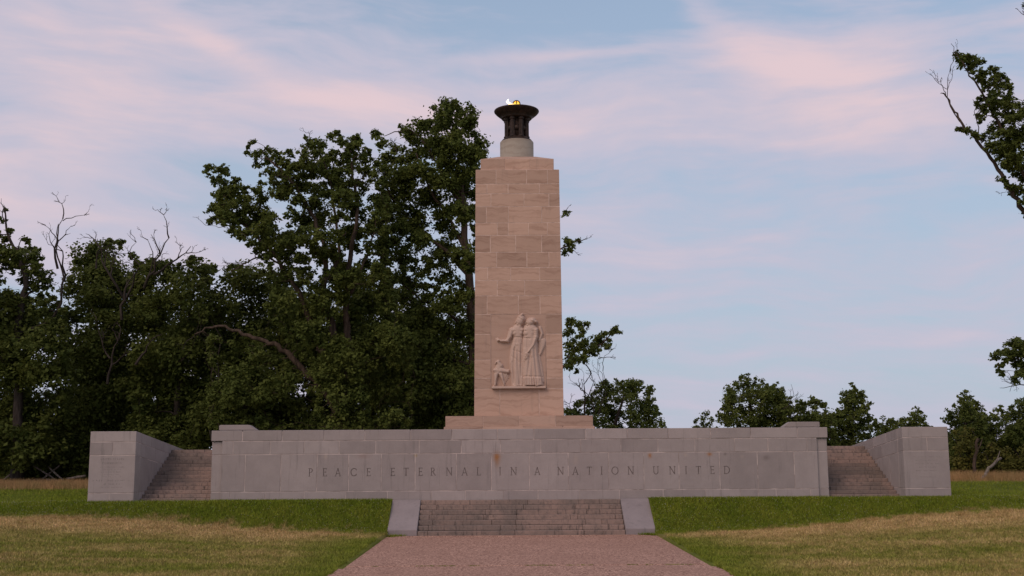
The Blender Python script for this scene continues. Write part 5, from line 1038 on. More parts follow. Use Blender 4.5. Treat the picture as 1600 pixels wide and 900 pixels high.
 {'name':'oak_tree','label':'dark tree with dead topmost branches behind the left wing wall','cat':'tree','group':'trees of the wood behind the memorial','base':(-26.33,25,1.71),'limbs':[([(-26.33,25,1.71),(-26.3,25,8.24),(-26.24,25,12.23),(-26.18,25,16.2)],.3,.04)],'clumps':[(-26.61,25.58,15.05,1.37),(-26.95,22.53,5.07,1.32),(-28.84,24.93,10.02,.57),(-23.65,22.61,7.34,1.11),(-26.26,23.1,6.63,1.35),(-28.15,27.62,8.55,1.46),(-24.01,22.65,3.66,1.34),(-24.58,25.83,3.95,1.42),(-28.4,24.38,5.36,.76),(-28.68,25.58,9.04,1.4),(-25.42,26.63,7.18,1.5),(-25.84,27.92,6.18,1.37),(-28.12,26.98,16.16,1.37),(-26.45,26.3,7.62,1.4),(-26.63,27.1,3.64,1.53),(-26.63,27.04,5.38,1.23),(-26.72,24.48,12.3,1.47),(-25.75,22.39,9.53,1.35),(-28.51,27.15,15.24,1.31),(-28.03,23.16,11.66,.81),(-26.39,23,13.2,1),(-24.47,24.44,8.76,1.35),(-24.22,24.3,4.89,.99),(-25.44,25.16,4.49,1.07),(-28.26,25.17,6.73,1.16),(-26.6,24.2,3.82,1.31),(-28.05,25.2,13.42,1.27),(-27.11,22.93,9.69,1.33),(-29.71,27.59,6.7,.63),(-27.72,26.98,6.43,1.27),(-26.26,23.18,6.03,.97),(-26.64,26.44,10.7,1.01),(-27.36,27.51,12.8,1.4),(-27.45,26.57,5.1,1.3),(-24.83,22.83,11.15,1.15),(-25.91,26.78,14.01,1.02),(-27.32,27.64,10.58,1.24),(-26.09,25.12,14.44,1.46),(-25.82,22.67,11.41,.99),(-26.25,27.24,12.79,1.03),(-26.56,24.31,9.7,1),(-26.94,25.46,14.42,1.37),(-26.92,25.15,7.91,1.51),(-25.1,27.32,11.79,.57),(-25.26,24.01,9.82,.99),(-25.44,24.07,6.45,1.17),(-30.34,27.78,12.86,.21),(-29.71,26.4,13.01,.13),(-29.1,25.04,13.99,.22),(-29.28,25.4,12.36,.27),(-28.26,23.02,12.44,.14),(-27.97,22.78,14.1,.21),(-29.14,25.5,13.77,.19),(-29.91,26.9,12.68,.21),(-29.28,24.81,12.51,.21),(-28.77,24.58,14.64,.28),(-28.26,24.37,15.61,.21),(-27.56,22.35,14.85,.22),(-28.31,24.39,15.65,.28),(-29.88,27.06,14.73,.25),(-28.88,26.26,16.11,.19),(-28.02,25.74,16.46,.29),(-26.54,22.47,16.34,.12),(-27.81,25.24,16.82,.18),(-27.68,24.63,16.5,.28),(-28.71,27.47,16.89,.29),(-26.43,24.73,16.82,.14),(-26.82,25.92,17.33,.18),(-27.63,27.99,17.67,.26),(-27.09,23.99,16.41,.28),(-25.98,22.86,16.5,.19),(-25.18,23.39,16.71,.23),(-24.99,22.82,16.26,.11),(-26.13,25.05,17.04,.15),(-25.7,24.69,16.91,.18),(-25.48,26.2,16.41,.21),(-24.28,23.78,15.72,.15),(-24.21,22.64,15.64,.18),(-25.78,27.57,16.66,.24),(-24.91,26.34,14.73,.26),(-25.39,28,15.77,.28),(-24.86,27.27,13.62,.12),(-24.28,24.49,15.41,.26),(-24.74,25.57,15.54,.15),(-23.57,23.42,13.57,.25),(-23.9,24.17,13.23,.26),(-24.36,24.58,15.49,.27),(-24.84,26.07,15.65,.26)],'dens':260,'mat':'wood','bark':'darkbark','dead':[((-24.25,22,12.74),(-26.26,22,16.48),.1,5),((-26.18,22,14.77),(-25.62,22,16.48),.06,4),((-28.13,22,13.97),(-28.76,22,16.74),.07,4),((-24.08,21,11.42),(-22.49,21,15.39),.1,4),((-24.4,20,7.45),(-23.85,20,10.52),.1,4),((-24.32,20,8.98),(-25.27,20,11.31),.06,3)],'size':.25},
 {'name':'oak_tree','label':'tree with a bare grey snag on top, behind the left side stairs','cat':'tree','group':'trees of the wood behind the memorial','base':(-21.02,22,1.67),'limbs':[([(-21.02,22,1.67),(-20.7,22,7.66),(-20.34,22,11.16),(-19.97,22,14.58)],.3,.04)],'clumps':[(-23.2,24.82,11.36,1.39),(-19.36,19.99,3.51,1.2),(-22.48,20.46,5.06,.78),(-21.82,20.72,4.5,1.35),(-22.65,20.53,6.53,.68),(-21.43,20.56,9.56,1.17),(-22.25,22.69,7.36,1.04),(-18.5,19.16,5.65,.99),(-20.44,22.1,5,1.09),(-21.99,21.91,5.83,1),(-22.07,19.64,14.34,.51),(-22.7,22.41,13.92,1.2),(-22.23,20.81,4.39,1.11),(-21.79,22.96,14.45,.79),(-19.91,19.18,12.69,1.34),(-21.41,24.36,4.4,1.48),(-20.77,23.1,10.87,1.1),(-20.2,22.47,6.65,1.03),(-19.93,24.67,10.29,.64),(-20.39,21.18,9.92,.97),(-19.61,21.5,4.59,1.16),(-19.61,23.09,5.61,1.18),(-22.88,24.17,12.59,1.13),(-19.85,21.44,14.31,1.08),(-20.25,21.54,7.8,1.26),(-22.29,20.99,4.62,1),(-19.83,19.36,8.75,1.14),(-21.77,20.89,14.37,.73),(-18.49,19.05,11.43,.58),(-23.03,22.24,7.94,.74),(-23.34,23.08,5.29,.67),(-22.67,22.07,9.07,1.22),(-21.66,23.14,9.62,1.25),(-19.89,22.15,11.41,1.1),(-21.53,19.88,12.01,1.13),(-19.49,21.38,9.59,1),(-21.83,24.33,6.62,1.18),(-21.55,19.18,3.56,1.12),(-19.66,23.1,7.05,1.1),(-20.11,21.56,3.85,.97),(-22.36,19.2,9.47,.55),(-23.41,22.6,13.67,.77),(-22.37,23.4,4.86,1.31),(-20.9,21.52,3.51,1.04),(-19.56,23.79,6.89,.71),(-21.67,22.91,7.9,.98),(-23.78,22.92,14.4,.14),(-24.71,24.66,13.63,.24),(-23.66,21.99,13.71,.17),(-23.38,20.49,12.33,.19),(-23.6,21.84,14.96,.27),(-24,23.03,13.05,.2),(-23.4,21.08,12.15,.19),(-22.67,19.3,12.85,.16),(-22.79,19.44,14.1,.14),(-23.7,22.29,14,.2),(-22.07,20,14.81,.24),(-22.87,22.08,15.18,.18),(-23.71,22.6,14.97,.11),(-23.25,22.55,15.4,.14),(-23.44,24.11,15.71,.16),(-23.1,23.9,15.56,.27),(-20.97,21.39,14.65,.23),(-22.7,24.08,15.41,.27),(-20.49,20.34,14.76,.12),(-22.59,24.57,15.56,.16),(-22.54,23.17,15.27,.27),(-20.24,22.45,15.49,.25),(-19.63,19.53,14.7,.22),(-20.24,21.74,15.03,.2),(-19.61,19.79,15.03,.13),(-20.52,23.98,15.6,.2),(-19.08,19.85,14.99,.14),(-19.52,22.16,14.9,.17),(-20.23,24.86,15.33,.2),(-19.4,22.87,14.59,.21),(-19.99,24.86,14.14,.29),(-19.52,23.11,14.1,.19),(-18.34,19.25,13.69,.21),(-19.86,24.89,13.3,.25),(-19.7,23.42,14.55,.11),(-19.25,23.25,12.53,.27),(-19.35,24.19,13.26,.15),(-19.75,24.29,14.97,.27)],'dens':260,'mat':'wood','bark':'darkbark','dead':[((-22.13,19,13.1),(-20.77,19,16.12),.1,6),((-21.6,19,13.87),(-19.44,19,15.61),.08,5),((-22.04,19,13.48),(-22.03,19,16.01),.06,4),((-21.93,17.5,8.39),(-20.96,17.5,9.95),.09,2),((-17.39,17.5,3.98),(-17.7,17.5,10.98),.06,3),((-22.72,17.5,12.13),(-22.05,17.5,13.82),.08,3)],'size':.25},
 {'name':'oak_tree','label':'oak at the left edge with leafy upper limbs and bare tips','cat':'tree','group':'trees of the wood behind the memorial','base':(-29.44,20,1.62),'limbs':[([(-29.44,20,1.62),(-29.74,20,7.48),(-29.89,20,11.33),(-29.65,20,13.67),(-30.13,20,15.25),(-30.91,20,16.64),(-31.25,20,18.44)],.34,.03),([(-29.77,20,12.5),(-28.79,20,13.67),(-29.16,20,15.24)],.1,.03),([(-29.85,20,10.55),(-27.97,20,11.32),(-27.32,20,13.66),(-27.9,20,15.63),(-27.83,20,17.22)],.12,.02)],'clumps':[(-31.14,19.98,15.45,.58),(-29.93,18.54,14.91,.57),(-30.18,20.28,15.38,.5),(-30.8,21.42,14.9,.59),(-29.6,20.18,14.88,.54),(-28.63,18.89,14.27,.57),(-29.06,20.94,14.13,.55),(-30.02,21.47,15.99,.38),(-28.67,19.14,15.17,.37),(-29.56,19.46,16.13,.25),(-31.56,21.29,16.49,.3),(-30.85,20.02,16.84,.21),(-31.33,20.12,17.46,.21),(-31.65,21.06,18.35,.13),(-28.91,20.13,13.37,.54),(-28.45,20.41,13.53,.38),(-30.29,21.42,14.21,.51),(-30.85,20.16,14.57,.42),(-31.33,18.93,15.06,.82),(-32.04,20.11,14.09,.83),(-31.73,19.95,16.44,.5),(-31.65,20.14,8.5,.97),(-27.31,18.62,7.82,1.38),(-30.6,18.6,10.03,.91),(-29.56,21.13,6.08,.94),(-30.99,19.47,5.3,1.04),(-30.93,21.87,3.14,1.22),(-30.97,21.18,6.32,.96),(-33.19,21.1,9.62,1.3),(-29.33,22.43,6,1.25),(-27.47,20.11,5.4,1),(-32.35,19.14,10.79,.99),(-30.13,18.22,8.88,1.07),(-30.97,22.34,7.92,.95),(-32.26,20.85,5.05,1.39),(-33.08,20.64,4.86,.96),(-31.77,19.29,12.28,.74),(-32.59,21.17,11.14,1.08),(-33.05,21.83,3.7,1.12),(-28.63,19.63,4.31,.99),(-28.63,22.34,9.97,.76),(-29.73,20.67,10.21,1.23),(-28.33,21.54,11.32,.59),(-31.84,18.69,11.46,.93),(-30.08,19.37,9.66,1.15),(-31.17,19.95,11.93,1.25),(-27.39,17.59,9.26,1.25),(-32.81,19.86,7.7,.73),(-29,22.38,12.21,.69),(-29.97,20.99,5.54,.98),(-30.26,21.07,4.47,1.03),(-31.69,20.86,6.11,1.03),(-30.58,20.93,11.99,1.36),(-28.14,18.49,12.01,.52),(-28.02,20.36,3.58,1.09),(-28.44,18.67,3.51,1.15),(-32.09,19.91,10.6,1.35),(-27.56,19.77,10.51,.76),(-30.19,18.2,4.15,1.17),(-30.04,21.29,5.56,1.35),(-31.1,22.37,5.34,.97),(-28.92,20.82,3.69,1.41),(-29.84,20.22,8.18,1.41),(-32.52,22.3,6.25,1.01),(-26.88,18.92,6.82,.63),(-32.35,18.26,12.68,.23),(-33.59,20.36,12.99,.21),(-32.37,17.89,12.38,.11),(-31.85,19.85,13.14,.21),(-30.58,17.81,12.77,.24),(-34.26,21.12,13.09,.16),(-32.9,21.58,13.04,.2),(-31.2,18.87,12.63,.24),(-31.29,17.78,12.76,.18),(-32.53,17.85,12.53,.17),(-33.52,20.61,12.72,.19),(-31.45,21.7,13.2,.23),(-29.69,17.72,12.79,.21),(-30.15,18.38,12.55,.21),(-29.81,18.49,12.5,.24),(-30.2,20.99,12.67,.15),(-30.18,18.36,12.61,.14),(-28.81,18.25,12.27,.15),(-29.65,22.38,13.01,.25),(-29.03,20.67,12.85,.22),(-29.65,22.28,13.14,.19),(-29.8,20.85,12.77,.15),(-29.03,22.37,13,.19),(-27.12,18.23,12.42,.18),(-27.25,17.51,12.55,.12),(-27.81,20.5,12.38,.17),(-27.96,19.49,12.5,.14),(-27.26,20.88,9.41,.26),(-28.24,22.17,11.43,.19),(-26.63,18.73,9.58,.25),(-26.23,17.99,10.04,.15),(-26.85,18.69,10.76,.26),(-26.88,19.28,10.47,.17),(-26.64,18.45,11.63,.24),(-26.48,17.85,10.97,.13),(-27.83,21.93,10.47,.11),(-28.4,22.41,11.8,.16),(-26.85,19.58,10.47,.24),(-26.49,18.64,9.05,.19)],'dens':280,'mat':'wood','bark':'darkbark','dead':[((-27.34,19,14.28),(-27.2,19,17.33),.08,4),((-27.19,19,17.21),(-25.6,19,17.6),.03,3),((-30.56,19,17.03),(-30.97,19,18.61),.04,4)],'size':.27},
 {'name':'oak_tree','label':'shaded tree between the leaning oak and the tallest tree','cat':'tree','group':'trees of the wood behind the memorial','base':(-9,27,1.71),'limbs':[([(-9,27,1.71),(-9.47,27,7.4),(-9.94,27,10.72),(-10.42,27,13.87)],.3,.04)],'clumps':[(-8.27,28.88,11.91,1.45),(-10.66,27.04,7.08,1.49),(-9.71,24.26,12.81,1.39),(-7.72,24.14,9.93,1.18),(-7.99,25.76,8.67,1.02),(-7.06,27.89,11.63,.74),(-7.55,28.61,13.53,1.17),(-9.14,26.54,7.11,1.31),(-9.97,28.29,8.44,1.12),(-11.63,27.73,4.63,1.43),(-7.54,27.96,6.27,1.42),(-10.92,26.77,6.26,1.54),(-12.15,27.05,7.62,.8),(-8.84,28.37,9.4,1.25),(-10.97,27.31,10.8,1.37),(-10.05,29.52,12.35,1.52),(-10.95,25.68,9.1,1.12),(-8.48,28.33,13.54,1.26),(-10.55,28.86,14.19,.74),(-10.05,25.39,3.66,1.14),(-6.76,24.17,4.92,1.03),(-7.12,25.17,10.75,1.29),(-12.65,29.92,6.15,.81),(-8.98,25.24,8.22,1.17),(-7.07,28.53,5.99,1.38),(-8.13,24.03,7.52,1.17),(-9.52,26.15,5.3,1.05),(-6.94,24.3,8.65,1.41),(-7.08,25.23,11.38,1.01),(-8.35,25.69,6.08,1.34),(-11.28,25.81,11.71,1.11),(-9.07,28.11,9.57,1.29),(-10.75,27.52,11.28,1.54),(-9.29,28.48,8.74,1.29),(-8.72,26.42,4.43,1.47),(-6.35,25.3,5.21,.61),(-11.74,28.81,8.08,1.25),(-10.6,26.03,3.9,1.16),(-7.57,25.42,10.21,1.52),(-10.67,29.31,9.83,1.34),(-9.52,26.25,10.72,1.08),(-9.92,25.1,12.97,1.41),(-11.31,24.16,10.81,.98),(-9.21,24.53,10.88,1.03),(-12.51,29.39,12.87,.18),(-12.38,28.72,12.58,.19),(-12.17,29.94,13.6,.27),(-12.44,29.61,13.1,.2),(-11.72,26.42,13.43,.29),(-11.63,27.6,13.34,.18),(-12.36,25.63,11.05,.14),(-12.4,27.15,12.1,.23),(-10.61,24.03,13.77,.21),(-10.7,28.16,14.87,.17),(-10.27,24.29,14,.13),(-11.62,28.8,13.99,.28),(-10.78,28.72,14.58,.27),(-11.24,27.42,14.3,.23),(-10.78,24.45,13.7,.13),(-9.82,25.02,14.43,.28),(-10.62,29.78,14.93,.16),(-9.45,24.73,14.05,.19),(-9.76,25.13,14.32,.15),(-9.97,29.37,15.06,.25),(-9.38,24.45,13.98,.18),(-8.56,27.71,14.36,.16),(-7.8,24.16,14.2,.13),(-7.77,26.77,14.75,.26),(-7.35,24.16,14.3,.2),(-8.1,25.25,13.89,.18),(-7.27,27.08,14.37,.29),(-7.01,25.36,13.97,.12),(-6.31,24.84,12.89,.26),(-6.95,28.46,13.87,.21),(-7,26.97,13.93,.2),(-7.15,25.74,14.02,.29),(-7.11,24.73,14.08,.17),(-6.24,26.51,11.34,.24),(-6.41,24.73,12.61,.21),(-6.81,28.84,13.1,.26),(-6.12,24.89,11.64,.17),(-6.41,27.05,13.07,.17),(-6.25,28.24,9.84,.2),(-6.27,27.12,10.11,.26),(-5.93,24.62,10.28,.16),(-6.43,25.69,12.23,.28),(-6.49,29.3,12.4,.22),(-6.57,28.31,12.78,.19),(-6.23,25.66,11.55,.17)],'dens':230,'mat':'wood','bark':'darkbark','dead':[],'size':.25},
 {'name':'oak_tree','label':'shaded tree low beside the foot of the shaft','cat':'tree','group':'trees of the wood behind the memorial','base':(-4.48,29,1.71),'limbs':[([(-4.48,29,1.71),(-4.49,29,7.02),(-4.5,29,10.03),(-4.51,29,12.79)],.3,.04)],'clumps':[(-5.24,28.14,9.24,1.12),(-4.93,27.87,10.31,1.17),(-3.34,27.57,6.99,1.42),(-6.14,29.79,10.15,.67),(-4.82,27.07,4,1.27),(-3.71,26.31,8.58,1.35),(-6.01,28.88,7.92,1.06),(-5.5,29.45,8.74,1.56),(-2.88,26.3,6.36,1.3),(-5.32,30.07,6.67,1.14),(-5.62,31.48,11.6,.83),(-5.23,27.1,11.88,.56),(-2.52,27.5,10.33,.65),(-6.51,31.58,6.64,.9),(-2.36,29.63,4.25,.67),(-4.29,27.77,12.63,1.05),(-5.57,28.28,4.99,1.49),(-5,30.22,11.02,1.07),(-2.49,28.16,7.57,.85),(-3.64,27.96,5.67,1.58),(-5.36,30.97,7.81,1.18),(-6.37,30.91,9.5,.79),(-3.3,26.91,4.29,1.38),(-3.33,29.49,10.93,1.34),(-2.67,31.19,5.17,1.45),(-3.35,30.03,3.67,1.56),(-5.93,27.75,11.7,.29),(-5.83,28.3,12.04,.27),(-6.5,31.42,11.51,.23),(-5.99,29.36,11.93,.13),(-6.9,27.05,9.48,.2),(-6.88,28.53,9.84,.15),(-6.89,29.31,9.98,.14),(-6.32,26.46,9.96,.16),(-6.36,28.5,10.51,.17),(-6.46,28.23,10.85,.12),(-5.72,30.88,12.99,.18),(-5.72,31.26,12.8,.12),(-5.29,29.73,12.98,.17),(-4.6,26.56,13.1,.21),(-4.71,26.07,13,.14),(-5.62,29.82,12.62,.15),(-5.7,30.37,13.02,.28),(-3.36,31.58,13.89,.31),(-3.03,26.62,13.43,.29),(-3.79,26.89,13.57,.12),(-4.09,28.36,13.47,.15),(-3.63,27.77,13.49,.22),(-3.81,31.8,13.97,.27),(-2.19,30.04,10.78,.25),(-2.33,27.95,12.07,.27),(-2.75,30.61,13.91,.27),(-1.93,26.49,10.48,.25),(-1.88,26.97,9.82,.22),(-2.82,30.66,13.68,.24),(-2,26.72,9.43,.25),(-2.07,29.27,10.61,.2),(-1.91,28.21,10.11,.15),(-2.07,27.81,11.11,.17),(-2.73,29.99,12.93,.15),(-2.37,30.15,12.56,.2),(-2.41,31.86,11.43,.3),(-2.73,31.39,13.6,.16)],'dens':220,'mat':'wood','bark':'darkbark','dead':[],'size':.25},
 {'name':'oak_tree','label':'shaded tree far behind the leaning limb','cat':'tree','group':'trees of the wood behind the memorial','base':(-16.11,31,1.71),'limbs':[([(-16.11,31,1.71),(-16.05,31,7.18),(-15.98,31,10.27),(-15.89,31,13.09)],.3,.04)],'clumps':[(-13.25,31.34,5.4,1.23),(-18.07,31.32,12.24,.63),(-19.04,33.56,7.32,1.31),(-13.02,30.32,7.7,1.2),(-14.61,28.19,11.31,1.16),(-15.59,31.12,9.57,1.19),(-17.04,33.94,11.88,1.68),(-13.99,28,12.7,.82),(-18.6,31.83,4.61,1.17),(-18.2,31.24,8.61,1.31),(-13.64,31.92,9.54,1.33),(-16.95,32.42,5.04,1.47),(-16.41,32.4,13.09,1.12),(-12.42,30.52,6.37,.8),(-19.03,32,3.68,1.18),(-15.13,33.94,10.31,1.68),(-16.79,31.97,9.11,1.49),(-16.56,28.2,6.6,1.2),(-14.58,33.03,6.08,1.32),(-15.59,33.59,12.82,1.12),(-13,33.43,10.59,.73),(-15.86,32.06,10.88,1.08),(-18.04,32.77,9.74,1.26),(-17.41,28.51,11.28,1.04),(-17.54,29.78,5.56,1.38),(-18.39,29.94,4.28,1.6),(-18.95,31.99,7.49,.85),(-14.92,33.62,4.22,1.18),(-13.15,31.68,11.4,.84),(-16.73,33.08,5,1.22),(-17.55,32.9,13.05,.71),(-13.73,32.9,5,1.13),(-13.88,29.75,10.99,1.3),(-17.64,29.15,4.25,1.14),(-19.54,33.57,11.46,.18),(-18.3,31.16,12.81,.28),(-18.65,29.41,11.32,.3),(-19.42,32.21,11.06,.23),(-17.85,28.84,11.93,.26),(-19.94,33.69,10.5,.23),(-18.87,30.82,11.28,.24),(-18.61,30.9,12.08,.14),(-19.14,33.36,12.12,.24),(-17.81,28.25,12.16,.12),(-18.64,31.38,12.57,.17),(-18.08,31.45,13.23,.24),(-16.3,33.23,14.43,.28),(-17.32,31.36,13.64,.24),(-18.19,32.38,13.27,.28),(-17.52,28.97,13.09,.19),(-16.61,32.31,14.1,.22),(-17.93,32.95,13.27,.3),(-16.76,33.84,14.1,.31),(-15.11,31.96,13.7,.19),(-15.3,30.76,13.64,.18),(-14.37,28.35,13.59,.22),(-14.94,32.07,13.7,.32),(-15.35,31.96,13.76,.26),(-15.21,28.46,13.83,.16),(-14.63,28.64,13.57,.15),(-15.73,33.45,14.26,.29),(-13.45,30.22,13.25,.16),(-12.94,32.19,12.42,.19),(-12.96,29.03,12.79,.3),(-13.35,29.55,13.31,.19),(-12.9,28.55,12.65,.17),(-12.53,28.54,12.2,.17),(-12.47,32.81,11.97,.2),(-12.86,29.58,12.4,.29)],'dens':230,'mat':'wood','bark':'darkbark','dead':[],'size':.25},
 {'name':'oak_tree','label':'deep shaded tree behind the rail fence','cat':'tree','group':'trees of the wood behind the memorial','base':(-34.18,34,1.71),'limbs':[([(-34.18,34,1.71),(-35.62,34,7.43),(-37.05,34,10.64),(-38.47,34,13.58)],.3,.04)],'clumps':[(-33.64,34.2,12.86,.73),(-40.92,35.38,11.85,1.58),(-39.7,35.81,12.23,1.65),(-32.06,34.59,10.15,1.45),(-33.79,34.6,3.37,1.53),(-36.11,36.31,8.17,1.25),(-39.1,32.11,12.37,.73),(-36.21,31.96,3.38,1.38),(-31.76,36.9,8.28,1.7),(-38.23,36.15,8.65,1.35),(-35.95,32.68,9.28,1.55),(-36.04,31.21,11.46,1.36),(-29.27,31.62,3.93,1.36),(-38.1,35.41,4.92,1.32),(-34.97,34.88,3.61,1.44),(-38.46,31.52,10.11,1.62),(-32.18,33.56,6.86,1.37),(-38.2,34.1,13.79,.74),(-36.17,31.26,5.78,1.54),(-32.17,34.62,4.41,1.26),(-34.09,34.03,12.32,1.29),(-30.31,34.29,4.99,1.48),(-37.16,31.52,9.95,1.44),(-31.03,34.89,11.59,1.27),(-34.44,33.33,5.93,1.62),(-39.9,35.46,3.58,1.49),(-34.7,31,4.8,1.14),(-35.11,32.01,12.05,1.43),(-39.1,33.97,11.07,1.53),(-35.16,31.13,12.53,1.56),(-36.25,34.78,5.95,1.31),(-36.14,32.57,4.56,1.43),(-38.19,33.13,5.55,1.54),(-34.22,36.37,9.78,1.25),(-36.36,33.02,12.05,1.13),(-36.68,35.72,13.36,1.33),(-31.21,32.12,3.36,1.27),(-40.74,36.11,6.66,1.37),(-38.06,32.55,13.89,.26),(-40.98,34.66,12.94,.3),(-38.54,31.89,13.14,.31),(-40.55,34.25,12.89,.15),(-41.04,35.95,13.58,.2),(-41.9,35.81,12.53,.23),(-38.7,32.4,13.25,.19),(-42.06,36.67,12.68,.18),(-39.87,31.9,12.41,.18),(-39.8,33.39,12.78,.29),(-38.92,33.63,13.99,.2),(-40.93,36.89,13.88,.27),(-37.18,33.92,14.4,.23),(-39.58,36.57,14.8,.28),(-35.96,35.52,14.05,.19),(-35.83,31.12,14.16,.3),(-36.83,31.23,14.3,.17),(-38.24,36.63,14.89,.19),(-36.91,34.09,14.03,.18),(-37.81,33.42,14.11,.14),(-38.06,36.92,14.78,.19),(-36.37,36.27,14.58,.18),(-36.04,31.86,14.07,.31),(-36.2,33.05,14.35,.14),(-32.67,31.02,13.56,.15),(-33.95,32.8,13.52,.19),(-33.88,33.86,13.64,.32),(-32.82,32.63,13.1,.24),(-33.88,36.77,13.54,.29),(-34.83,34.31,14.2,.2),(-33.59,36.42,13.65,.18),(-34.63,35.71,13.68,.2),(-31.56,34.02,13.12,.32),(-30.93,34.89,13.25,.19),(-29.52,32.71,13.02,.23),(-29.39,32.08,12.99,.31),(-31.3,31.22,12.9,.31),(-30.16,34.52,13.26,.19),(-30.63,33.16,13.01,.23),(-30.89,32.96,12.86,.28),(-31.03,32.05,12.73,.2)],'dens':230,'mat':'wood','bark':'darkbark','dead':[],'size':.25},
 {'name':'oak_tree','label':'deep shaded tree far behind the left side stairs','cat':'tree','group':'trees of the wood behind the memorial','base':(-26.54,36,1.71),'limbs':[([(-26.54,36,1.71),(-27.02,36,7.48),(-27.47,36,10.76),(-27.92,36,13.77)],.3,.04)],'clumps':[(-25.53,35.85,13.3,1.68),(-28.13,34.21,10.22,1.33),(-21.68,33.07,9.31,1.51),(-27.92,34.84,9.3,1.48),(-22.67,38.82,7.15,1.35),(-28.92,33.8,5.74,1.22),(-29.56,35.22,9.01,1.56),(-28.96,34.78,3.63,1.48),(-27.38,38.47,6.57,1.74),(-26.39,38.23,9.24,1.38),(-25.48,37.46,4.91,1.34),(-24.93,35.6,7.3,1.21),(-24.08,36.75,6.76,1.72),(-30.73,37.66,8.99,.94),(-22.48,33.22,5.91,1.48),(-28.69,37.63,13.77,1.31),(-26.76,33.5,10.72,1.23),(-24.32,36.2,13.21,1.33),(-29.59,37.35,8.31,1.49),(-26.94,33.85,8.29,1.43),(-24.78,33.68,10.49,1.18),(-23.76,38.47,11.92,1.61),(-26.68,35.8,4.86,1.28),(-26.71,34.68,3.35,1.56),(-23.57,38.38,13.04,.74),(-25.94,34.46,12.17,1.4),(-25.43,37.5,11.86,1.31),(-29.93,35.84,10.6,.95),(-31.08,38.83,12.48,.99),(-23.93,36.99,4.16,1.54),(-23.05,36.77,7.47,1.39),(-28.36,37.69,5.47,1.3),(-25.17,36.91,7.9,1.43),(-25.5,38.35,3.23,1.43),(-24.3,35.46,5.28,1.17),(-24.67,35.88,9.54,1.57),(-27.78,35.22,14.42,.22),(-29.03,33.02,12.51,.24),(-27.8,34.99,14.45,.2),(-29.96,34.79,12.45,.31),(-29.29,34.18,12.74,.32),(-28.64,35.55,13.95,.3),(-28.64,37.32,14.46,.17),(-28.1,35.92,14.66,.33),(-28.98,37.37,14.49,.29),(-27.73,33.92,13.81,.13),(-29.1,37.32,14.25,.24),(-27.77,34.19,14.32,.15),(-27.69,36.93,14.93,.18),(-26.62,35.75,14.6,.27),(-26.61,33.15,14.53,.18),(-24.02,33.29,14.22,.14),(-28.64,38.78,15.06,.21),(-26.79,34.24,14.36,.13),(-26.95,37.49,14.76,.21),(-27.58,38.38,15.21,.18),(-26.05,37.18,14.88,.16),(-24.23,35.61,14.56,.19),(-28.12,38.83,14.91,.33),(-28.77,38.71,15.22,.32),(-22.14,34.44,12.91,.19),(-23.76,38.17,14.04,.25),(-23.02,38.69,13.17,.14),(-22.8,33.1,14.08,.3),(-22.39,37.71,12.36,.18),(-21.44,34.61,12.14,.29),(-22.82,34.83,13.91,.28),(-22.18,34.97,13.17,.19),(-22.8,37.57,13.33,.25),(-23.6,37.43,14.26,.3),(-22.74,36.27,13.38,.27)],'dens':230,'mat':'wood','bark':'darkbark','dead':[],'size':.25},
 {'name':'shrub','label':'leafy green shrub at the left edge behind the rail fence','cat':'shrub','group':'shrubs at the edge of the wood','base':(-31.06,22,1.67),'limbs':[([(-31.06,22,1.67),(-31.44,22,2.6),(-31.94,22,3.32)],.04,.01),([(-31.06,22,1.67),(-31.14,22,2.59),(-31.33,22,3.31)],.04,.01),([(-31.06,22,1.67),(-30.84,22,2.59),(-30.73,22,3.31)],.04,.01),([(-31.06,22,1.67),(-30.54,22,2.59),(-30.13,22,3.31)],.04,.01)],'clumps':[(-31.22,22.06,3.44,.32),(-31.42,22.27,2.86,.52),(-30.73,22.8,2.28,.44),(-30.61,22.25,1.94,.46),(-31.4,21.34,1.75,.52),(-31.44,22.28,2.37,.58),(-30.15,21.11,2.75,.67),(-31.79,21.95,2.33,.3),(-30.54,21.73,3.3,.34),(-30.33,22.39,2.78,.34),(-30.73,21.44,1.91,.45),(-31.66,22.15,2.7,.5),(-31.51,21.72,2.35,.49),(-30.77,22.76,2.77,.44),(-29.98,21.06,2.27,.64),(-30.51,22.16,2.8,.61),(-31.81,22.15,1.87,.5),(-30.72,22.08,2.21,.61),(-31.17,21.89,2.48,.65),(-30.31,21.94,2.7,.49),(-32.06,22.94,2.46,.44),(-31.72,22.89,2.2,.44)],'dens':330,'mat':'shrub','bark':'darkbark','dead':[],'size':.2},
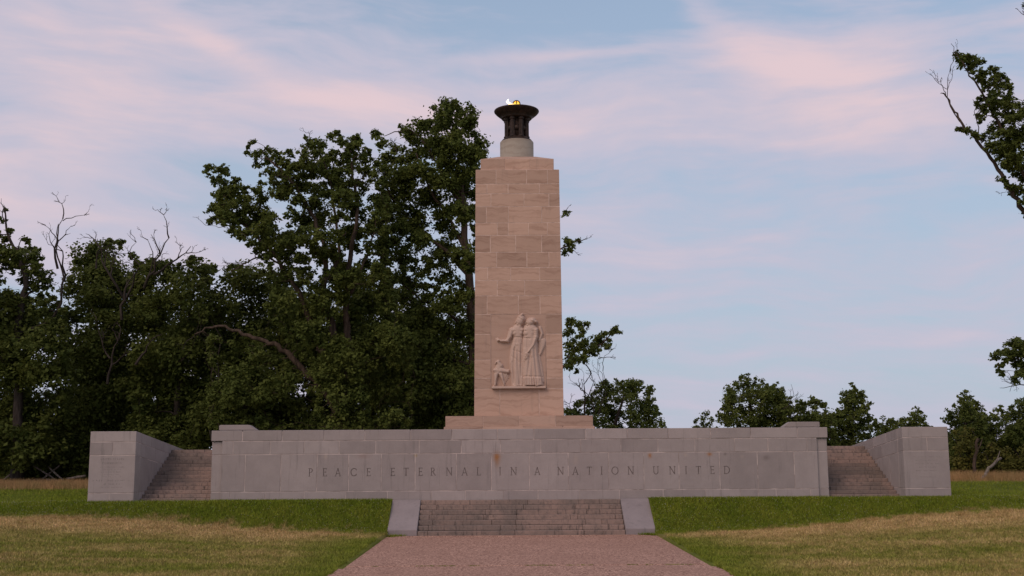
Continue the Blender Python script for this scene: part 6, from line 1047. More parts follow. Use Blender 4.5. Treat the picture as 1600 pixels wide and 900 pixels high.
 {'name':'shrub','label':'shrub behind the crossed fence stakes','cat':'shrub','group':'shrubs at the edge of the wood','base':(-29.78,24,1.71),'limbs':[([(-29.78,24,1.71),(-30.14,24,2.78),(-30.6,24,3.7)],.04,.01),([(-29.78,24,1.71),(-29.87,24,2.78),(-30.05,24,3.69)],.04,.01),([(-29.78,24,1.71),(-29.6,24,2.78),(-29.51,24,3.69)],.04,.01),([(-29.78,24,1.71),(-29.32,24,2.78),(-28.97,24,3.69)],.04,.01)],'clumps':[(-29.41,23.59,3.79,.3),(-29.42,23.35,2.42,.54),(-28.53,23.03,2.44,.34),(-28.53,23.22,1.94,.38),(-30.29,24.99,3.22,.58),(-29.66,24.91,3.53,.35),(-30.5,24.26,2.04,.51),(-30.01,24,2.72,.66),(-29.43,24.36,2.08,.51),(-30.32,24.01,3.36,.29),(-28.84,23.62,2.48,.34),(-29.73,24.65,2.74,.56),(-29.61,24.91,3.28,.35),(-29.72,24.37,3.56,.46),(-30.43,24.88,2.22,.56),(-29.38,23.29,3.72,.46),(-30.06,24.62,1.84,.71),(-29.88,23.96,3.48,.5),(-29.89,23.12,2.31,.67),(-30,23.01,2.74,.46),(-29.36,23.16,2.05,.68),(-30.16,23.64,2.75,.53)],'dens':330,'mat':'shrub','bark':'darkbark','dead':[],'size':.2},
 {'name':'shrub','label':'shrub against the left side of the left wing wall','cat':'shrub','group':'shrubs at the edge of the wood','base':(-27.23,23,1.69),'limbs':[([(-27.23,23,1.69),(-27.65,23,2.89),(-28.16,23,3.84)],.04,.01),([(-27.23,23,1.69),(-27.34,23,2.89),(-27.54,23,3.84)],.04,.01),([(-27.23,23,1.69),(-27.03,23,2.89),(-26.93,23,3.83)],.04,.01),([(-27.23,23,1.69),(-26.73,23,2.89),(-26.31,23,3.83)],.04,.01)],'clumps':[(-26.7,22.28,1.97,.6),(-27.69,23.6,3.36,.67),(-26.61,22.03,2.42,.44),(-26.07,22.16,2.83,.54),(-28.05,23.25,2.24,.66),(-26.25,22.45,3.2,.28),(-28.16,23.14,1.83,.37),(-26.66,23.2,2.53,.45),(-28.31,23.64,2.72,.33),(-26.86,23.23,3.73,.47),(-27.21,23.55,2.93,.52),(-27.99,23.81,3.43,.6),(-27.15,22.48,2.31,.47),(-27.04,22.16,3.06,.45),(-27.4,22.77,3.92,.32),(-27.3,23.44,3.48,.66),(-27.58,22.8,2.65,.53),(-26.72,23.52,2,.65),(-27.88,23.48,2.02,.59),(-27.28,22.72,3.69,.58),(-26.82,22.29,3.7,.5),(-27.4,23.67,2.95,.64),(-27.44,22.78,4.13,.17),(-27.93,23.2,4.32,.16)],'dens':330,'mat':'shrub','bark':'darkbark','dead':[],'size':.2},
 {'name':'shrub','label':'dark shrub showing above the left wing wall','cat':'shrub','group':'shrubs at the edge of the wood','base':(-25,25,1.71),'limbs':[([(-25,25,1.71),(-25.71,25,3.29),(-26.49,25,4.4)],.04,.01),([(-25,25,1.71),(-25.23,25,3.29),(-25.52,25,4.4)],.04,.01),([(-25,25,1.71),(-24.74,25,3.29),(-24.55,25,4.39)],.04,.01),([(-25,25,1.71),(-24.26,25,3.28),(-23.58,25,4.39)],.04,.01)],'clumps':[(-25.14,25.18,2.86,.55),(-23.49,24.68,3.39,.56),(-26.23,24.61,2.99,.67),(-23.78,24.74,3.98,.34),(-24.5,25.51,4.42,.25),(-24.78,25.34,3.29,.47),(-24.08,24.55,2.62,.69),(-25.56,25.36,3.74,.59),(-25.45,24.13,4.31,.46),(-23.45,24.2,3.12,.67),(-23.7,25.69,2.54,.69),(-25.65,24.42,3.86,.62),(-24.56,24.88,4.16,.64),(-26.01,25.13,2.29,.69),(-26.36,24.85,2.26,.68),(-24.81,25.28,2.25,.49),(-24.07,24.67,2.25,.65),(-26.64,25.44,3.52,.26),(-24.42,25.18,3.87,.65),(-25.51,24.52,2.96,.47),(-24.28,24.85,3.69,.46),(-25.69,25.59,3.67,.66),(-25.56,25.28,4.92,.15),(-26.26,25.99,4.85,.25),(-25.8,25.87,4.91,.16),(-24.16,25.62,4.49,.18),(-24.12,24.82,4.5,.16),(-25.03,25.78,4.69,.12),(-24.94,25.78,4.75,.29)],'dens':330,'mat':'shrub','bark':'darkbark','dead':[],'size':.2},
 {'name':'shrub','label':'dark shrub at the top of the left side stairs','cat':'shrub','group':'shrubs at the edge of the wood','base':(-20.65,23,1.69),'limbs':[([(-20.65,23,1.69),(-21.38,23,3.2),(-22.16,23,4.2)],.04,.01),([(-20.65,23,1.69),(-20.88,23,3.2),(-21.17,23,4.19)],.04,.01),([(-20.65,23,1.69),(-20.39,23,3.2),(-20.18,23,4.19)],.04,.01),([(-20.65,23,1.69),(-19.89,23,3.2),(-19.18,23,4.18)],.04,.01)],'clumps':[(-21.61,23.91,4.19,.37),(-20.46,22.97,3.49,.46),(-18.81,22.31,2.15,.38),(-20.87,22.55,3.36,.62),(-19.7,23.4,3.29,.57),(-20.14,22.02,4.03,.54),(-22.03,23.61,3.39,.62),(-20.81,23.91,4.3,.29),(-20.72,22.8,3.87,.46),(-19.11,23.24,3.02,.51),(-21.74,22.47,3.61,.35),(-19.77,22.39,3,.5),(-21.42,23.92,2.49,.51),(-20.53,23.38,3.98,.47),(-20.64,22.1,2.97,.46),(-19.34,23.28,3.46,.47),(-19.98,22.86,3.52,.61),(-20.93,23.53,4.23,.47),(-21.06,22.82,3.8,.46),(-20.72,23.43,3.8,.58),(-19.66,22.07,2.16,.64),(-22.43,23.27,2.82,.27),(-21.24,22.37,4.66,.11),(-21.15,23.44,4.73,.24),(-20.56,22.57,4.41,.13),(-20.51,22.7,4.52,.19),(-20.33,23.06,4.62,.11),(-20.67,22.88,4.58,.21),(-20.59,23.21,4.8,.22)],'dens':330,'mat':'shrub','bark':'darkbark','dead':[],'size':.2},
 {'name':'shrub','label':'dark shrub above the left end of the long wall','cat':'shrub','group':'shrubs at the edge of the wood','base':(-17.15,25,1.71),'limbs':[([(-17.15,25,1.71),(-18.01,25,4.28),(-18.9,25,5.66)],.04,.01),([(-17.15,25,1.71),(-17.45,25,4.27),(-17.77,25,5.66)],.04,.01),([(-17.15,25,1.71),(-16.89,25,4.27),(-16.65,25,5.65)],.04,.01),([(-17.15,25,1.71),(-16.33,25,4.27),(-15.52,25,5.64)],.04,.01)],'clumps':[(-18,25.41,4.68,.55),(-15.87,25.12,3.82,.53),(-16.57,25.78,4.18,.59),(-17.44,25.98,3.4,.57),(-16.36,24.01,3.25,.49),(-18.04,24.68,3.31,.7),(-16.76,24.02,4.43,.49),(-16.15,25.97,4.18,.57),(-17.52,24.47,5.66,.46),(-18.12,25.78,5.2,.49),(-17.06,25.84,4.86,.58),(-18.86,24.95,2.93,.67),(-18.35,24.16,4.1,.46),(-16.36,24.5,5.14,.6),(-16.66,24.64,3.01,.67),(-15.93,25.29,3.36,.63),(-19.03,24.69,4.1,.31),(-18.15,25.13,4.37,.47),(-16.9,25.59,4.25,.59),(-15.81,24.94,4.77,.48),(-15.07,24.61,3.09,.32),(-17.3,25.68,5.85,.36),(-18.16,24.18,5.38,.24),(-19.07,24.9,4.54,.15),(-18.67,25.74,5.59,.24),(-18.43,24.84,5.87,.12),(-19.32,25.82,4.83,.12),(-18.23,24.99,5.72,.19),(-18.4,24.35,5.31,.21),(-17.42,24.19,6.21,.16),(-17.84,25.63,6.03,.13),(-17.99,25.57,6.08,.12),(-18.08,24.89,6.13,.12),(-16.69,25,5.93,.24),(-16.09,24.01,6.07,.14),(-16.25,24.95,6.08,.14),(-16.29,25.37,5.98,.26),(-15.5,25.3,5.09,.26),(-15.43,24.32,5.45,.2),(-16.07,25.32,6.01,.23),(-15.08,24.84,4.68,.14),(-15.74,24.94,5.46,.17),(-15.53,24.23,5.53,.28),(-15.92,25.03,5.56,.11)],'dens':330,'mat':'shrub','bark':'darkbark','dead':[],'size':.2},
 {'name':'shrub','label':'dark shrub under the leaning oak','cat':'shrub','group':'shrubs at the edge of the wood','base':(-12.62,26,1.71),'limbs':[([(-12.62,26,1.71),(-13.57,26,4.26),(-14.53,26,5.67)],.04,.01),([(-12.62,26,1.71),(-12.94,26,4.26),(-13.28,26,5.66)],.04,.01),([(-12.62,26,1.71),(-12.32,26,4.25),(-12.04,26,5.66)],.04,.01),([(-12.62,26,1.71),(-11.7,26,4.25),(-10.79,26,5.65)],.04,.01)],'clumps':[(-12.8,25.22,3.53,.56),(-13.92,26.79,2.87,.71),(-12.39,26.06,5.62,.65),(-13.62,25.63,5.56,.3),(-10.89,25.72,4.44,.51),(-12.13,26.53,3.87,.69),(-12.05,25.93,2.81,.48),(-11.4,26.95,3.91,.6),(-11.6,25.9,2.86,.62),(-13.02,26.24,4.4,.71),(-11.48,25.1,5.13,.52),(-13.44,26.92,5.33,.54),(-12.56,25.77,3.24,.52),(-13.88,25.84,3.46,.54),(-11.91,25.64,3.2,.51),(-13.62,26.32,4.4,.55),(-12.44,25.03,4.75,.64),(-13.75,25.34,5,.55),(-12.7,25.28,5.43,.56),(-11.86,26.26,4.01,.69),(-14.99,26.72,2.97,.31),(-11.18,25.23,4.78,.48),(-14.85,26.25,4.64,.25),(-14.15,25.82,5.38,.13),(-14.19,25.08,4.94,.12),(-14.46,25.92,5.08,.15),(-14.57,26.23,4.76,.29),(-14.78,26.96,4.97,.23),(-13.74,26.42,5.82,.21),(-12.99,25.46,5.86,.23),(-12.89,25.81,6.16,.17),(-13.13,26.23,6.24,.12),(-13.47,26.09,6.04,.15),(-12.2,25.97,6.22,.22),(-11.96,25.72,5.78,.22),(-12.23,25.96,5.92,.28),(-12.74,26.51,6.11,.28),(-11.84,26.73,5.91,.19),(-11.07,26.97,5.44,.27),(-11.12,25.03,5.86,.13),(-10.96,25.63,5.26,.19),(-10.77,26.66,5.04,.16),(-11.13,26.82,5.37,.15),(-10.46,25.68,4.9,.11),(-10.87,25.09,5.51,.14)],'dens':330,'mat':'shrub','bark':'darkbark','dead':[],'size':.2},
 {'name':'shrub','label':'dark shrub left of the shaft plinth','cat':'shrub','group':'shrubs at the edge of the wood','base':(-7.23,26,1.71),'limbs':[([(-7.23,26,1.71),(-8.33,26,4.23),(-9.44,26,5.64)],.04,.01),([(-7.23,26,1.71),(-7.6,26,4.23),(-7.98,26,5.63)],.04,.01),([(-7.23,26,1.71),(-6.87,26,4.22),(-6.52,26,5.62)],.04,.01),([(-7.23,26,1.71),(-6.15,26,4.22),(-5.06,26,5.62)],.04,.01)],'clumps':[(-7.73,26.77,5.67,.62),(-6.44,26.29,4.27,.62),(-8.23,25.41,4.41,.55),(-8.02,26.2,4.1,.67),(-7.28,25.65,4.35,.64),(-6.48,26.97,2.93,.64),(-8.99,26.49,4.5,.69),(-7.05,25.93,2.75,.63),(-9.83,25.71,3.79,.27),(-6.21,25.98,4.12,.7),(-6.97,26.57,3.03,.62),(-9.4,25.56,4.58,.34),(-8.47,26.95,4.93,.65),(-6.08,26.99,3.53,.73),(-5.03,26.65,4.7,.28),(-7.58,26.72,5.04,.71),(-4.86,25.23,3.41,.63),(-9.68,26.87,4.4,.71),(-5.3,25.8,3.78,.55),(-6.24,26.03,4.99,.67),(-8.58,26.22,3.13,.69),(-5.87,25.55,3.67,.54),(-9.32,26.91,5.18,.28),(-8.67,26.69,6,.29),(-8.54,25.79,5.69,.15),(-9.31,26.72,5,.16),(-8.35,25.55,5.9,.28),(-8.88,25.68,5.43,.16),(-8.99,25.59,5.25,.25),(-9.33,26.46,5.16,.22),(-8.29,26.13,5.89,.23),(-7.7,26.39,6.13,.11),(-8.29,26.16,5.78,.14),(-8.4,26.02,6.18,.28),(-7.76,25.53,6.13,.26),(-6.54,26.24,5.83,.14),(-6.94,25.95,5.89,.23),(-6.17,25.67,5.79,.16),(-6.58,25.8,6.09,.19),(-5.97,25.8,5.74,.15),(-6.65,26.65,6.12,.19),(-5.33,25.24,5.77,.19),(-4.72,26.79,4.44,.12),(-5.17,25.48,5.11,.15),(-5.23,25.74,5.08,.16),(-4.55,26.36,4.53,.27),(-5.35,25.97,5.28,.13),(-5.51,25.55,5.77,.16)],'dens':330,'mat':'shrub','bark':'darkbark','dead':[],'size':.2},
 {'name':'shrub','label':'dark shrub deep in the wood at the left edge','cat':'shrub','group':'shrubs at the edge of the wood','base':(-34.69,31,1.71),'limbs':[([(-34.69,31,1.71),(-35.5,31,3.54),(-36.44,31,5.28)],.04,.01),([(-34.69,31,1.71),(-34.95,31,3.53),(-35.33,31,5.27)],.04,.01),([(-34.69,31,1.71),(-34.4,31,3.53),(-34.22,31,5.26)],.04,.01),([(-34.69,31,1.71),(-33.85,31,3.53),(-33.12,31,5.26)],.04,.01)],'clumps':[(-34.98,30.96,3.96,.82),(-35.02,30.04,4.31,.74),(-33.45,30.49,4.52,.74),(-33.58,30.77,2.18,.8),(-35.03,31.57,1.78,.82),(-34.42,30.5,1.92,.91),(-32.58,30.07,1.79,1.01),(-33.54,30.55,3.06,.81),(-34.17,30.61,2.77,.7),(-34.03,31.9,3.34,.88),(-32.82,30.79,2.77,.44),(-36.35,30.92,3.56,.44),(-35.3,31.12,3.67,.86),(-35.81,31.63,5.2,.46),(-36.57,31.3,2.35,.49),(-34.43,31.52,4.27,.9),(-34.64,31.14,3.02,.9),(-35.59,30.84,2.49,1.04),(-35.58,30.5,3.16,1.02),(-32.97,31.19,3.66,.46),(-35.18,31.59,1.87,.8),(-33.09,31.03,2.84,.93),(-33.89,31.25,3.21,.98),(-35.42,30.25,2.13,.76),(-34.45,30.2,4.1,.92),(-36.49,31.75,4.12,.48),(-36.19,30.45,2.68,.42),(-33.6,30.92,3.37,.88),(-34.95,31.87,4.34,.88),(-32.87,30.39,3.68,.69),(-35.3,31.48,2.77,.95),(-34.14,31.24,2.79,.76),(-34.96,31.2,5.41,.46),(-33.37,30.1,5.13,.43),(-35.48,31.23,5.51,.18),(-34.96,30.46,5.72,.13),(-35.53,31.15,5.68,.23),(-33.57,30.57,5.39,.21),(-33.39,30.59,5.5,.3),(-35.05,31.83,5.84,.14),(-34.71,30.82,5.74,.26)],'dens':330,'mat':'shrub','bark':'darkbark','dead':[],'size':.26},
 {'name':'shrub','label':'dark shrub deep in the wood left of the wing wall','cat':'shrub','group':'shrubs at the edge of the wood','base':(-31.1,32,1.71),'limbs':[([(-31.1,32,1.71),(-31.93,32,3.51),(-32.87,32,5.28)],.04,.01),([(-31.1,32,1.71),(-31.37,32,3.51),(-31.74,32,5.27)],.04,.01),([(-31.1,32,1.71),(-30.81,32,3.51),(-30.62,32,5.27)],.04,.01),([(-31.1,32,1.71),(-30.25,32,3.5),(-29.5,32,5.26)],.04,.01)],'clumps':[(-32.11,31.94,4.39,.69),(-30.35,32.44,2.36,.75),(-30.02,31.94,4.56,.94),(-32.05,31.51,4.71,.49),(-32.34,31.98,3.74,.84),(-30.79,32.25,1.88,.81),(-29.43,32.54,2.05,.52),(-30.73,31.82,4.38,.8),(-30.36,32.78,2.97,.74),(-31.39,32.88,2.96,.8),(-31.88,32.4,1.74,.8),(-31.03,31.66,3.77,.77),(-32.24,33,2.71,.73),(-29.15,31.04,1.96,.83),(-32.53,32.25,3.14,.89),(-31.89,31.63,5.02,.38),(-32.86,32.7,1.9,.95),(-31.57,32.09,4.66,.74),(-29.86,32.47,2.15,.72),(-33.08,32.49,2.35,.53),(-28.74,31.09,2.47,.38),(-32.7,32.36,2.63,1.04),(-32.35,32.97,5.25,.57),(-31.58,32.01,3.37,.75),(-32.42,32.95,4.81,.57),(-31.23,32.3,2.57,.89),(-30.18,32.58,3.79,1.05),(-29.38,32.31,2.03,.54),(-30.76,31.95,3.58,.94),(-32.35,32.05,4.57,.59),(-32.72,31.8,3.78,.41),(-31,32.45,5.25,.53),(-29.03,31.49,3.2,.48),(-29.95,31.66,2.23,.75),(-31.59,32.26,5.77,.2),(-31.99,32.01,5.58,.14),(-31.53,32.45,5.82,.15),(-30.78,31.93,5.79,.28),(-31.06,32.94,5.93,.32),(-30.81,32.73,5.52,.19),(-30.33,31.37,5.59,.24)],'dens':330,'mat':'shrub','bark':'darkbark','dead':[],'size':.26},
 {'name':'oak_tree','label':'round tree just right of the shaft with a bare snag beside it','cat':'tree','group':'small trees behind the right end of the memorial','base':(6.45,28,1.57),'limbs':[([(6.45,28,1.57),(6.81,28,5.02),(7.17,28,6.33),(7.51,28,7.1)],.2,.04)],'clumps':[(5.24,29.64,3.2,.64),(6.83,29.06,6.44,.65),(6.62,26.62,2.64,.37),(7.81,29.16,5.83,.59),(5.64,27.78,2.09,.43),(8.71,29.94,2.69,.4),(5.7,27.39,6.78,.66),(7.58,27.63,3.92,.36),(8.09,27.82,6.35,.29),(8.58,29.27,5.58,.48),(5.52,29.31,5.23,.6),(4.99,28.04,2.29,.3),(8.1,29.76,2.71,.49),(4.22,26.86,2.29,.66),(7.71,26.3,6.5,.54),(7.82,28.99,3.5,.68),(9.3,27.67,3.93,.34),(8.32,26.15,4.83,.37),(5.17,27.96,4.29,.33),(3.78,28.66,3.21,.49),(8.88,27.29,5.17,.39),(5.73,27.1,3.02,.58),(6.75,27.97,2.15,.6),(6.96,28.84,5.67,.46),(6.53,29.18,5.7,.36),(7.88,27.1,6.87,.37),(5.98,28.32,6.34,.4),(9.59,29.23,2.99,.43),(4.79,26.94,2.96,.37),(9.12,28.56,7.1,.34),(9.66,29.98,2.43,.32),(7.76,26.27,5.6,.56),(6.62,28.08,3.28,.39),(5,26.71,2.54,.28),(4.8,29.87,4.64,.6),(3.96,26.16,3.71,.52),(4.08,27.91,5.83,.44),(5.75,26.57,5.1,.29),(4.2,27.35,4.23,.5),(5.55,28.22,2.38,.59),(5.04,29.69,5.42,.55),(4.53,26.64,4.12,.39),(8.33,26.85,2.98,.29),(5.29,26.45,3.88,.37),(4.88,27.6,6.44,.33),(4.12,27.7,3.14,.43),(6.78,28.79,4.86,.66),(8.28,26.95,3.48,.59),(4.83,29.1,4.67,.47),(3.34,27.36,4.25,.18),(7.81,26.61,3.78,.6),(3.68,28.86,5.45,.61),(5.91,26.62,5.93,.46),(5.19,29.11,6.03,.41),(3.56,26.21,3.9,.55),(8.3,29.69,4.28,.43),(6.27,27.92,6.98,.33),(9.34,26.21,4.77,.5),(4.29,27.89,5.59,.39),(5.45,26.81,4.75,.61),(6.09,28.78,3.56,.52),(6.59,29.01,5.57,.67),(9.29,29.59,6.27,.41),(7.71,27.53,7.61,.29),(8.2,29.81,2.38,.34),(6.8,26.13,2.39,.35),(3.75,26.46,5.49,.52),(4.05,27.82,2.72,.48),(8.72,26.39,4.2,.61),(6.47,29.5,2.75,.66),(3.32,26.45,2.08,.36),(8.62,28.09,6.25,.29),(5.55,28.23,2.17,.33),(6.6,28.48,2.43,.44),(3.64,29.12,5.86,.35),(6.1,26.23,4.52,.59),(7.73,27.79,4.82,.58),(5.73,27.36,7.35,.23),(4.07,26.33,5.23,.34),(5.93,28.6,3.54,.63),(7.3,27.48,7.75,.31),(6.32,27.79,3.68,.67),(4.04,26.95,4.19,.38),(9.05,27.83,5.62,.4),(8.03,27.65,7.46,.6),(9.27,29.75,3.6,.48),(8.15,29.56,7.51,.52),(5.82,27.16,3.99,.39),(4.81,26.18,3.66,.51),(9.88,29.04,5.12,.3),(7.56,29.85,7.13,.55),(7.12,26.46,3.25,.52),(6.42,28.71,5.81,.48),(8.27,28.92,7.42,.48),(4.69,29.93,3,.39),(3.74,26.34,2.57,.27),(3.34,26.79,4.75,.17),(7.12,28.83,4.25,.29),(6.14,28.1,6.16,.28),(9.01,29.64,6.6,.55),(7.48,29.22,3.67,.39),(3.46,28.88,3.11,.35),(9.74,27.05,4.55,.33),(6.54,26.6,6.79,.4),(4.25,29.76,4.82,.63),(4.63,28.79,5.12,.58),(3.64,28.47,2.85,.48),(3.8,26.57,4.41,.55),(8.85,28,2.31,.37),(9.07,29.64,3.06,.62),(7.3,27.87,4.06,.53),(3.39,26.52,4.91,.28),(6.52,29.73,6.3,.31),(8.11,27.26,4.77,.61),(7.9,26.09,5.17,.45),(7.26,27.02,7.5,.36),(7.85,27.81,7.08,.57),(8.92,26.47,3.72,.58),(6.57,27.49,4.54,.42),(8.71,29.69,4.3,.39),(9.22,27.05,5.53,.64),(3.7,28.91,3,.65),(8.58,28.8,2.42,.34),(9.22,27.37,5.22,.39),(6.93,28.75,2.75,.56),(6.86,28.62,7.44,.51),(7.26,28.84,4.58,.45),(7.9,29.35,5.47,.33),(8.31,26.86,3.85,.46),(5.57,28.79,6.28,.48),(6.42,28.47,7.27,.44),(5.81,29.88,4.29,.49),(9.05,27.08,5.88,.38),(6.35,29.33,4.14,.51),(3.65,26.67,2.08,.47),(6.28,26.53,2.32,.31),(9,28.97,4.67,.55),(5.43,26.26,5.3,.57),(9.81,29.4,4.39,.54),(4.01,27.18,2.5,.37),(8.39,29.42,2.55,.54),(4.53,29.45,5.59,.48),(7.07,27.89,2.69,.6),(5.26,27.93,6.32,.57),(8.82,28.78,6,.54),(8.86,29.37,6.25,.48),(6.51,27.45,2.42,.41),(3.61,26.16,5.84,.21),(3.79,28.39,5.9,.21),(4.21,26.53,6.39,.3),(4.12,27.25,6.25,.24),(4.55,29.4,6.62,.18),(4.68,28.94,6.54,.25),(4.71,27.06,6.62,.26),(5.05,28.45,6.73,.27),(5.94,29.18,7.79,.18),(5.58,27.33,7.19,.16),(5.37,27.83,7.13,.24),(5.62,26.58,7.47,.29),(6.14,27.13,7.84,.23),(6.22,26.61,7.48,.18),(5.95,26.05,7.44,.15),(6.14,27.75,7.86,.28),(7.05,26.38,7.74,.16),(7.7,28.75,7.75,.16),(6.75,27.12,7.98,.13),(8.42,27.91,7.86,.25),(8.43,29.1,7.81,.23),(8.02,29.61,7.85,.22),(7.97,28.41,7.91,.2),(9,26.54,7.44,.24),(8.65,28.12,7.47,.16),(8.87,26.66,7.32,.15),(9.24,28.46,7.2,.22),(8.96,26.59,6.51,.25),(9.01,27.2,7.26,.23),(8.93,26.35,6.6,.25),(9.68,29.55,6.21,.13),(9.69,29.43,6.27,.17),(10.06,29.08,5.04,.14),(9.75,28.72,5.7,.19),(9.67,29.82,5.86,.16),(9.5,28.76,5.78,.28)],'dens':360,'mat':'rtree','bark':'darkbark','dead':[((5.02,26,3.91),(5.05,26,8.31),.09,5),((5.17,26,5.15),(4.04,26,7.65),.05,4),((5.42,26,5.56),(5.81,26,8.48),.05,4),((4.21,26,4.94),(3.35,26,6.48),.04,3)],'size':.2},
 {'name':'oak_tree','label':'small treetop barely showing above the long wall','cat':'tree','group':'small trees behind the right end of the memorial','base':(13.59,34,1.57),'limbs':[([(13.59,34,1.57),(13.66,34,4.18),(13.72,34,4.8),(13.77,34,4.69)],.1,.04)],'clumps':[(14.1,33.34,3.36,.29),(14.1,34.35,5.14,.22),(13.29,33.32,4.52,.36),(13.27,34.64,2.27,.36),(13.61,34.25,4.01,.22),(12.95,33.59,2.52,.22),(13.02,33.28,3.12,.39),(13.44,34.4,4.91,.25),(13.35,34.29,2.73,.24),(13.2,33.8,4.73,.32),(14.17,34.21,4.22,.28),(13.28,33.43,3.74,.38),(14.04,33.56,3.59,.39),(13.85,34.34,3.99,.35),(13.78,34.39,5.11,.26),(14.01,33.88,2.29,.26),(13.16,33.79,4.94,.15),(13.13,33.64,1.85,.25),(13.14,33.99,2.28,.24),(13.98,34.27,5.1,.4),(14.06,34.62,1.86,.36),(13.34,34.55,2.5,.32),(13.37,34.12,4.28,.38),(13.21,34.37,3.5,.26),(13.68,34.54,3.19,.22),(13.04,33.8,4.93,.17),(13.27,34.19,5.36,.18),(13.32,34.17,5.55,.13),(14.05,34.8,5.85,.33),(14.2,33.57,5.45,.29),(13.67,34.03,5.65,.25)],'dens':360,'mat':'rtree','bark':'darkbark','dead':[],'size':.18},
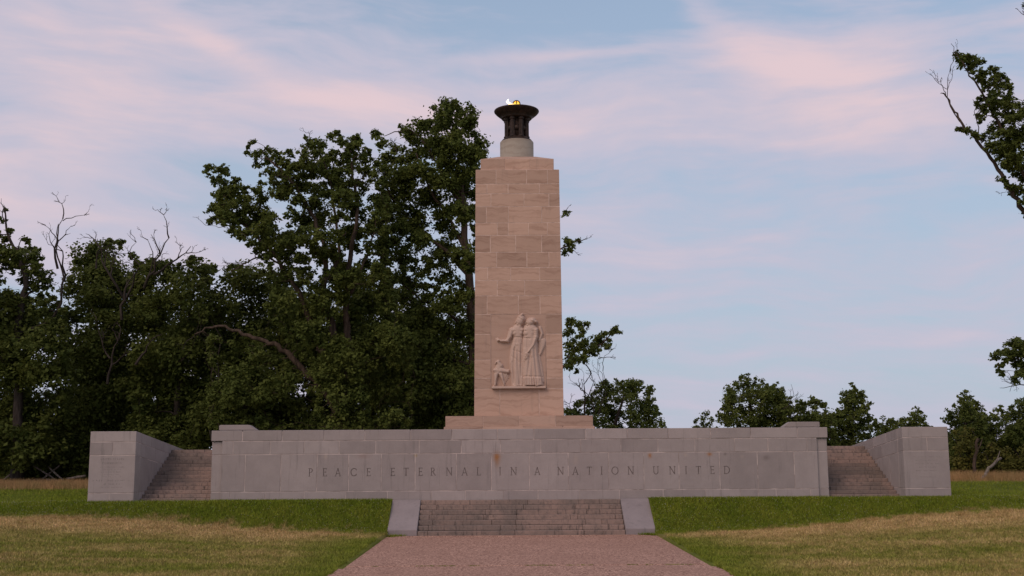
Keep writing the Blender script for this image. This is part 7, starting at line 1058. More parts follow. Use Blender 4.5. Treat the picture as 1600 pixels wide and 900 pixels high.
 {'name':'oak_tree','label':'widest of the small trees, behind the right half of the wall','cat':'tree','group':'small trees behind the right end of the memorial','base':(16.75,31,1.57),'limbs':[([(16.75,31,1.57),(16.59,31,5.21),(16.43,31,6.75),(16.24,31,7.74)],.18,.04)],'clumps':[(17.65,31.27,5.29,.34),(15.31,31.02,2.39,.33),(15.65,29.81,6.93,.38),(18.72,29.69,4.98,.52),(16.68,31.9,4.81,.5),(15.92,29.07,5.21,.55),(18.76,32.51,5.59,.48),(15.78,29.34,3.29,.51),(16.44,32.88,4.81,.43),(17.05,30.17,6.73,.59),(17.28,29.19,6.86,.62),(18.3,29.58,4.48,.56),(15.13,31.31,4.09,.34),(18.72,32.92,4.44,.64),(18.37,30.53,2.31,.46),(18.98,32.23,3.12,.34),(18.42,31.67,3.5,.63),(17.13,31.56,3.92,.3),(17.67,31.69,4.77,.37),(16.17,30.42,5.77,.54),(15.05,31.24,5.84,.37),(15.23,32.15,5.37,.39),(18.59,29.07,5.57,.29),(17.66,31.23,5.3,.59),(14.75,32.46,3.69,.57),(18.49,32.11,5.18,.34),(15.23,32.38,5.49,.32),(17.22,30.09,7.12,.32),(15.7,32,3.72,.64),(16.58,29.07,3.01,.36),(18.15,29.88,2.68,.34),(17.11,30.7,3.46,.49),(18.14,32.34,2.1,.59),(17.84,30.2,2.51,.41),(18.76,30.5,5.59,.37),(19.2,32.05,4.1,.28),(16.09,31.02,6.21,.46),(14.99,31.05,2.25,.52),(16.92,30.02,7.2,.29),(16.59,29.82,7.07,.56),(16.72,29.23,6.02,.39),(16.29,29,6.52,.29),(16.49,31.23,1.95,.35),(15.78,32.75,5.39,.28),(16.86,29.73,2.24,.48),(16.63,29.91,5.13,.63),(18.44,31.66,1.93,.37),(14.5,30.8,5.37,.4),(19.28,31.62,3.58,.54),(16.81,32.71,7.24,.48),(14.99,29.62,5.69,.42),(15.3,32.9,2.92,.62),(14.89,30.2,2.07,.47),(14.06,30.75,2.05,.41),(16.89,30.88,2.68,.35),(15.46,29.55,2.24,.53),(16.97,30.42,4.64,.61),(19.07,32.68,7.22,.37),(14.61,32.05,2.2,.5),(16.74,30.14,5.57,.63),(18.32,32.93,3.27,.55),(15.58,32.82,3.28,.43),(15.71,31.78,4,.58),(16.54,29.97,3.31,.53),(14.69,32.84,4.15,.55),(17.75,30.54,4.22,.5),(18.89,29.7,4.51,.64),(17.55,31.58,5.72,.55),(14.44,31.48,3.66,.4),(18.64,30.69,4.12,.61),(16.35,31.18,4.58,.38),(18.72,31.21,6.47,.65),(17.51,30.92,6.34,.39),(19,30.82,6.01,.3),(18.98,32.8,6.58,.46),(18.79,30.99,3.06,.61),(18.48,32.42,6.52,.62),(18.67,32.48,7.16,.58),(18.28,31.84,5.58,.27),(18.33,29,1.97,.49),(14.78,30.76,5.05,.28),(14.99,29.99,6.38,.54),(16.26,30.93,2.74,.42),(15.41,32.49,3.14,.49),(13.86,30.11,2.96,.25),(14.42,29.03,3.47,.48),(17.76,29.28,3.02,.5),(18.05,30.21,5.95,.5),(18.04,29.09,5.77,.32),(17.45,31.4,5.41,.27),(16.34,30.65,6.68,.59),(15.41,32.62,5.75,.58),(14.91,30.04,2.4,.38),(17.27,30.51,5.94,.45),(14.95,29.63,5.43,.54),(15.27,30.71,3.56,.65),(14.77,31.66,2.68,.43),(17.17,32.77,7.84,.46),(17.7,30.2,4.77,.61),(15.78,30.23,3.66,.27),(18.5,30.68,3.22,.47),(19.2,32.34,5.92,.63),(14.8,32.62,3.54,.38),(15.88,30.49,7.79,.5),(18.93,31.93,4.36,.55),(17.56,32.25,3.9,.33),(15.21,31.86,6.82,.21),(15.75,31.17,5.15,.42),(18.52,30.63,7.05,.4),(17.94,29.71,4.47,.5),(14.06,30.71,2.69,.38),(15.71,29.64,2.98,.36),(19.14,32.49,6.78,.29),(16.06,30.83,2.17,.39),(14.31,29.12,4.21,.44),(18.18,29.47,5.9,.58),(15.54,29.58,3.58,.51),(14.66,29.5,2.41,.39),(17.84,32.02,5.26,.65),(15.56,32.47,6.42,.5),(18.39,32.32,6.93,.62),(16.4,32.74,2.52,.34),(15.45,31.38,4.51,.31),(18.37,30.88,6.69,.34),(15.84,30.02,3.98,.53),(17.93,32.67,2.67,.61),(18.06,32.89,6.69,.55),(17.5,32.98,6.38,.62),(19.11,30.9,2.76,.47),(14.2,31.38,4.45,.15),(16.48,30.11,2.58,.32),(15.27,29.37,2.53,.33),(17.73,31.1,5.41,.53),(17.14,32.63,7.53,.63),(15.47,31.25,2.56,.63),(17.92,31.07,7.02,.47),(18.66,30.99,4.97,.48),(16.1,31.51,8.27,.22),(18.06,31.24,7.54,.36),(15.44,30.2,2.56,.43),(18.8,31.16,2.94,.51),(16.2,29.2,2.13,.39),(14.46,32.54,4.72,.29),(14.97,29.7,6.98,.28),(16.27,30.33,7.74,.38),(15.85,32.77,7.42,.6),(16.94,31.69,3.61,.27),(18.79,29.07,1.94,.2),(17.52,31.08,7,.5),(15.18,30.96,6.72,.6),(19.09,32.55,4.95,.45),(15.17,30.28,2.06,.62),(17.67,31.85,3.01,.37),(16.62,30.42,3.4,.58),(18.2,30.3,7.47,.17),(19.21,31.14,5.4,.27),(14.61,30.89,2.59,.58),(16.29,31.4,4.21,.42),(15.31,30.31,6.44,.5),(17.66,32.12,7.62,.31),(15.01,31.78,5.58,.29),(16.24,29.76,3.91,.55),(17.22,30.13,2.36,.33),(18.33,31.14,5.97,.63),(14.5,32.08,4.08,.63),(18.91,31.51,6.92,.23),(16.22,32.21,5.61,.51),(17.34,30.46,4.18,.51),(14.42,29.35,6.14,.25),(14.33,29.39,5.71,.26),(14.58,31.39,6.09,.14),(14.37,30.77,5.73,.31),(14.8,31.17,6.35,.31),(15.1,31.29,7.39,.26),(15.02,32.17,7.03,.19),(14.95,31.38,6.75,.3),(14.66,29.09,7.3,.27),(15.64,31.56,7.86,.21),(14.8,29.6,7.56,.31),(16.18,32.27,8.4,.13),(16.05,32.7,8.03,.24),(16.09,31.43,8.32,.24),(16.18,31.95,8.45,.16),(16.41,30.43,8.18,.26),(16.31,30.54,8.45,.14),(16.94,30.79,8.1,.27),(16.98,29.08,7.98,.2),(16.93,31.14,7.88,.21),(17.33,29.33,7.6,.13),(18.07,32.75,7.82,.26),(18.49,31.4,7.81,.24),(17.75,30.05,7.6,.2),(18.51,29.88,7.37,.23),(18.34,30.75,7.36,.2),(19.1,32.99,7.21,.26),(18.68,29.78,6.57,.17),(19.18,31.72,6.3,.3),(19.43,31.81,6.51,.22),(18.83,29.69,6.69,.29),(18.86,29.64,5.8,.31),(19.24,30.23,5.31,.31),(19.11,30.42,6.12,.26),(19.47,31.73,4.88,.29),(18.84,29.02,5.9,.22)],'dens':340,'mat':'rtree','bark':'darkbark','dead':[((18.23,29,6.01),(18.91,29,7.74),.03,3),((18.78,29,5.57),(19.13,29,6.66),.03,3)],'size':.2},
 {'name':'oak_tree','label':'feathery tree behind the raised block at the right end of the wall','cat':'tree','group':'small trees behind the right end of the memorial','base':(20.39,30,1.57),'limbs':[([(20.39,30,1.57),(20.4,30,4.51),(20.4,30,5.46),(20.37,30,5.77)],.14,.04)],'clumps':[(19.23,29.83,3.97,.51),(20.32,28.77,4.67,.46),(18.93,28.55,2.88,.23),(22.07,30.7,3.02,.33),(19.84,29.39,5.9,.38),(20.26,31.22,2.47,.35),(19.63,31.33,4.75,.56),(20.32,28.78,5.46,.5),(18.53,28.86,4.38,.32),(21.46,31.34,2.75,.36),(21.06,31.38,3.92,.4),(20.55,29.42,5.37,.23),(21.93,31.21,2.23,.33),(19.77,30.39,5.83,.43),(21.37,31.5,4.29,.3),(20.01,30.79,6.2,.37),(19.53,30.25,5.49,.29),(19.04,28.56,3.4,.24),(21.47,28.79,4.54,.34),(22.08,30.66,3.96,.55),(21.67,31.44,6.24,.35),(20.07,31,5.25,.34),(19.69,28.75,3.1,.41),(21.14,28.98,3.94,.37),(21.61,29.34,2.42,.48),(18.89,30.26,3.12,.5),(21.89,29.35,2.45,.28),(20.61,29.83,4.96,.27),(18.57,28.87,5.22,.24),(21.46,30.78,5.43,.46),(21.27,31.3,5.8,.36),(18.87,29.43,2.83,.54),(19.68,28.78,4.7,.39),(18.87,28.63,2.06,.29),(19.61,31.49,2.41,.48),(20.66,30.68,2.02,.38),(19.59,30.46,1.96,.4),(21.87,31.22,4.38,.37),(19.82,29.54,2.02,.39),(19.09,29.5,5.37,.23),(20.52,29.49,2.66,.23),(21.72,28.89,3.57,.29),(19.22,30.29,5.47,.33),(20.28,29.63,5.65,.3),(20.31,30.44,5.06,.35),(18.94,30.2,2.5,.23),(19.69,31.29,4.28,.56),(21.05,29,2.41,.32),(21.4,30.54,5.41,.27),(19.37,30.99,3.54,.43),(20.26,30.35,2.07,.28),(20.41,30.11,5.3,.37),(20.58,28.65,2.4,.36),(18.41,28.59,2.35,.55),(20.97,30.88,4.5,.26),(20.04,29.69,3.21,.52),(22.11,30.23,4.06,.28),(21.26,29.46,2.84,.46),(19.79,30.26,4.91,.55),(19.02,30.8,2.76,.43),(20.01,29.1,4.15,.27),(20.34,29.98,2,.3),(19.84,30.64,2.49,.31),(19.77,31.23,3.12,.26),(21.79,31.06,5.22,.39),(21.85,30.12,5.19,.34),(20.15,28.64,3.19,.52),(19.73,31.3,5.03,.48),(20.77,29.3,3.37,.44),(19.47,30.75,2.79,.32),(21.18,31.39,6.45,.4),(18.8,30.43,2.7,.39),(19.65,29.71,3.87,.35),(20.03,30.26,2.82,.46),(20.55,29.07,2.73,.44),(19.39,29.77,3.01,.29),(21.46,28.59,4.84,.52),(19.15,31.21,4.98,.26),(18.63,28.92,3.85,.48),(20.88,30.98,2.28,.35),(20.26,29.3,6.4,.33),(20.79,30.92,3.72,.37),(20.09,30.99,6.16,.39),(21.57,29.98,3.44,.27),(21.58,30.3,4.62,.28),(21.43,31.14,3.92,.44),(19.94,28.64,4.51,.55),(21.43,31.12,4.85,.55),(21.11,31.38,6.08,.38),(20.55,29.36,3.36,.23),(20.76,29.27,3.05,.3),(19.63,29.35,2.3,.27),(21.22,28.78,5.79,.21),(19.63,29.39,4.21,.5),(21.77,29.98,5.49,.43),(19.16,30.81,1.98,.44),(19,29.68,5.89,.3),(19.17,30.46,5.92,.2),(18.71,28.57,5.87,.14),(19.6,31.15,6.16,.27),(19.69,29.12,6.46,.23),(19.43,29.55,6.24,.19),(19.32,28.91,6.54,.27),(20.12,28.51,6.76,.23),(20.2,29.13,6.4,.13),(21.39,31.21,6.71,.17),(20.68,28.83,6.44,.29),(20.93,28.56,6.34,.17),(21.56,30.21,6.36,.2),(22.12,31.32,5.63,.19),(21.58,28.75,5.52,.29),(22.02,30.74,5.57,.27),(22.15,30.77,5.5,.31)],'dens':330,'mat':'rtree','bark':'darkbark','dead':[],'size':.2},
 {'name':'oak_tree','label':'pointed young tree above the right side stairs','cat':'tree','group':'small trees behind the right end of the memorial','base':(22.62,28,1.57),'limbs':[([(22.62,28,1.57),(22.65,28,4.81),(22.67,28,6.03),(22.66,28,6.68)],.14,.04)],'clumps':[(21.95,28.71,3,.35),(22.4,28.99,4.77,.45),(21.3,27.38,2.3,.35),(22.77,29.19,5.75,.35),(23.28,27.08,5.82,.23),(21.48,26.79,2.33,.46),(22.15,26.85,5.24,.3),(23.15,28.93,6.86,.31),(23.02,27.97,2.38,.37),(23.4,26.9,4.75,.25),(20.99,27.4,2.32,.17),(21.56,27.04,5.29,.46),(22.48,28,3.9,.44),(22.17,28.87,5.46,.34),(23.56,28.61,4.26,.36),(23.7,27.81,3.64,.29),(24.17,29.17,2.29,.41),(21.18,27.02,3.57,.36),(22.91,27.26,3.04,.3),(21.45,27.23,4.51,.27),(22.53,27.37,4.74,.38),(22.58,28.12,3.37,.29),(23.73,28.16,2.96,.41),(22.26,27.26,5.99,.23),(22.74,27.74,6.43,.3),(22.5,27.8,2.8,.24),(22.81,28.71,2.09,.26),(21.42,26.88,4.84,.43),(22.4,26.96,5.47,.49),(21.97,27.89,5.91,.3),(22.43,28.58,3.67,.46),(22.59,27.73,6.22,.31),(23.86,28.5,4.33,.42),(22.31,27.73,4.35,.44),(22.02,27.57,5.11,.33),(22.4,26.96,6.43,.22),(23.75,29.17,6.08,.33),(22.33,28.87,5.38,.4),(22.92,29.13,4.99,.33),(23.2,27.68,4.47,.45),(22.72,29.27,2.8,.34),(22.98,28.24,6.14,.27),(23.41,28.47,6.59,.46),(21.69,27.61,2,.23),(21.04,26.93,2.13,.36),(21.95,28.04,4.36,.25),(21.94,28.32,3.95,.51),(23.5,27.01,3.36,.25),(22.19,29.04,3.6,.25),(23.46,27.21,2.32,.34),(21.11,27.67,2.45,.21),(21.62,28.76,2.32,.32),(23.54,29.03,6.89,.27),(22.27,27.12,6.44,.37),(22.5,26.75,4.18,.24),(22.44,27.47,6.85,.28),(22.59,28.95,6.63,.23),(22.86,27.98,4.52,.33),(22.74,28.53,7.04,.5),(23.24,28.07,5.19,.33),(22.7,27.29,3.59,.37),(21.95,28.09,2.58,.29),(21.48,27.05,5.6,.19),(22.3,28.17,6.34,.27),(23.32,28.08,3.53,.28),(22.42,29.08,5.02,.48),(22.15,27.44,4.48,.24),(23.54,28.02,2.27,.5),(23.97,28.65,2.63,.37),(22.46,27.29,1.96,.37),(22.45,27.02,2.67,.22),(22.97,29.27,3.89,.33),(21.13,27.02,2.69,.36),(21.9,27.29,3.18,.48),(21.71,28.56,3.23,.41),(23.43,27.7,5.44,.38),(23.65,28.15,4.04,.26),(23.29,27.78,6.51,.22),(23.44,28.48,5.03,.3),(22.79,29.21,2.24,.51),(21.79,27.94,5.31,.24),(22.68,27.17,2.23,.46),(23.14,27.52,2.91,.24),(22.48,28.71,2.13,.51),(21.78,27.68,3.9,.38),(23.6,29.08,4.8,.29),(22.27,29.23,5.58,.32),(23.07,27.9,2.5,.48),(22.54,28.42,2.29,.35),(22.95,27.7,3.88,.36),(21.52,28.31,3.89,.28),(22.12,27.21,6.44,.38),(21.83,28.53,3.04,.5),(22.6,27.21,3.12,.24),(23.03,29.09,3.59,.28),(22.36,28.47,5.9,.45),(23.66,28.4,3.52,.28),(21.64,27.45,3.44,.25),(24.13,28.86,2.81,.27),(21.69,26.75,2.72,.33),(23.14,28.86,7.18,.26),(21.83,28.08,4.34,.39),(22.52,27,3.05,.31),(23.72,27.82,3.15,.32),(22.3,29.09,2.06,.28),(23.16,28.42,5.42,.37),(21.26,27.15,2.42,.3),(22.81,28.06,4.73,.39),(23.06,28.64,6.46,.35),(21.58,27.18,3.1,.36),(23.42,29.16,1.91,.45),(22.85,29.24,4.66,.5),(21.75,28.52,1.92,.24),(23.05,27.78,5.95,.23),(23.37,28.84,5.35,.23),(23.58,28.53,6.45,.25),(24.03,28.97,1.95,.4),(23.16,28.92,6.73,.45),(22.75,27.36,5.68,.35),(23.42,27.77,5.15,.37),(22.63,27.87,2.84,.44),(21.89,28.05,2.35,.44),(23.06,28.49,3.08,.47),(21.38,27.53,3.45,.49),(22.44,29.27,5.67,.52),(23.55,28.22,3.18,.24),(21.82,28.65,5.07,.29),(21.47,27.26,5.18,.29),(21.69,28.25,5.27,.25),(21.4,27.41,5.35,.17),(21.81,29.04,5.39,.25),(21.66,27.63,5.54,.26),(21.76,27.69,6.42,.13),(21.41,27.23,5.45,.14),(21.9,28.24,5.89,.24),(22.62,28.14,7,.23),(22.34,28.61,6.56,.13),(22.65,28.37,7.24,.14),(22.44,28.9,6.69,.27),(22.6,27.57,7.62,.15),(22.47,26.76,7.46,.12),(22.77,27.29,7.28,.13),(23.43,28.23,7.04,.3),(23.56,29.04,7.03,.16),(23.77,28.95,6.89,.21),(23.96,28.3,5.38,.15),(23.32,27.08,6.18,.28),(24.23,29.17,5.18,.23),(23.76,27.93,6.34,.24),(23.93,28.48,6.01,.14)],'dens':340,'mat':'rtree','bark':'darkbark','dead':[],'size':.2},
 {'name':'oak_tree','label':'low sparse tree behind the right wing wall','cat':'tree','group':'small trees behind the right end of the memorial','base':(26.42,30,1.57),'limbs':[([(26.42,30,1.57),(26.81,30,4.22),(27.19,30,4.93),(27.53,30,4.99)],.09,.04)],'clumps':[(27.07,30.59,3.88,.33),(25.3,29.64,3.44,.29),(26.76,29.66,2.22,.48),(25.88,29.69,3.75,.47),(26.72,30.92,3.18,.37),(26.8,30,3.47,.35),(25.27,29.19,4.6,.26),(27.03,31.1,3.55,.37),(27.13,29.92,3.4,.36),(24.24,28.81,3.82,.25),(24.82,30.5,2.83,.37),(25.1,30.86,3.24,.36),(27.04,29.4,3.04,.45),(26.72,29.46,4.83,.4),(26,29.83,4.59,.31),(27.74,28.88,2.99,.44),(25.23,28.89,1.9,.4),(25.59,29.95,3.22,.32),(25.08,29.7,4.17,.33),(27.27,28.89,1.92,.28),(25.71,30.26,5.04,.3),(27.49,29.56,3.13,.37),(25.83,28.88,2.58,.36),(27.47,29.47,5.07,.38),(27.9,29.16,3.74,.21),(27.94,30.67,3.85,.43),(25.58,29.07,2.81,.31),(26.94,30.19,4.02,.24),(26.39,30.85,3.32,.24),(27.69,29.09,3.07,.27),(26.88,30.2,4.49,.26),(26.91,29.99,2.81,.23),(28,30.3,5.54,.19),(25.79,30.81,4.26,.45),(24.83,29.45,4.68,.36),(28.17,30.31,5.33,.4),(25.41,30.52,3.77,.27),(27.77,30.97,2.41,.48),(25.58,30.08,2.92,.41),(27.69,29.34,5,.26),(25.27,30.89,3.62,.35),(27.54,30,4.8,.34),(27.77,30.79,5.67,.13),(27.3,30.69,4.7,.44),(25.08,29.97,3.21,.4),(25.41,30.69,2.66,.42),(25.05,31.05,4.68,.15),(27.17,30.33,4.29,.3),(26.76,30.73,2.38,.49),(27.66,30.37,5.04,.38),(25.12,30.29,4.32,.3),(26.14,29.09,4.72,.48),(27.69,30.87,3.87,.43),(25.65,30.13,4.03,.25),(26.53,30.12,4.13,.49),(26.75,29.87,3,.33),(26.05,30.38,1.98,.46),(26.81,30.93,2.35,.21),(25.3,30.39,3.29,.48),(25.65,30.78,4.93,.25),(24.44,29.36,3.45,.43),(27.9,30.36,2.5,.48),(25.95,29.91,4.16,.29),(26.91,30.56,3.25,.2),(25.68,30.91,2.22,.42),(26.1,30.72,4.91,.44),(27.34,29.38,5.34,.44),(27.42,28.9,4.39,.43),(24.95,30.59,3.74,.48),(25.69,29.49,3.44,.33),(27.62,29.41,3.47,.32),(24.55,29.2,5.1,.22),(25.22,30.91,5.27,.12),(24.47,29.05,4.98,.14),(24.7,28.99,5,.25),(25.52,28.98,5.08,.21),(25.18,29.36,5.41,.19),(25.71,29.68,5.32,.14),(26.14,30.14,5.23,.3),(26.5,30.6,5.05,.15),(26.64,30.66,4.89,.23),(26.75,30.04,5.08,.25),(26.44,29.17,5.15,.27),(26.69,29.45,5.25,.28),(27.42,30.41,5.47,.28),(27.78,30.84,5.61,.31),(27.03,29.78,5.32,.17),(27.81,30,5.95,.24),(28.11,30.03,5.77,.13),(27.46,29.21,5.83,.29),(27.8,29.11,5.2,.23),(28.16,29.99,4.84,.19),(28.24,29.5,4.83,.29)],'dens':260,'mat':'rtree','bark':'darkbark','dead':[],'size':.2},
 {'name':'oak_tree','label':'tree right of the right wing wall','cat':'tree','group':'small trees behind the right end of the memorial','base':(29.88,27,1.57),'limbs':[([(29.88,27,1.57),(29.86,27,4.53),(29.82,27,5.54),(29.75,27,5.96)],.15,.04)],'clumps':[(30.37,27.27,4.35,.34),(31.21,27.07,3.04,.46),(29.37,28.03,4.77,.26),(29.16,28.4,3.51,.48),(31.71,28.32,2.24,.33),(28.43,26.59,4.27,.26),(30.81,26.14,4.79,.54),(29.78,27.49,4.74,.26),(30.03,27.19,3.35,.33),(28.51,25.78,2.65,.3),(29.32,26.02,4.22,.51),(30.4,28.22,3.13,.28),(30.06,28.14,6.42,.21),(30.11,28.14,6.51,.2),(30.57,28.22,3.06,.42),(30.23,25.96,3.19,.51),(29.78,28.16,5.05,.33),(30.04,28.14,5.03,.46),(29.94,27.02,5.34,.45),(29.69,27.84,2.74,.41),(30.16,26.53,2.82,.27),(29.23,26.72,2.13,.34),(29.75,28.12,4.27,.52),(30.66,26.92,3.87,.28),(29.55,26.6,2.65,.49),(29.99,26.33,1.92,.41),(30.37,28.49,1.83,.45),(30.8,28.07,3.86,.44),(28.3,25.55,3.22,.52),(31.3,28.3,2.49,.53),(30.27,27.3,2.19,.4),(28.8,26.11,3.37,.45),(29.19,25.94,5.86,.31),(31.41,27.5,4.11,.54),(28.47,26.06,1.88,.48),(30.49,28.44,3.97,.27),(27.94,25.54,2.67,.44),(30.11,26.37,5.5,.34),(29,26.12,2.96,.5),(30.65,28.35,1.82,.55),(30.64,25.72,3.76,.28),(30.12,26.81,3.55,.36),(29.11,26.5,5.47,.53),(28.66,26.39,4.07,.43),(29.77,25.54,5.21,.28),(31.83,27.83,4.22,.18),(29.35,27.52,4.59,.49),(31.08,27.61,3.97,.47),(30.6,26.4,1.97,.35),(28.72,26.7,2.61,.31),(30.88,27.86,5.98,.54),(31.08,27.76,4.37,.49),(29.15,28.34,2.8,.44),(29.19,28.22,3.48,.4),(29.24,28.25,2.7,.31),(29.12,27.3,5.01,.28),(30.37,26.38,3.83,.4),(30.02,25.81,3.62,.53),(28.34,26.65,3.24,.29),(29.74,25.75,2.24,.28),(30.44,28.21,4.31,.37),(30.36,27.88,6.01,.51),(31.13,26.4,3.56,.48),(29.62,27.74,3.88,.47),(28.99,27.73,2.12,.31),(28.13,26.48,1.92,.37),(30.15,26.81,2.99,.51),(29.68,26.4,2.78,.27),(31.22,28.47,5.6,.28),(30.41,27.08,2.84,.51),(30.36,28.02,5.13,.55),(28.74,26.31,5.29,.37),(30.61,27.37,5.04,.49),(30.36,27.23,5.32,.31),(29.1,27.31,3.03,.33),(30.94,28.05,5.94,.3),(30.77,27.73,5.19,.32),(29.56,26.29,6.56,.21),(29.52,26.67,5.8,.45),(29.5,26,2.11,.33),(30.06,25.78,4.23,.45),(30.86,26.84,5.44,.33),(30.22,28.29,3.95,.49),(29.28,26.4,4.03,.35),(31.08,26.88,3.42,.47),(31.69,27.56,3.14,.29),(30.56,25.62,2.52,.33),(29.24,28.29,3.3,.46),(30.04,27.06,6.23,.38),(30.68,27.8,2.32,.32),(29.08,25.81,2.39,.25),(29.51,28.02,4.43,.35),(30.17,27.69,2.61,.55),(30.42,27.28,3.31,.36),(29.93,27,4.66,.37),(31.25,27.41,2.32,.43),(29.62,25.77,3.83,.33),(29.46,25.59,6.21,.4),(29.05,27.78,2.39,.31),(30.28,26.11,2.1,.32),(30.73,26.51,1.83,.51),(28.86,27.17,3.16,.41),(28.98,28.42,1.87,.31),(31.6,27.59,3.92,.42),(30.77,28.11,3.48,.45),(29.89,26.57,3.97,.34),(31.3,28.35,3.91,.55),(30.59,25.86,2.8,.27),(30.37,28.21,5.85,.3),(30.35,27.41,3,.39),(29.28,26.82,1.91,.27),(31.19,26.81,3.29,.5),(29.83,28.36,2.47,.33),(30.06,28.01,2.1,.53),(29.72,25.74,2.39,.49),(28.3,25.96,3.02,.46),(30.1,26.69,3.74,.41),(28.72,25.91,3.28,.33),(28.13,26.14,3.88,.16),(30.45,27.6,4.64,.29),(30.84,25.99,4.65,.53),(30.5,28.45,3.44,.46),(30.47,26.72,4.69,.48),(28.86,26.16,3.02,.32),(29.59,28.43,3.58,.28),(29.07,28.02,4.03,.39),(30.27,27.99,5.22,.55),(29.6,25.71,5.73,.4),(29.36,27.08,4.33,.37),(29.29,26.76,4.34,.48),(28.6,27.13,5.12,.28),(28.22,25.65,5.72,.2),(28.47,25.84,5.56,.19),(28.95,27.24,5.5,.16),(29.26,25.83,6.84,.14),(29.05,25.72,6.57,.16),(30.02,27.22,6.97,.3),(28.93,26.65,6.09,.21),(29.86,26.88,6.55,.27),(30.49,27.33,6.68,.19),(30.25,27.13,6.4,.25),(30.79,27.54,6.27,.27),(30.76,27.21,6.06,.17),(31.31,27.95,5.99,.26),(31.1,27.93,6.26,.2),(30.86,26.72,5.42,.28),(30.53,25.59,5.2,.27),(30.71,26.12,5.45,.21)],'dens':330,'mat':'rtree','bark':'darkbark','dead':[],'size':.2},
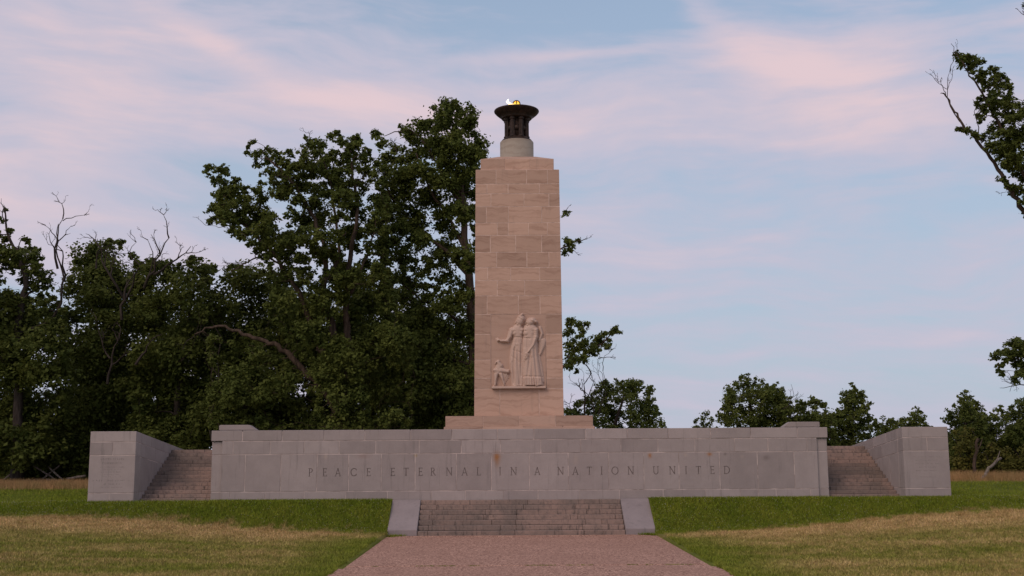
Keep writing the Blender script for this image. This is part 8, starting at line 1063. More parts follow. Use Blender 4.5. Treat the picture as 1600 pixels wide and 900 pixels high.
 {'name':'oak_tree','label':'tree at the right edge, under the overhanging branch','cat':'tree','group':'small trees behind the right end of the memorial','base':(33.13,26,1.57),'limbs':[([(33.13,26,1.57),(33.78,26,4.56),(34.42,26,5.62),(35.02,26,6.1)],.16,.04)],'clumps':[(36.81,26.63,6.28,.17),(35.08,26.71,6.2,.4),(31.69,25.53,3.8,.34),(32.46,26.13,3.18,.38),(32.46,24.94,1.85,.35),(34.07,24.69,3.14,.48),(33.62,25.95,4.79,.43),(34.4,25.36,2.46,.47),(32.67,26.12,2.86,.5),(34.4,25.95,3.57,.57),(33.74,25.11,2.46,.49),(31.15,25.51,2.11,.57),(33.53,27.3,3.25,.55),(33.46,26.15,3.52,.32),(35.69,25.06,5.06,.42),(35.21,26.29,5.51,.61),(36.69,27.39,6.39,.48),(35.88,26.8,4.11,.4),(35.41,26.2,4.85,.3),(36.39,26.37,6.16,.33),(33.9,27.55,4.88,.31),(31.31,25.65,4.24,.34),(33.35,24.45,3.2,.3),(31.91,25.39,3.58,.6),(33.78,24.49,5.54,.58),(35.87,25.11,2.95,.44),(36.08,27.51,3.09,.43),(32.89,26.13,3.89,.36),(36.44,25.81,5.63,.6),(36.6,26.44,3.55,.55),(33.96,26.32,1.87,.51),(30.95,24.56,4.81,.34),(34.96,27.56,6.07,.59),(33.73,25.11,4.41,.39),(37.12,27.48,2.54,.35),(35.58,26.95,2.01,.59),(31.1,26.27,3.01,.32),(32.13,25.75,4.33,.38),(34.53,24.81,4.35,.34),(32.17,24.43,4.27,.31),(32.69,25.94,4.8,.37),(35.72,27.48,6.54,.45),(34.63,26.7,2.21,.48),(33.62,25.74,5.99,.3),(33.48,24.92,4.08,.3),(36.29,27.52,2.66,.59),(32.12,26.75,5.41,.54),(34.57,24.58,3.3,.52),(33.95,24.64,4.72,.5),(31.01,25.7,3.49,.6),(32.76,26.23,1.91,.54),(36.56,27.52,4.89,.36),(36.51,27.34,3,.34),(33.58,27.4,4.38,.6),(32.19,25.92,1.9,.56),(33.2,25.03,2.92,.28),(36.84,26.7,4.2,.44),(35.45,27.46,3.49,.29),(31.94,25.45,5.03,.33),(34.55,27.05,3.14,.5),(31.37,26.61,4.73,.16),(32.81,25.63,3.45,.44),(36.19,27.06,3.2,.38),(33.68,27.37,5.78,.55),(33.24,25.98,6.11,.5),(34.22,27.44,5.6,.45),(34.92,26.02,3.95,.44),(31.18,24.45,1.92,.37),(35.64,26,5.6,.53),(36.15,25.35,6.02,.28),(34.75,26.58,1.82,.33),(32.28,26.13,2.43,.6),(33.43,26.24,4.11,.28),(33.8,25.78,5.34,.6),(35.76,25.6,3.86,.29),(32.35,26.65,3.28,.28),(33.24,25.51,5.53,.39),(36.22,27.41,5.99,.36),(33.1,24.5,3.44,.39),(36.65,27.3,4.12,.36),(35.53,24.8,5.54,.41),(31.16,25.07,3.18,.48),(34.71,27.47,3.74,.38),(36.25,27.44,6.48,.52),(34.35,26.37,1.91,.36),(35.82,24.49,1.85,.33),(33.38,25.04,5.01,.29),(31.85,25.59,2.9,.32),(32.31,27.41,3.9,.55),(33.5,25.81,2.45,.29),(35.58,24.44,5.21,.28),(32.81,27.06,5.43,.45),(36,27.38,4.08,.46),(32.87,27.1,3.96,.47),(35.94,26.49,3.48,.35),(35.5,25.37,3.36,.6),(32.64,26.88,5.21,.47),(34.85,24.56,2,.41),(35.82,27.16,5.62,.48),(33.99,24.83,6.43,.54),(35.21,27.21,3.97,.31),(35.47,26.91,5.96,.28),(33.88,26.23,4.43,.42),(36.08,26.65,5.81,.59),(30.4,24.72,2.48,.44),(35.56,24.97,2.2,.3),(35.05,26.88,3.18,.33),(33.82,24.83,2.12,.33),(33.47,26.66,5.39,.35),(33.7,26.97,3.25,.59),(36.29,27.13,3.1,.57),(34.38,25.89,4.99,.34),(34.55,24.61,3.51,.56),(31.45,26.85,2.05,.28),(35.33,24.66,5.55,.37),(34.47,24.48,4.16,.58),(33.55,25.62,6.25,.44),(31.95,25.81,1.83,.45),(36.37,26.3,3.34,.31),(34.06,27.27,2.25,.61),(36.55,26.06,4.23,.41),(35.86,26.5,4.22,.52),(33.26,25.28,6.02,.37),(33.85,24.53,5.88,.3),(35.92,25.88,3.88,.52),(30.96,24.45,2.56,.59),(32.19,25.72,2.41,.39),(32.55,26.55,4.53,.56),(34.62,25.92,3.33,.34),(33.29,26.75,3.68,.47),(34.43,25.67,5.21,.34),(33.93,26.36,5.93,.35),(33.3,25.27,3.81,.41),(32.67,26.09,3.56,.37),(34.84,24.89,4.64,.43),(31.03,25.34,4.76,.3),(37.33,27.38,2.9,.31),(36.76,26.32,3.81,.53),(34.65,26.54,6.46,.61),(34.26,26.79,4.67,.5),(30.8,25.45,4.06,.19),(30.44,24.59,3.88,.18),(30.95,25.03,5.21,.33),(34.46,25.5,3.91,.38),(33.12,25.48,3.45,.44),(35.9,26.7,6.48,.31),(36.35,27.12,4.28,.6),(31.93,27.22,5.27,.15),(30.71,24.69,5.43,.15),(31.8,27.51,5.47,.24),(32.3,27.29,5.86,.13),(32.15,26.68,5.91,.22),(32.38,25.69,6.03,.21),(32.29,26.88,5.75,.16),(33.93,27.38,6.44,.25),(32.77,26.52,5.89,.24),(32.36,24.84,5.91,.11),(33.42,27.15,6.4,.16),(33.53,24.68,6.4,.15),(33.43,25.69,6.64,.13),(34.69,25.58,7.03,.26),(34.06,24.95,6.49,.22),(33.86,26.2,6.6,.2),(33.74,24.66,6.76,.23),(34.12,26.28,6.55,.27),(35.02,24.56,6.58,.22),(35.63,25.17,6.76,.15),(36.22,25.3,6.3,.12),(35.4,25.49,6.81,.23),(35.77,24.89,6.13,.17),(36.18,25.49,6.41,.16),(36.99,27.03,6.13,.15)],'dens':330,'mat':'rtree','bark':'darkbark','dead':[],'size':.2},
 {'name':'shrub','label':'green thicket behind the right end of the long wall','cat':'shrub','group':'shrubs by the dry grass on the right','base':(19.27,26,1.57),'limbs':[([(19.27,26,1.57),(18.61,26,3.67),(18.01,26,5.07)],.04,.01),([(19.27,26,1.57),(19.06,26,3.66),(18.9,26,5.07)],.04,.01),([(19.27,26,1.57),(19.5,26,3.66),(19.79,26,5.07)],.04,.01),([(19.27,26,1.57),(19.94,26,3.66),(20.67,26,5.06)],.04,.01)],'clumps':[(20,26.15,4.55,.42),(20.27,25.26,4.07,.41),(18.03,25.15,3.2,.46),(18.56,26.58,4.2,.48),(19.45,26.83,2.46,.58),(19.1,26,3.12,.61),(19.69,25.96,4.92,.63),(18.94,26.08,5.25,.25),(19.28,25.39,4.06,.44),(18.89,26.13,2.74,.55),(18.35,26.86,4.09,.41),(20.07,26.31,4.17,.46),(20.15,26.33,2.96,.55),(19.4,26.49,4.26,.52),(20.21,25.78,4.7,.34),(21.04,27,2.26,.28),(18.12,25.28,2.23,.62),(20.06,25.62,2.47,.5),(18.43,25.33,3.43,.45),(19.01,25.97,3.42,.48),(19.83,26.22,2.81,.47),(17.63,25.31,2.82,.27),(17.63,25.08,2.37,.62),(18.17,25.44,2.5,.43),(20.4,26.1,3.6,.43),(19.16,25.3,2.88,.6),(19.4,26.43,3.5,.52),(18.8,26.03,4.9,.55),(20.48,25.47,3.46,.47),(18.44,25.74,4.35,.44),(20.61,25.91,3.41,.34),(19.33,26.98,4.6,.43),(19.89,26.77,4.34,.51),(19.81,26.15,2.87,.48),(20.6,26.85,3.54,.56),(20.08,25.58,2.54,.54),(19.32,26.28,4.97,.45),(18.5,25.5,4.81,.33),(19.88,25.22,3.83,.43),(20.97,26.54,2.62,.27),(17.77,25.12,4.72,.25),(17.78,25.08,4.03,.25),(18.1,26.68,4.07,.14),(18.57,25.92,5.39,.26),(18.51,26.98,4.51,.25),(17.99,26.02,4.12,.19),(18.97,25.79,5.4,.2),(18.68,26.17,5.46,.12),(19.4,25.83,5.48,.15),(19.95,25.44,5.22,.11),(19.91,26.14,5.43,.19),(20.05,26.6,5.23,.15),(20.44,26.54,5.3,.12),(20.65,25.59,3.88,.15),(20.36,25.05,4.53,.24),(20.99,26.29,4.15,.14),(20.29,25.38,5.25,.2),(20.24,25.84,5.09,.24),(21.03,26.84,4.35,.18)],'dens':330,'mat':'shrub','bark':'darkbark','dead':[],'size':.2},
 {'name':'shrub','label':'green thicket above the top of the right side stairs','cat':'shrub','group':'shrubs by the dry grass on the right','base':(24.16,26,1.57),'limbs':[([(24.16,26,1.57),(23.61,26,3.23),(23.11,26,4.14)],.04,.01),([(24.16,26,1.57),(23.97,26,3.23),(23.84,26,4.13)],.04,.01),([(24.16,26,1.57),(24.34,26,3.23),(24.57,26,4.13)],.04,.01),([(24.16,26,1.57),(24.7,26,3.22),(25.3,26,4.12)],.04,.01)],'clumps':[(24.21,26.15,4.17,.52),(23.85,26.36,3.9,.44),(23.8,25.82,2.32,.54),(23.89,25.25,4.33,.3),(24.87,26.39,2.15,.41),(23.9,26.9,2.66,.51),(24.34,26.49,3.45,.48),(24.58,26.64,4.18,.56),(25.02,25.15,2.57,.25),(23.94,26.69,2.97,.54),(24.92,26.87,3.77,.62),(24.01,25.43,2.72,.6),(24.91,26.12,2.47,.51),(25.08,26.86,2.39,.47),(24.29,26.37,2.97,.41),(23.64,25.79,3.38,.59),(22.68,25.01,2.27,.52),(23.26,26.77,2.86,.26),(23.74,25.73,3.35,.46),(23.52,26.64,3.32,.5),(23.66,25.79,2.76,.6),(23.75,25.38,3.54,.5),(23.14,25.36,3.64,.28),(23.26,26.02,3.6,.27),(25.38,26.65,2.87,.43),(23.6,25.07,3.32,.47),(24.61,26.59,3.71,.54),(25.27,26.17,3.34,.5),(23.71,26.62,2.17,.5),(23.58,26.2,2.54,.47),(25.08,25.65,2.77,.46),(24.27,25.24,3.08,.51),(24.75,26.93,2.79,.49),(24.77,25.05,3.73,.27),(23.57,25.09,4.3,.22),(23.86,25.11,4.74,.21),(23.85,25.8,4.34,.26),(24.64,26.14,4.51,.2),(24.68,25.49,4.57,.21),(24.05,25.36,4.58,.14)],'dens':330,'mat':'shrub','bark':'darkbark','dead':[],'size':.2},
 {'name':'shrub','label':'green thicket right of the wing wall','cat':'shrub','group':'shrubs by the dry grass on the right','base':(29.37,25,1.57),'limbs':[([(29.37,25,1.57),(28.75,25,3.33),(28.23,25,4.79)],.04,.01),([(29.37,25,1.57),(29.16,25,3.33),(29.05,25,4.79)],.04,.01),([(29.37,25,1.57),(29.58,25,3.33),(29.88,25,4.78)],.04,.01),([(29.37,25,1.57),(29.99,25,3.33),(30.71,25,4.78)],.04,.01)],'clumps':[(30.08,24.71,3.93,.62),(28.77,25.31,4.25,.53),(30.17,25.35,2.58,.53),(28.66,25.5,3.55,.41),(28.85,24.48,2.65,.44),(31.04,25.72,1.95,.32),(28.97,25.55,2.23,.52),(30.71,25.68,2.09,.42),(29.29,24.26,2.15,.45),(30.93,25.51,3.59,.23),(28.77,25.04,3.75,.41),(28.31,25.35,3.19,.43),(28.15,24.5,2.78,.62),(29.43,24.98,4.08,.41),(29.73,24.79,4.44,.5),(29.22,25.71,3.37,.6),(27.71,24.22,2.91,.25),(30.69,25.25,1.98,.46),(29.63,24.86,3.41,.46),(30.16,25.89,3.97,.55),(30.31,25.04,4.53,.29),(29.58,24,3.62,.51),(29.62,25.53,2.34,.41),(31.05,25.97,2.42,.34),(28.81,24.53,3.41,.58),(28.95,25.86,3.43,.58),(29.24,25.12,3.94,.48),(28.97,24.58,3,.42),(30.23,24.46,2.71,.42),(29.37,24.01,1.87,.51),(28.98,24.91,4.4,.55),(28.61,25.85,3.4,.5),(29.54,24.68,3.8,.41),(30.33,25.78,4.69,.45),(30.27,24.7,3.08,.41),(29.82,25.12,2.1,.54),(29.62,24.96,2.71,.43),(28.33,24.43,2.4,.43),(29.44,24.1,4.65,.56),(27.96,24.46,2.17,.53),(29.12,24.66,5.3,.22),(28.95,25.27,5.3,.24),(28.52,24.12,5.16,.19),(29.45,25.2,5.3,.27),(29.86,25.51,5.09,.22),(29.46,24.15,5.09,.26)],'dens':330,'mat':'shrub','bark':'darkbark','dead':[],'size':.2},
 {'name':'shrub','label':'green thicket behind the low shrub at the right edge','cat':'shrub','group':'shrubs by the dry grass on the right','base':(32.46,25,1.57),'limbs':[([(32.46,25,1.57),(31.76,25,3.23),(31.16,25,4.57)],.04,.01),([(32.46,25,1.57),(32.22,25,3.22),(32.08,25,4.56)],.04,.01),([(32.46,25,1.57),(32.68,25,3.22),(33.01,25,4.56)],.04,.01),([(32.46,25,1.57),(33.15,25,3.22),(33.94,25,4.55)],.04,.01)],'clumps':[(33.88,25.92,2.32,.42),(33.58,24.58,3.69,.3),(32.98,24.44,3.28,.5),(31.23,24.95,1.92,.48),(32.78,24.67,3.16,.45),(32.23,24.73,1.98,.48),(31.21,24.95,3.81,.26),(32.63,25.42,4.72,.25),(32.78,24.43,2.93,.5),(32.53,25.93,2.06,.53),(33.3,25.63,3.66,.6),(32.34,25.13,2.37,.55),(31.46,24.12,4.03,.56),(31.74,24.11,4.46,.43),(33.42,24.48,3.4,.48),(33.19,25.27,4.53,.5),(30.51,24.5,1.9,.32),(31.05,24.02,3.87,.4),(32.09,25.28,3.17,.51),(31.23,25.61,2.6,.55),(33.02,25.98,4.22,.42),(32.97,24.79,4.23,.53),(30.98,24.9,3.35,.44),(31.65,25.23,3.22,.59),(33.27,24.05,2.17,.54),(33.07,24.46,1.84,.49),(32.83,24.72,2.28,.57),(32.09,25.66,4.58,.25),(31,24.23,2.57,.46),(32.85,25.95,3.86,.49),(32.52,24.67,4.66,.41),(33.66,25.41,4.49,.25),(31.75,24.92,1.89,.41),(33.04,25.15,1.97,.47),(33.93,24.9,2.99,.27),(33.42,24.83,3.16,.42),(33.65,25.14,4.15,.32),(33.46,24.84,4.31,.3),(32.22,24.09,3.35,.46),(31.49,24.9,2.76,.41),(32.96,25.52,5.1,.14),(31.63,24.17,4.75,.13),(32.9,25.97,5.1,.15),(33.79,25.95,4.71,.11),(32.69,24.48,4.9,.25),(32.97,25.84,4.93,.29),(33.05,24.03,4.82,.27)],'dens':330,'mat':'shrub','bark':'darkbark','dead':[],'size':.2},
 {'name':'shrub','label':'yellowish shrub touching the right wing wall','cat':'shrub','group':'shrubs by the dry grass on the right','base':(27.63,22,1.54),'limbs':[([(27.63,22,1.54),(27.28,22,2.96),(27.03,22,4.07)],.04,.01),([(27.63,22,1.54),(27.5,22,2.96),(27.46,22,4.07)],.04,.01),([(27.63,22,1.54),(27.71,22,2.96),(27.89,22,4.06)],.04,.01),([(27.63,22,1.54),(27.93,22,2.95),(28.33,22,4.06)],.04,.01)],'clumps':[(27.08,22.28,2.44,.21),(28.04,21.9,3.08,.39),(27.25,22.12,3.42,.3),(27.86,21.54,2.22,.4),(27.57,21.74,2.54,.46),(27.49,22.09,3.45,.36),(27.28,22.08,2.08,.41),(27.81,21.29,1.82,.38),(27.42,21.04,3.53,.44),(27.85,21.53,3.85,.28),(27.77,21.2,2.75,.26),(27.35,21.43,4.09,.37),(27.2,21.61,3.13,.34),(27.75,21.72,3.22,.37),(28.23,22,2.91,.2),(27.02,22.45,1.79,.25),(28.1,22.02,3.34,.3),(28.2,22.57,2.61,.38),(27.08,21.65,2.47,.41),(27.33,22.47,2.81,.39),(27.71,21.87,2.03,.52),(27.83,22.26,3.66,.42),(27.61,22.01,4.29,.13),(27.31,22.22,4.3,.21),(27.77,22.11,4.56,.16),(28.51,22.99,4.48,.19)],'dens':330,'mat':'rshrub','bark':'darkbark','dead':[],'size':.2},
 {'name':'shrub','label':'low shrub behind the fallen log','cat':'shrub','group':'shrubs by the dry grass on the right','base':(29.44,22,1.54),'limbs':[([(29.44,22,1.54),(29.01,22,2.63),(28.68,22,3.36)],.04,.01),([(29.44,22,1.54),(29.27,22,2.63),(29.19,22,3.36)],.04,.01),([(29.44,22,1.54),(29.52,22,2.63),(29.7,22,3.35)],.04,.01),([(29.44,22,1.54),(29.78,22,2.63),(30.21,22,3.35)],.04,.01)],'clumps':[(29.31,21.01,1.99,.42),(29.93,22.94,2.87,.41),(28.8,21.01,2.31,.4),(29.25,22.58,2.64,.45),(29.9,21.37,2.4,.21),(30.15,22.23,2.15,.47),(28.88,21.13,3.56,.2),(28.68,21.96,1.88,.5),(29.23,22.21,3.39,.36),(29.98,21.76,2.18,.27),(29.11,22.68,2.91,.22),(28.8,21.15,1.79,.36),(30.36,22.67,2.72,.25),(29.26,21.85,3.12,.36),(29.78,22.15,3.18,.49),(30.09,22.47,2.94,.38),(29.77,21.85,2.82,.51),(28.69,21.71,2.34,.46),(29.56,21.54,2.34,.41),(29.69,21.25,1.77,.35)],'dens':330,'mat':'rshrub','bark':'darkbark','dead':[],'size':.2},
 {'name':'shrub','label':'low shrub at the right edge','cat':'shrub','group':'shrubs by the dry grass on the right','base':(31.08,21,1.53),'limbs':[([(31.08,21,1.53),(30.55,21,2.59),(30.13,21,3.35)],.04,.01),([(31.08,21,1.53),(30.87,21,2.59),(30.77,21,3.35)],.04,.01),([(31.08,21,1.53),(31.18,21,2.59),(31.4,21,3.34)],.04,.01),([(31.08,21,1.53),(31.5,21,2.59),(32.03,21,3.34)],.04,.01)],'clumps':[(30.65,20.55,2.49,.39),(31.05,21.64,1.93,.36),(29.97,20.76,2.42,.3),(30.2,20.81,2.01,.45),(31.28,21.25,3.24,.52),(30.54,20.24,3.03,.35),(31.43,20.71,3.28,.36),(31.51,20.56,2.4,.41),(30.9,20.59,3.34,.36),(30.45,20.99,2.08,.52),(31.36,20.39,1.73,.35),(31.08,20.95,2.77,.51),(31.36,21.37,2.06,.48),(30.95,20.31,2.56,.46),(30.14,20.82,2.02,.5),(31.55,21.37,1.88,.49),(30.59,21.62,1.68,.41),(31.92,21.25,2.97,.26),(31.35,21.61,2.4,.34),(30.21,20.89,2.4,.39),(31.78,21.34,1.92,.37),(30.82,21.92,2.73,.38)],'dens':330,'mat':'rshrub','bark':'darkbark','dead':[],'size':.2},
 {'name':'oak_tree','label':'near oak reaching into the picture from the right edge','cat':'tree','group':'trees round the memorial','base':(28.24,6,1.2),'limbs':[([(28.24,6,1.2),(28.04,6,5.74),(27.68,6,8.79),(27.14,6,11.57),(27.09,6,14.72),(27.74,6,18.88),(28.37,6,22.81)],.5,.1),([(27.18,6,11.26),(25.69,6,12.83),(24.54,6,14.89),(23.91,6,16),(23.44,6,16.9),(22.65,6,18.19),(21.92,6,19.07),(21.5,6,19.82),(21.16,6,20.54),(20.93,6,20.77)],.16,.02),([(25.69,6,12.83),(24.98,6,15.68),(24.34,6,17.6),(23.72,6,19.06),(23.11,6,20.37),(22.55,6,21.35),(22.04,6,22.34),(21.65,6,23.23)],.13,.01),([(27.66,6,8.48),(26.24,6,8.03),(25,6,7.73),(24.01,6,7.58),(23,6,7.65)],.09,.01),([(27.87,6,20.51),(26.46,6,22.82),(25.63,6,24.49),(25.24,6,25.22)],.08,.01),([(23.72,6,19.06),(23.61,6,18.41),(23.2,6,17.93)],.04,.01),([(25.84,6,14.72),(25.77,6,17.92),(25,6,20.19)],.07,.02)],'clumps':[(21.98,6.4,22.85,.2),(22.29,6.7,22.69,.28),(22.03,5.21,22.28,.28),(22.76,6.34,22.43,.28),(22.33,6.41,22.26,.28),(22.73,6.46,22.14,.28),(22.68,5.48,21.98,.28),(22.38,5.16,21.35,.28),(22.75,5.28,21.52,.24),(22.57,5.08,21,.24),(23.63,6.82,21.26,.28),(24.01,6.89,22.15,.24),(24.09,6.69,21.81,.28),(24.08,6.17,21.43,.28),(23.95,6.97,21.65,.24),(24.03,6.52,21.09,.36),(24.03,5.59,20.78,.28),(23.24,5.91,20.43,.32),(23.32,5.36,20.06,.36),(24.44,6.81,20.59,.37),(23.14,6.78,20.52,.24),(23.52,6.95,20.24,.33),(24.38,5.89,20.16,.32),(23.55,5.95,19.73,.36),(24.5,6.88,19.95,.41),(24.4,5.48,19.64,.32),(23.99,5.1,19.01,.39),(23.92,6.28,19.24,.36),(25.02,6.16,19.46,.4),(23,6.32,19.45,.2),(23,6.73,19.71,.16),(22.12,6.86,19.13,.2),(21.76,5.17,18.56,.2),(22.24,5.58,18.46,.24),(22.95,6.29,18.5,.24),(23.31,5.98,18.73,.32),(23.55,5.44,18.41,.4),(24.63,6.64,18.89,.45),(25.21,6.79,18.96,.49),(22.85,5.21,17.9,.28),(23.26,5.32,17.74,.39),(24.05,5.94,17.97,.48),(24.35,5.39,17.82,.51),(24.09,6.51,17.55,.4),(23.89,5.05,17.03,.47),(24.82,5.95,17.27,.48),(23.75,6.14,16.93,.24),(24.64,6.97,16.95,.37),(25.01,6.71,16.69,.45),(23.63,5.83,16.28,.24),(23.74,5.58,15.9,.24),(24.56,6.71,15.78,.28),(24.42,5.73,15.74,.36),(24.39,5.52,15.06,.28),(24.96,6.67,14.62,.16),(24.85,6.14,14.76,.2),(26.01,6.79,20.12,.65),(25.34,5.55,18.44,.79),(25.11,5.14,16.73,.79),(25.33,5.59,15.58,.63),(26.03,5.15,18.63,1.02),(26.17,5.15,16.41,1.02),(26.78,5.99,20.84,.88),(28.36,6.16,21.55,1.36),(27.66,5.96,18.22,1.36),(28.86,6.8,15.85,1.46),(29.63,6.45,19.67,1.61),(26.81,6.12,14.43,.96),(29,6.52,11.96,1.45),(27.69,5.15,23.8,1.18),(26.17,6.33,25.29,.4),(25.54,5.96,25.27,.24),(26.05,5.01,23.76,.63),(22.48,5.31,7.65,.24),(23.3,6.56,7.88,.24),(23.75,6.96,8.1,.29),(23.27,5.23,8.19,.28),(24,6.12,8.33,.32),(23.39,5.82,7.81,.32),(22.88,5.43,7.36,.2),(24.08,6.64,7.88,.36),(24.11,5.91,7.94,.4),(23.81,6.52,7.44,.28),(24.13,6.44,7.37,.32),(23.19,6.69,7.27,.16),(22.72,5.42,6.82,.16),(22.86,6.12,6.99,.12),(23.45,5.19,6.74,.28),(23.81,5.42,6.93,.32),(23.42,5.55,6.59,.2),(24.5,5.63,7.55,.64),(26.07,6.94,7.65,.81),(26.24,5.38,8.12,.95),(25.22,6,6.66,.64)],'dens':560,'mat':'oak','bark':'bark','dead':[((21.77,6,19.23),(21.43,6,21.78),.03,4),((21.16,6,20.54),(20.96,6,21.26),.02,3),((22.81,6,18.19),(22.48,6,20.37),.03,4),((23.17,6,17.61),(23.53,6,19.61),.02,3),((24.29,6,6.43),(22.81,6,6.19),.03,4),((24.37,6,6.67),(23.28,6,6.01),.02,3),((25.49,6,24.65),(25.03,6,25.02),.02,3),((23.88,6,15.68),(23.41,6,15.59),.01,2),((22.99,6,6.98),(23.38,6,6.55),.01,2)],'size':.17},
]
FENCE = [(-30.45, 20.0, 1.67), (-28.05, 20.0, 1.81), (-27.75, 20.0, 1.84), (-26.91, 20.0, 1.73), (-26.54, 20.0, 1.87), (-25.53, 20.0, 2.02), (-29.88, 20.0, 2.12), (-29.12, 20.0, 2.79), (-28.44, 20.0, 2.67), (-27.65, 20.0, 2.1), (-27.72, 20.0, 2.07), (-27.19, 20.0, 2.66), (-27.71, 20.0, 2.59), (-27.28, 20.0, 2.25)]
LOG = [(26.29, 17.0, 1.89), (27.09, 17.5, 2.28), (28.16, 18.5, 2.77)]
STUMP=[(27.18, 20.0, 1.67), (27.34, 20.0, 2.8), (27.57, 20.0, 3.93)]

# ------------------------------------------------------------------ trees
M['oak'] = material('oak_leaf', leaf_fn((0.046, 0.068, 0.014), (0.145, 0.170, 0.038)), 0.6)
M['wood'] = material('wood_leaf', leaf_fn((0.040, 0.060, 0.012), (0.130, 0.150, 0.034)), 0.6)
M['shrub'] = material('shrub_leaf', leaf_fn((0.040, 0.060, 0.012), (0.120, 0.140, 0.030)), 0.6)
M['rtree'] = material('young_leaf', leaf_fn((0.050, 0.074, 0.016), (0.155, 0.180, 0.042)), 0.6)
M['rshrub'] = material('pale_shrub_leaf', leaf_fn((0.070, 0.080, 0.016), (0.17, 0.155, 0.036)), 0.6)
M['bark'] = material('oak_bark', bark_fn((0.085, 0.060, 0.046)), 0.95, 0.1)
M['darkbark'] = material('dark_bark', bark_fn((0.058, 0.046, 0.040)), 0.95, 0.1)
M['weathered'] = material('weathered_wood', bark_fn((0.22, 0.18, 0.15)), 0.95, 0.1)
LEAF_K = {'oak': 3.6, 'wood': 2.4, 'shrub': 2.3, 'rtree': 1.6, 'rshrub': 1.6}

def unit(v):
    return v / (np.linalg.norm(v, axis=-1, keepdims=True) + 1e-9)

def curve_path(a, b_, n, sag, R_):
    """bent line from a to b"""
    a, b_ = np.array(a), np.array(b_); L = np.linalg.norm(b_ - a)
    t = np.linspace(0, 1, n)[:, None]
    off = R_.normal(0, 1, 3); off -= off.dot(b_ - a) / (L * L + 1e-9) * (b_ - a)
    p = a + (b_ - a) * t + (off * 0.10 * L + np.array([0, 0, -sag * L])) * (4 * t * (1 - t))
    p[1:-1] += R_.normal(0, 0.025 * L, (n - 2, 3))
    return p

def bare_branch(w, a, b_, r, depth, R_):
    """leafless branch that forks and thins out"""
    a, b_ = np.array(a, float), np.array(b_, float); L = np.linalg.norm(b_ - a)
    p = curve_path(a, b_, 7, -0.03, R_)
    w.tube(p, np.linspace(r, max(r * .22, .008), 7), 5 if r > .03 else 4)
    if depth <= 1: return
    for k in range(R_.integers(2, 4)):
        i = R_.integers(2, 7); d = unit(b_ - a)
        side = R_.normal(0, 1, 3); side[1] *= .5; side -= side.dot(d) * d; side = unit(side)
        nd = unit(d * R_.uniform(.5, 1.0) + side * R_.uniform(.5, .9) + np.array([0, 0, .25]))
        bare_branch(w, p[min(i, 6)], p[min(i, 6)] + nd * L * R_.uniform(.28, .5), r * .5, depth - 1, R_)

def leaf_mesh(P, N, size, R_, origin):
    """one folded, pointed leaf at every place P, lying across N"""
    n = len(P)
    a = unit(R_.normal(0, 1, (n, 3))); a = unit(a - (a * N).sum(1, keepdims=True) * N)
    b_ = np.cross(N, a)
    L = (size * R_.uniform(.5, 1.35, n))[:, None]; Wd = L * R_.uniform(.26, .40, n)[:, None]
    droop = N * L * 0.16
    co = np.empty((n, 4, 3))
    co[:, 0] = P - a * L * .5
    co[:, 1] = P + b_ * Wd - droop
    co[:, 2] = P + a * L * .5 - droop * .6
    co[:, 3] = P - b_ * Wd - droop
    i = np.arange(n)[:, None] * 4
    tri = np.concatenate([i + np.array([[0, 1, 2]]), i + np.array([[0, 2, 3]])], 1).reshape(-1, 3)
    return mesh_np(co.reshape(-1, 3) - np.array(origin), tri, 3, 'leaves')

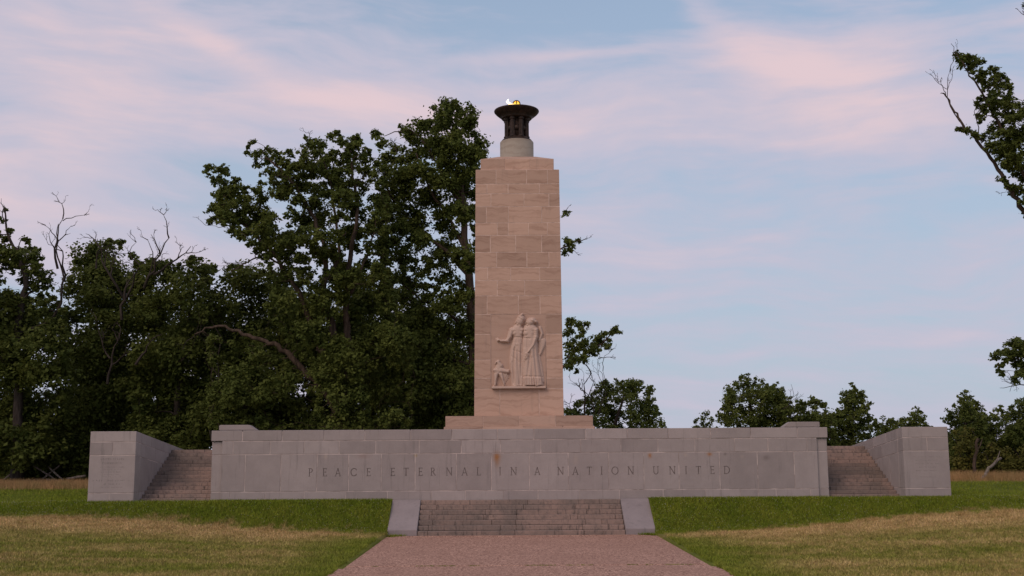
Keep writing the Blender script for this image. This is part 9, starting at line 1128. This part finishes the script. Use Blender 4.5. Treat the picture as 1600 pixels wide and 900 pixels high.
def build_tree(d, seed):
    R_ = np.random.default_rng(seed)
    t = thing(d['name'], d['label'], d['cat'], d['base'], d['group'])
    w = Wood(); nodes, nr = [], []
    for pts, r0, r1 in d['limbs']:
        P = np.array(pts, float)
        seg_n = max(3, len(P) * 4)
        s = np.linspace(0, len(P) - 1, seg_n); i0 = np.clip(s.astype(int), 0, len(P) - 2); f = (s - i0)[:, None]
        # Catmull-Rom through the points
        Q = np.concatenate([[2 * P[0] - P[1]], P, [2 * P[-1] - P[-2]]])
        a, b_, c, e = Q[i0], Q[i0 + 1], Q[i0 + 2], Q[i0 + 3]
        p = .5 * (2 * b_ + (c - a) * f + (2 * a - 5 * b_ + 4 * c - e) * f ** 2 + (-a + 3 * b_ - 3 * c + e) * f ** 3)
        p[1:] += R_.normal(0, .05, (seg_n - 1, 3)) * min(1, r0 * 6)
        rad = r0 + (r1 - r0) * np.linspace(0, 1, seg_n) ** .8
        if r0 >= .3 and abs(P[0][2] - d['base'][2]) < .1: rad[0] *= 1.35
        w.tube(p, rad, 9 if r0 > .15 else 6)
        nodes.append(p); nr.append(rad)
    nodes = np.concatenate(nodes); nr = np.concatenate(nr)
    cl = np.array(d['clumps'], float)
    dist = np.linalg.norm(cl[:, None, :3] - nodes[None], axis=2).min(1)
    LP, LN = [], []
    for k in np.argsort(dist):
        c, r = cl[k, :3], cl[k, 3]
        dd = np.linalg.norm(nodes - c, axis=1) + np.maximum(nodes[:, 2] - c[2], 0) * .9
        j = int(np.argmin(dd))
        rb = min(nr[j] * .8, .022 + .035 * r + .01 * dd[j])
        p = curve_path(nodes[j], c, 6, -.05, R_)
        rr = np.linspace(rb, max(.012, rb * .35), 6)
        w.tube(p, rr, 5)
        nodes = np.concatenate([nodes, p[2:]]); nr = np.concatenate([nr, rr[2:]])
        # twigs end in sprays; leaves gather round the sprays
        ns = int(np.clip(5 + r * 7, 5, 16))
        u = unit(R_.normal(0, 1, (ns, 3)) * np.array([1, .9, .85]) + np.array([0, 0, .15]))
        tips = c + u * (r * R_.uniform(.35, .98, ns) ** .8)[:, None]
        for q in tips:
            if R_.random() < .75: w.tube(curve_path(c, q, 3, -.05, R_), [max(.008, .016 * min(1, r)), .010, .005], 3)
        n = int(d['dens'] * LEAF_K[d['mat']] * r * r / ns) + 4
        for q in tips:
            sg = r * R_.uniform(.22, .36)
            m = int(n * R_.uniform(.6, 1.4))
            off = R_.normal(0, 1, (m, 3)) * np.array([sg, sg, sg * .72])
            LP.append(q + off)
            LN.append(unit(unit(off) * .6 + np.array([0, 0, .75]) + R_.normal(0, .55, (m, 3))))
    obj('trunk', w.mesh(d['base']), M[d['bark']], t, d['base'])
    obj('crown', leaf_mesh(np.concatenate(LP), np.concatenate(LN), d['size'], R_, d['base']), M[d['mat']], t, d['base'])
    for a, b_, r, dep in d['dead']:
        w2 = Wood(); bare_branch(w2, a, b_, r, dep, R_)
        obj('dead_branch', w2.mesh(a), M['darkbark'], t, a)
    return sum(len(x) for x in LP)

total = sum(build_tree(d, 100 + i) for i, d in enumerate(TREES))
print('leaves', total)

# ------------------------------------------------------------------ rail fence, fallen log
def rail(name, a, b_, r, parent, mat):
    w = Wood(); R_ = np.random.default_rng(int(abs(a[0]) * 100))
    p = np.linspace(a, b_, 6); p[1:-1] += R_.normal(0, .012, (4, 3))
    w.tube(p, r * R_.uniform(.8, 1.15, 6), 5)
    c = np.mean(p, axis=0)
    me = w.mesh(c)
    n = len(me.vertices)
    bm = bmesh.new(); bm.from_mesh(me); bmesh.ops.holes_fill(bm, edges=bm.edges, sides=8); bm.to_mesh(me); bm.free()
    return obj(name, me, mat, parent, tuple(c))

def build_fence():
    base = (FENCE[8][0], FENCE[8][1], float(ground_z(FENCE[8][0], FENCE[8][1])))
    t = thing('rail_fence', 'tumbledown split rail fence with crossed stakes at the left edge of the wood', 'fence', base)
    def g(p, dy, up=0.0): return (p[0], p[1] + dy, p[2] + up)
    rail('rail', g(FENCE[0], 0), g(FENCE[1], .6), .075, t, M['weathered'])
    rail('rail', g(FENCE[0], .4, -.28), g(FENCE[1], .9, -.25), .07, t, M['weathered'])
    rail('rail', g(FENCE[2], 0), g(FENCE[3], -.4), .075, t, M['weathered'])
    rail('rail', g(FENCE[2], .5, -.2), g(FENCE[4], .5, -.25), .07, t, M['weathered'])
    rail('rail', g(FENCE[4], 0), g(FENCE[5], .3), .08, t, M['weathered'])
    def ground_end(a, b_):
        """carry a leaning stake down its own line to the ground"""
        a, b_ = np.array(a), np.array(b_); d = b_ - a
        z = float(ground_z(a[0], a[1])) - .05
        return tuple(a + d * ((z - a[2]) / d[2])), tuple(b_)
    for lo, hi, dy in ((6, 7, .3), (9, 8, -.3), (10, 11, .5), (13, 12, .1)):
        a, b_ = ground_end(g(FENCE[lo], 0), g(FENCE[hi], dy))
        rail('stake', a, b_, .055, t, M['weathered'])
build_fence()

def build_log(name, label, pts, r0, r1, mat):
    c = (pts[0][0], pts[0][1], float(ground_z(pts[0][0], pts[0][1])))
    P = np.array([c] + list(pts)); P[0][2] -= .1
    P = P[[0] + list(range(2, len(P)))] if len(P) > 3 else P
    w = Wood(); s = np.linspace(0, 1, 10)
    Q = np.stack([np.interp(s, np.linspace(0, 1, len(P)), P[:, k]) for k in range(3)], 1)
    Q[1:] += np.random.default_rng(4).normal(0, .03, (9, 3))
    w.tube(Q, np.linspace(r0, r1, 10), 8)
    w.tube([Q[6], Q[6] + np.array([.25, .1, .3]), Q[6] + np.array([.4, .1, .7])], [r1 * .7, r1 * .5, r1 * .2], 6)
    me = w.mesh(c)
    bm = bmesh.new(); bm.from_mesh(me); bmesh.ops.holes_fill(bm, edges=bm.edges, sides=10); bm.to_mesh(me); bm.free()
    o = obj(name, me, mat, None, c)
    tag(o, label, 'log' if 'log' in name else 'tree trunk')
build_log('fallen_log', 'fallen grey log leaning in the dry grass at the right', LOG, .10, .07, M['weathered'])
build_log('dead_trunk', 'broken upright dead trunk beside the right wing wall', STUMP, .11, .08, M['bark'])

# ------------------------------------------------------------------ grass
def blades(name, n, region, hmin, hmax, wd, mat, lean=.5, weight=None, seed=1, label=None):
    """n pointed blades scattered over the region; weight(x, y) thins them"""
    R_ = np.random.default_rng(seed)
    x = R_.uniform(region[0], region[1], n); y = R_.uniform(region[2], region[3], n)
    if weight is not None:
        k = R_.random(n) < weight(x, y); x, y = x[k], y[k]
    m = len(x); z = np.maximum(ground_z(x, y) - .006, np.where((np.abs(x) < 5.42) & (y < -2.3), .115, -9))
    h = R_.uniform(hmin, hmax, m); a = R_.uniform(0, 2 * PI, m); bnd = R_.normal(0, lean, (m, 2)) * h[:, None]
    ww = wd * R_.uniform(.7, 1.3, m)
    dx, dy = np.cos(a) * ww, np.sin(a) * ww
    co = np.empty((m, 3, 3))
    co[:, 0] = np.stack([x - dx, y - dy, z], 1); co[:, 1] = np.stack([x + dx, y + dy, z], 1)
    co[:, 2] = np.stack([x + bnd[:, 0], y + bnd[:, 1], z + h], 1)
    o = obj(name, mesh_np(co.reshape(-1, 3), np.arange(m * 3).reshape(-1, 3), 3, name), mat)
    tag(o, label, 'grass', None, 'stuff')
    return o

def lawn_w(x, y):
    ax = np.abs(x)
    off = (ax < 5.26) & (y > -2.3) | (ax < 5.43) & (y <= -2.74) | (ax < 4.4 + (-(y) - 2.25) * 1.3) & (y <= -2.2) & (y > -2.76) | (ax < 12.80) & (y > -0.01) | (ax > 12.7) & (ax < 17.7) & (y > -0.32) | (y > .4) & (ax < 17.7)
    d = (y + 46.0)
    view = ax < d * .56 + 1.0
    edge = np.where((ax < 5.6) & (y < -2.7), .8, 1.0)
    return np.where(off | ~view, 0, edge)
blades('lawn_grass', 720000, (-28, 28, -17.5, 0.3), .035, .10, .012, M['blade'], .55, lawn_w, 1, 'short mown grass of the lawn and bank, green with parched patches')
blades('bank_grass', 168000, (-28, 28, -2.9, 0.05), .06, .14, .012, M['blade'], .5, lawn_w, 2, 'longer green grass on the bank in front of the wall')
blades('verge_grass', 190000, (-36, 36, -0.2, 19), .04, .12, .012, M['blade'], .5, lambda x, y: ((np.abs(x) > 17.75) & (np.abs(x) < (y + 46) * .5 + 1)) * 1.0, 3, 'grass beside the wing walls')
blades('dry_grass', 60000, (-38, -17.9, 14.0, 19.6), .12, .42, .010, M['tallgrass'], .25, lambda x, y: np.clip((y - 14.0) / 2.5, .1, 1) * (x > -(y + 46) * .5), 4, 'tall tawny dry grass in front of the rail fence')
blades('dry_grass', 60000, (17.9, 38, 15.5, 21.0), .15, .60, .010, M['tallgrass'], .25, lambda x, y: np.clip((y - 15.5) / 3, .08, .6) * (x < (y + 46) * .5), 5, 'tall tawny dry grass in front of the trees on the right')

blades('joint_weeds', 1500, (-5.3, 5.3, -13.46, -13.36), .012, .04, .010, M['blade'], .4, lambda x, y: (np.sin(x * 1.9) + np.sin(x * 4.3 + 1) + .6 * np.sin(x * 11) > .2) * 1.0, 12, 'low weeds growing in the joint across the path')
def edge_w(x, y):
    return (np.abs(np.abs(x) - 5.45 - .04 * np.sin(y * 2.7 + x) - .03 * np.sin(y * 7.1)) < .07) * 1.0
blades('edge_grass', 160000, (-5.7, 5.7, -17.5, -2.8), .05, .13, .010, M['blade'], .7, edge_w, 13, 'grass creeping over both edges of the path')

def clover():
    R_ = np.random.default_rng(9); n = 9000
    x = R_.uniform(-24, 24, n); y = R_.uniform(-2.6, -.1, n)
    k = (lawn_w(x, y) > 0) & (np.sin(x * .7) * .5 + np.sin(x * .23 + 1) + R_.normal(0, 1.5, n) > -.3); x, y = x[k], y[k]
    m = len(x); z = ground_z(x, y) + R_.uniform(.06, .11, m); r = R_.uniform(.006, .011, m)
    o6 = np.array([(1, 0, 0), (-1, 0, 0), (0, 1, 0), (0, -1, 0), (0, 0, 1), (0, 0, -1)], float)
    f8 = np.array([(0, 2, 4), (2, 1, 4), (1, 3, 4), (3, 0, 4), (2, 0, 5), (1, 2, 5), (3, 1, 5), (0, 3, 5)])
    co = np.stack([x, y, z], 1)[:, None] + o6[None] * r[:, None, None]
    fs = f8[None] + (np.arange(m) * 6)[:, None, None]
    o = obj('clover', mesh_np(co.reshape(-1, 3), fs.reshape(-1, 3), 3, 'clover'), M['clover'])
    tag(o, 'small pale clover heads scattered over the bank', 'clover', None, 'stuff')
clover()
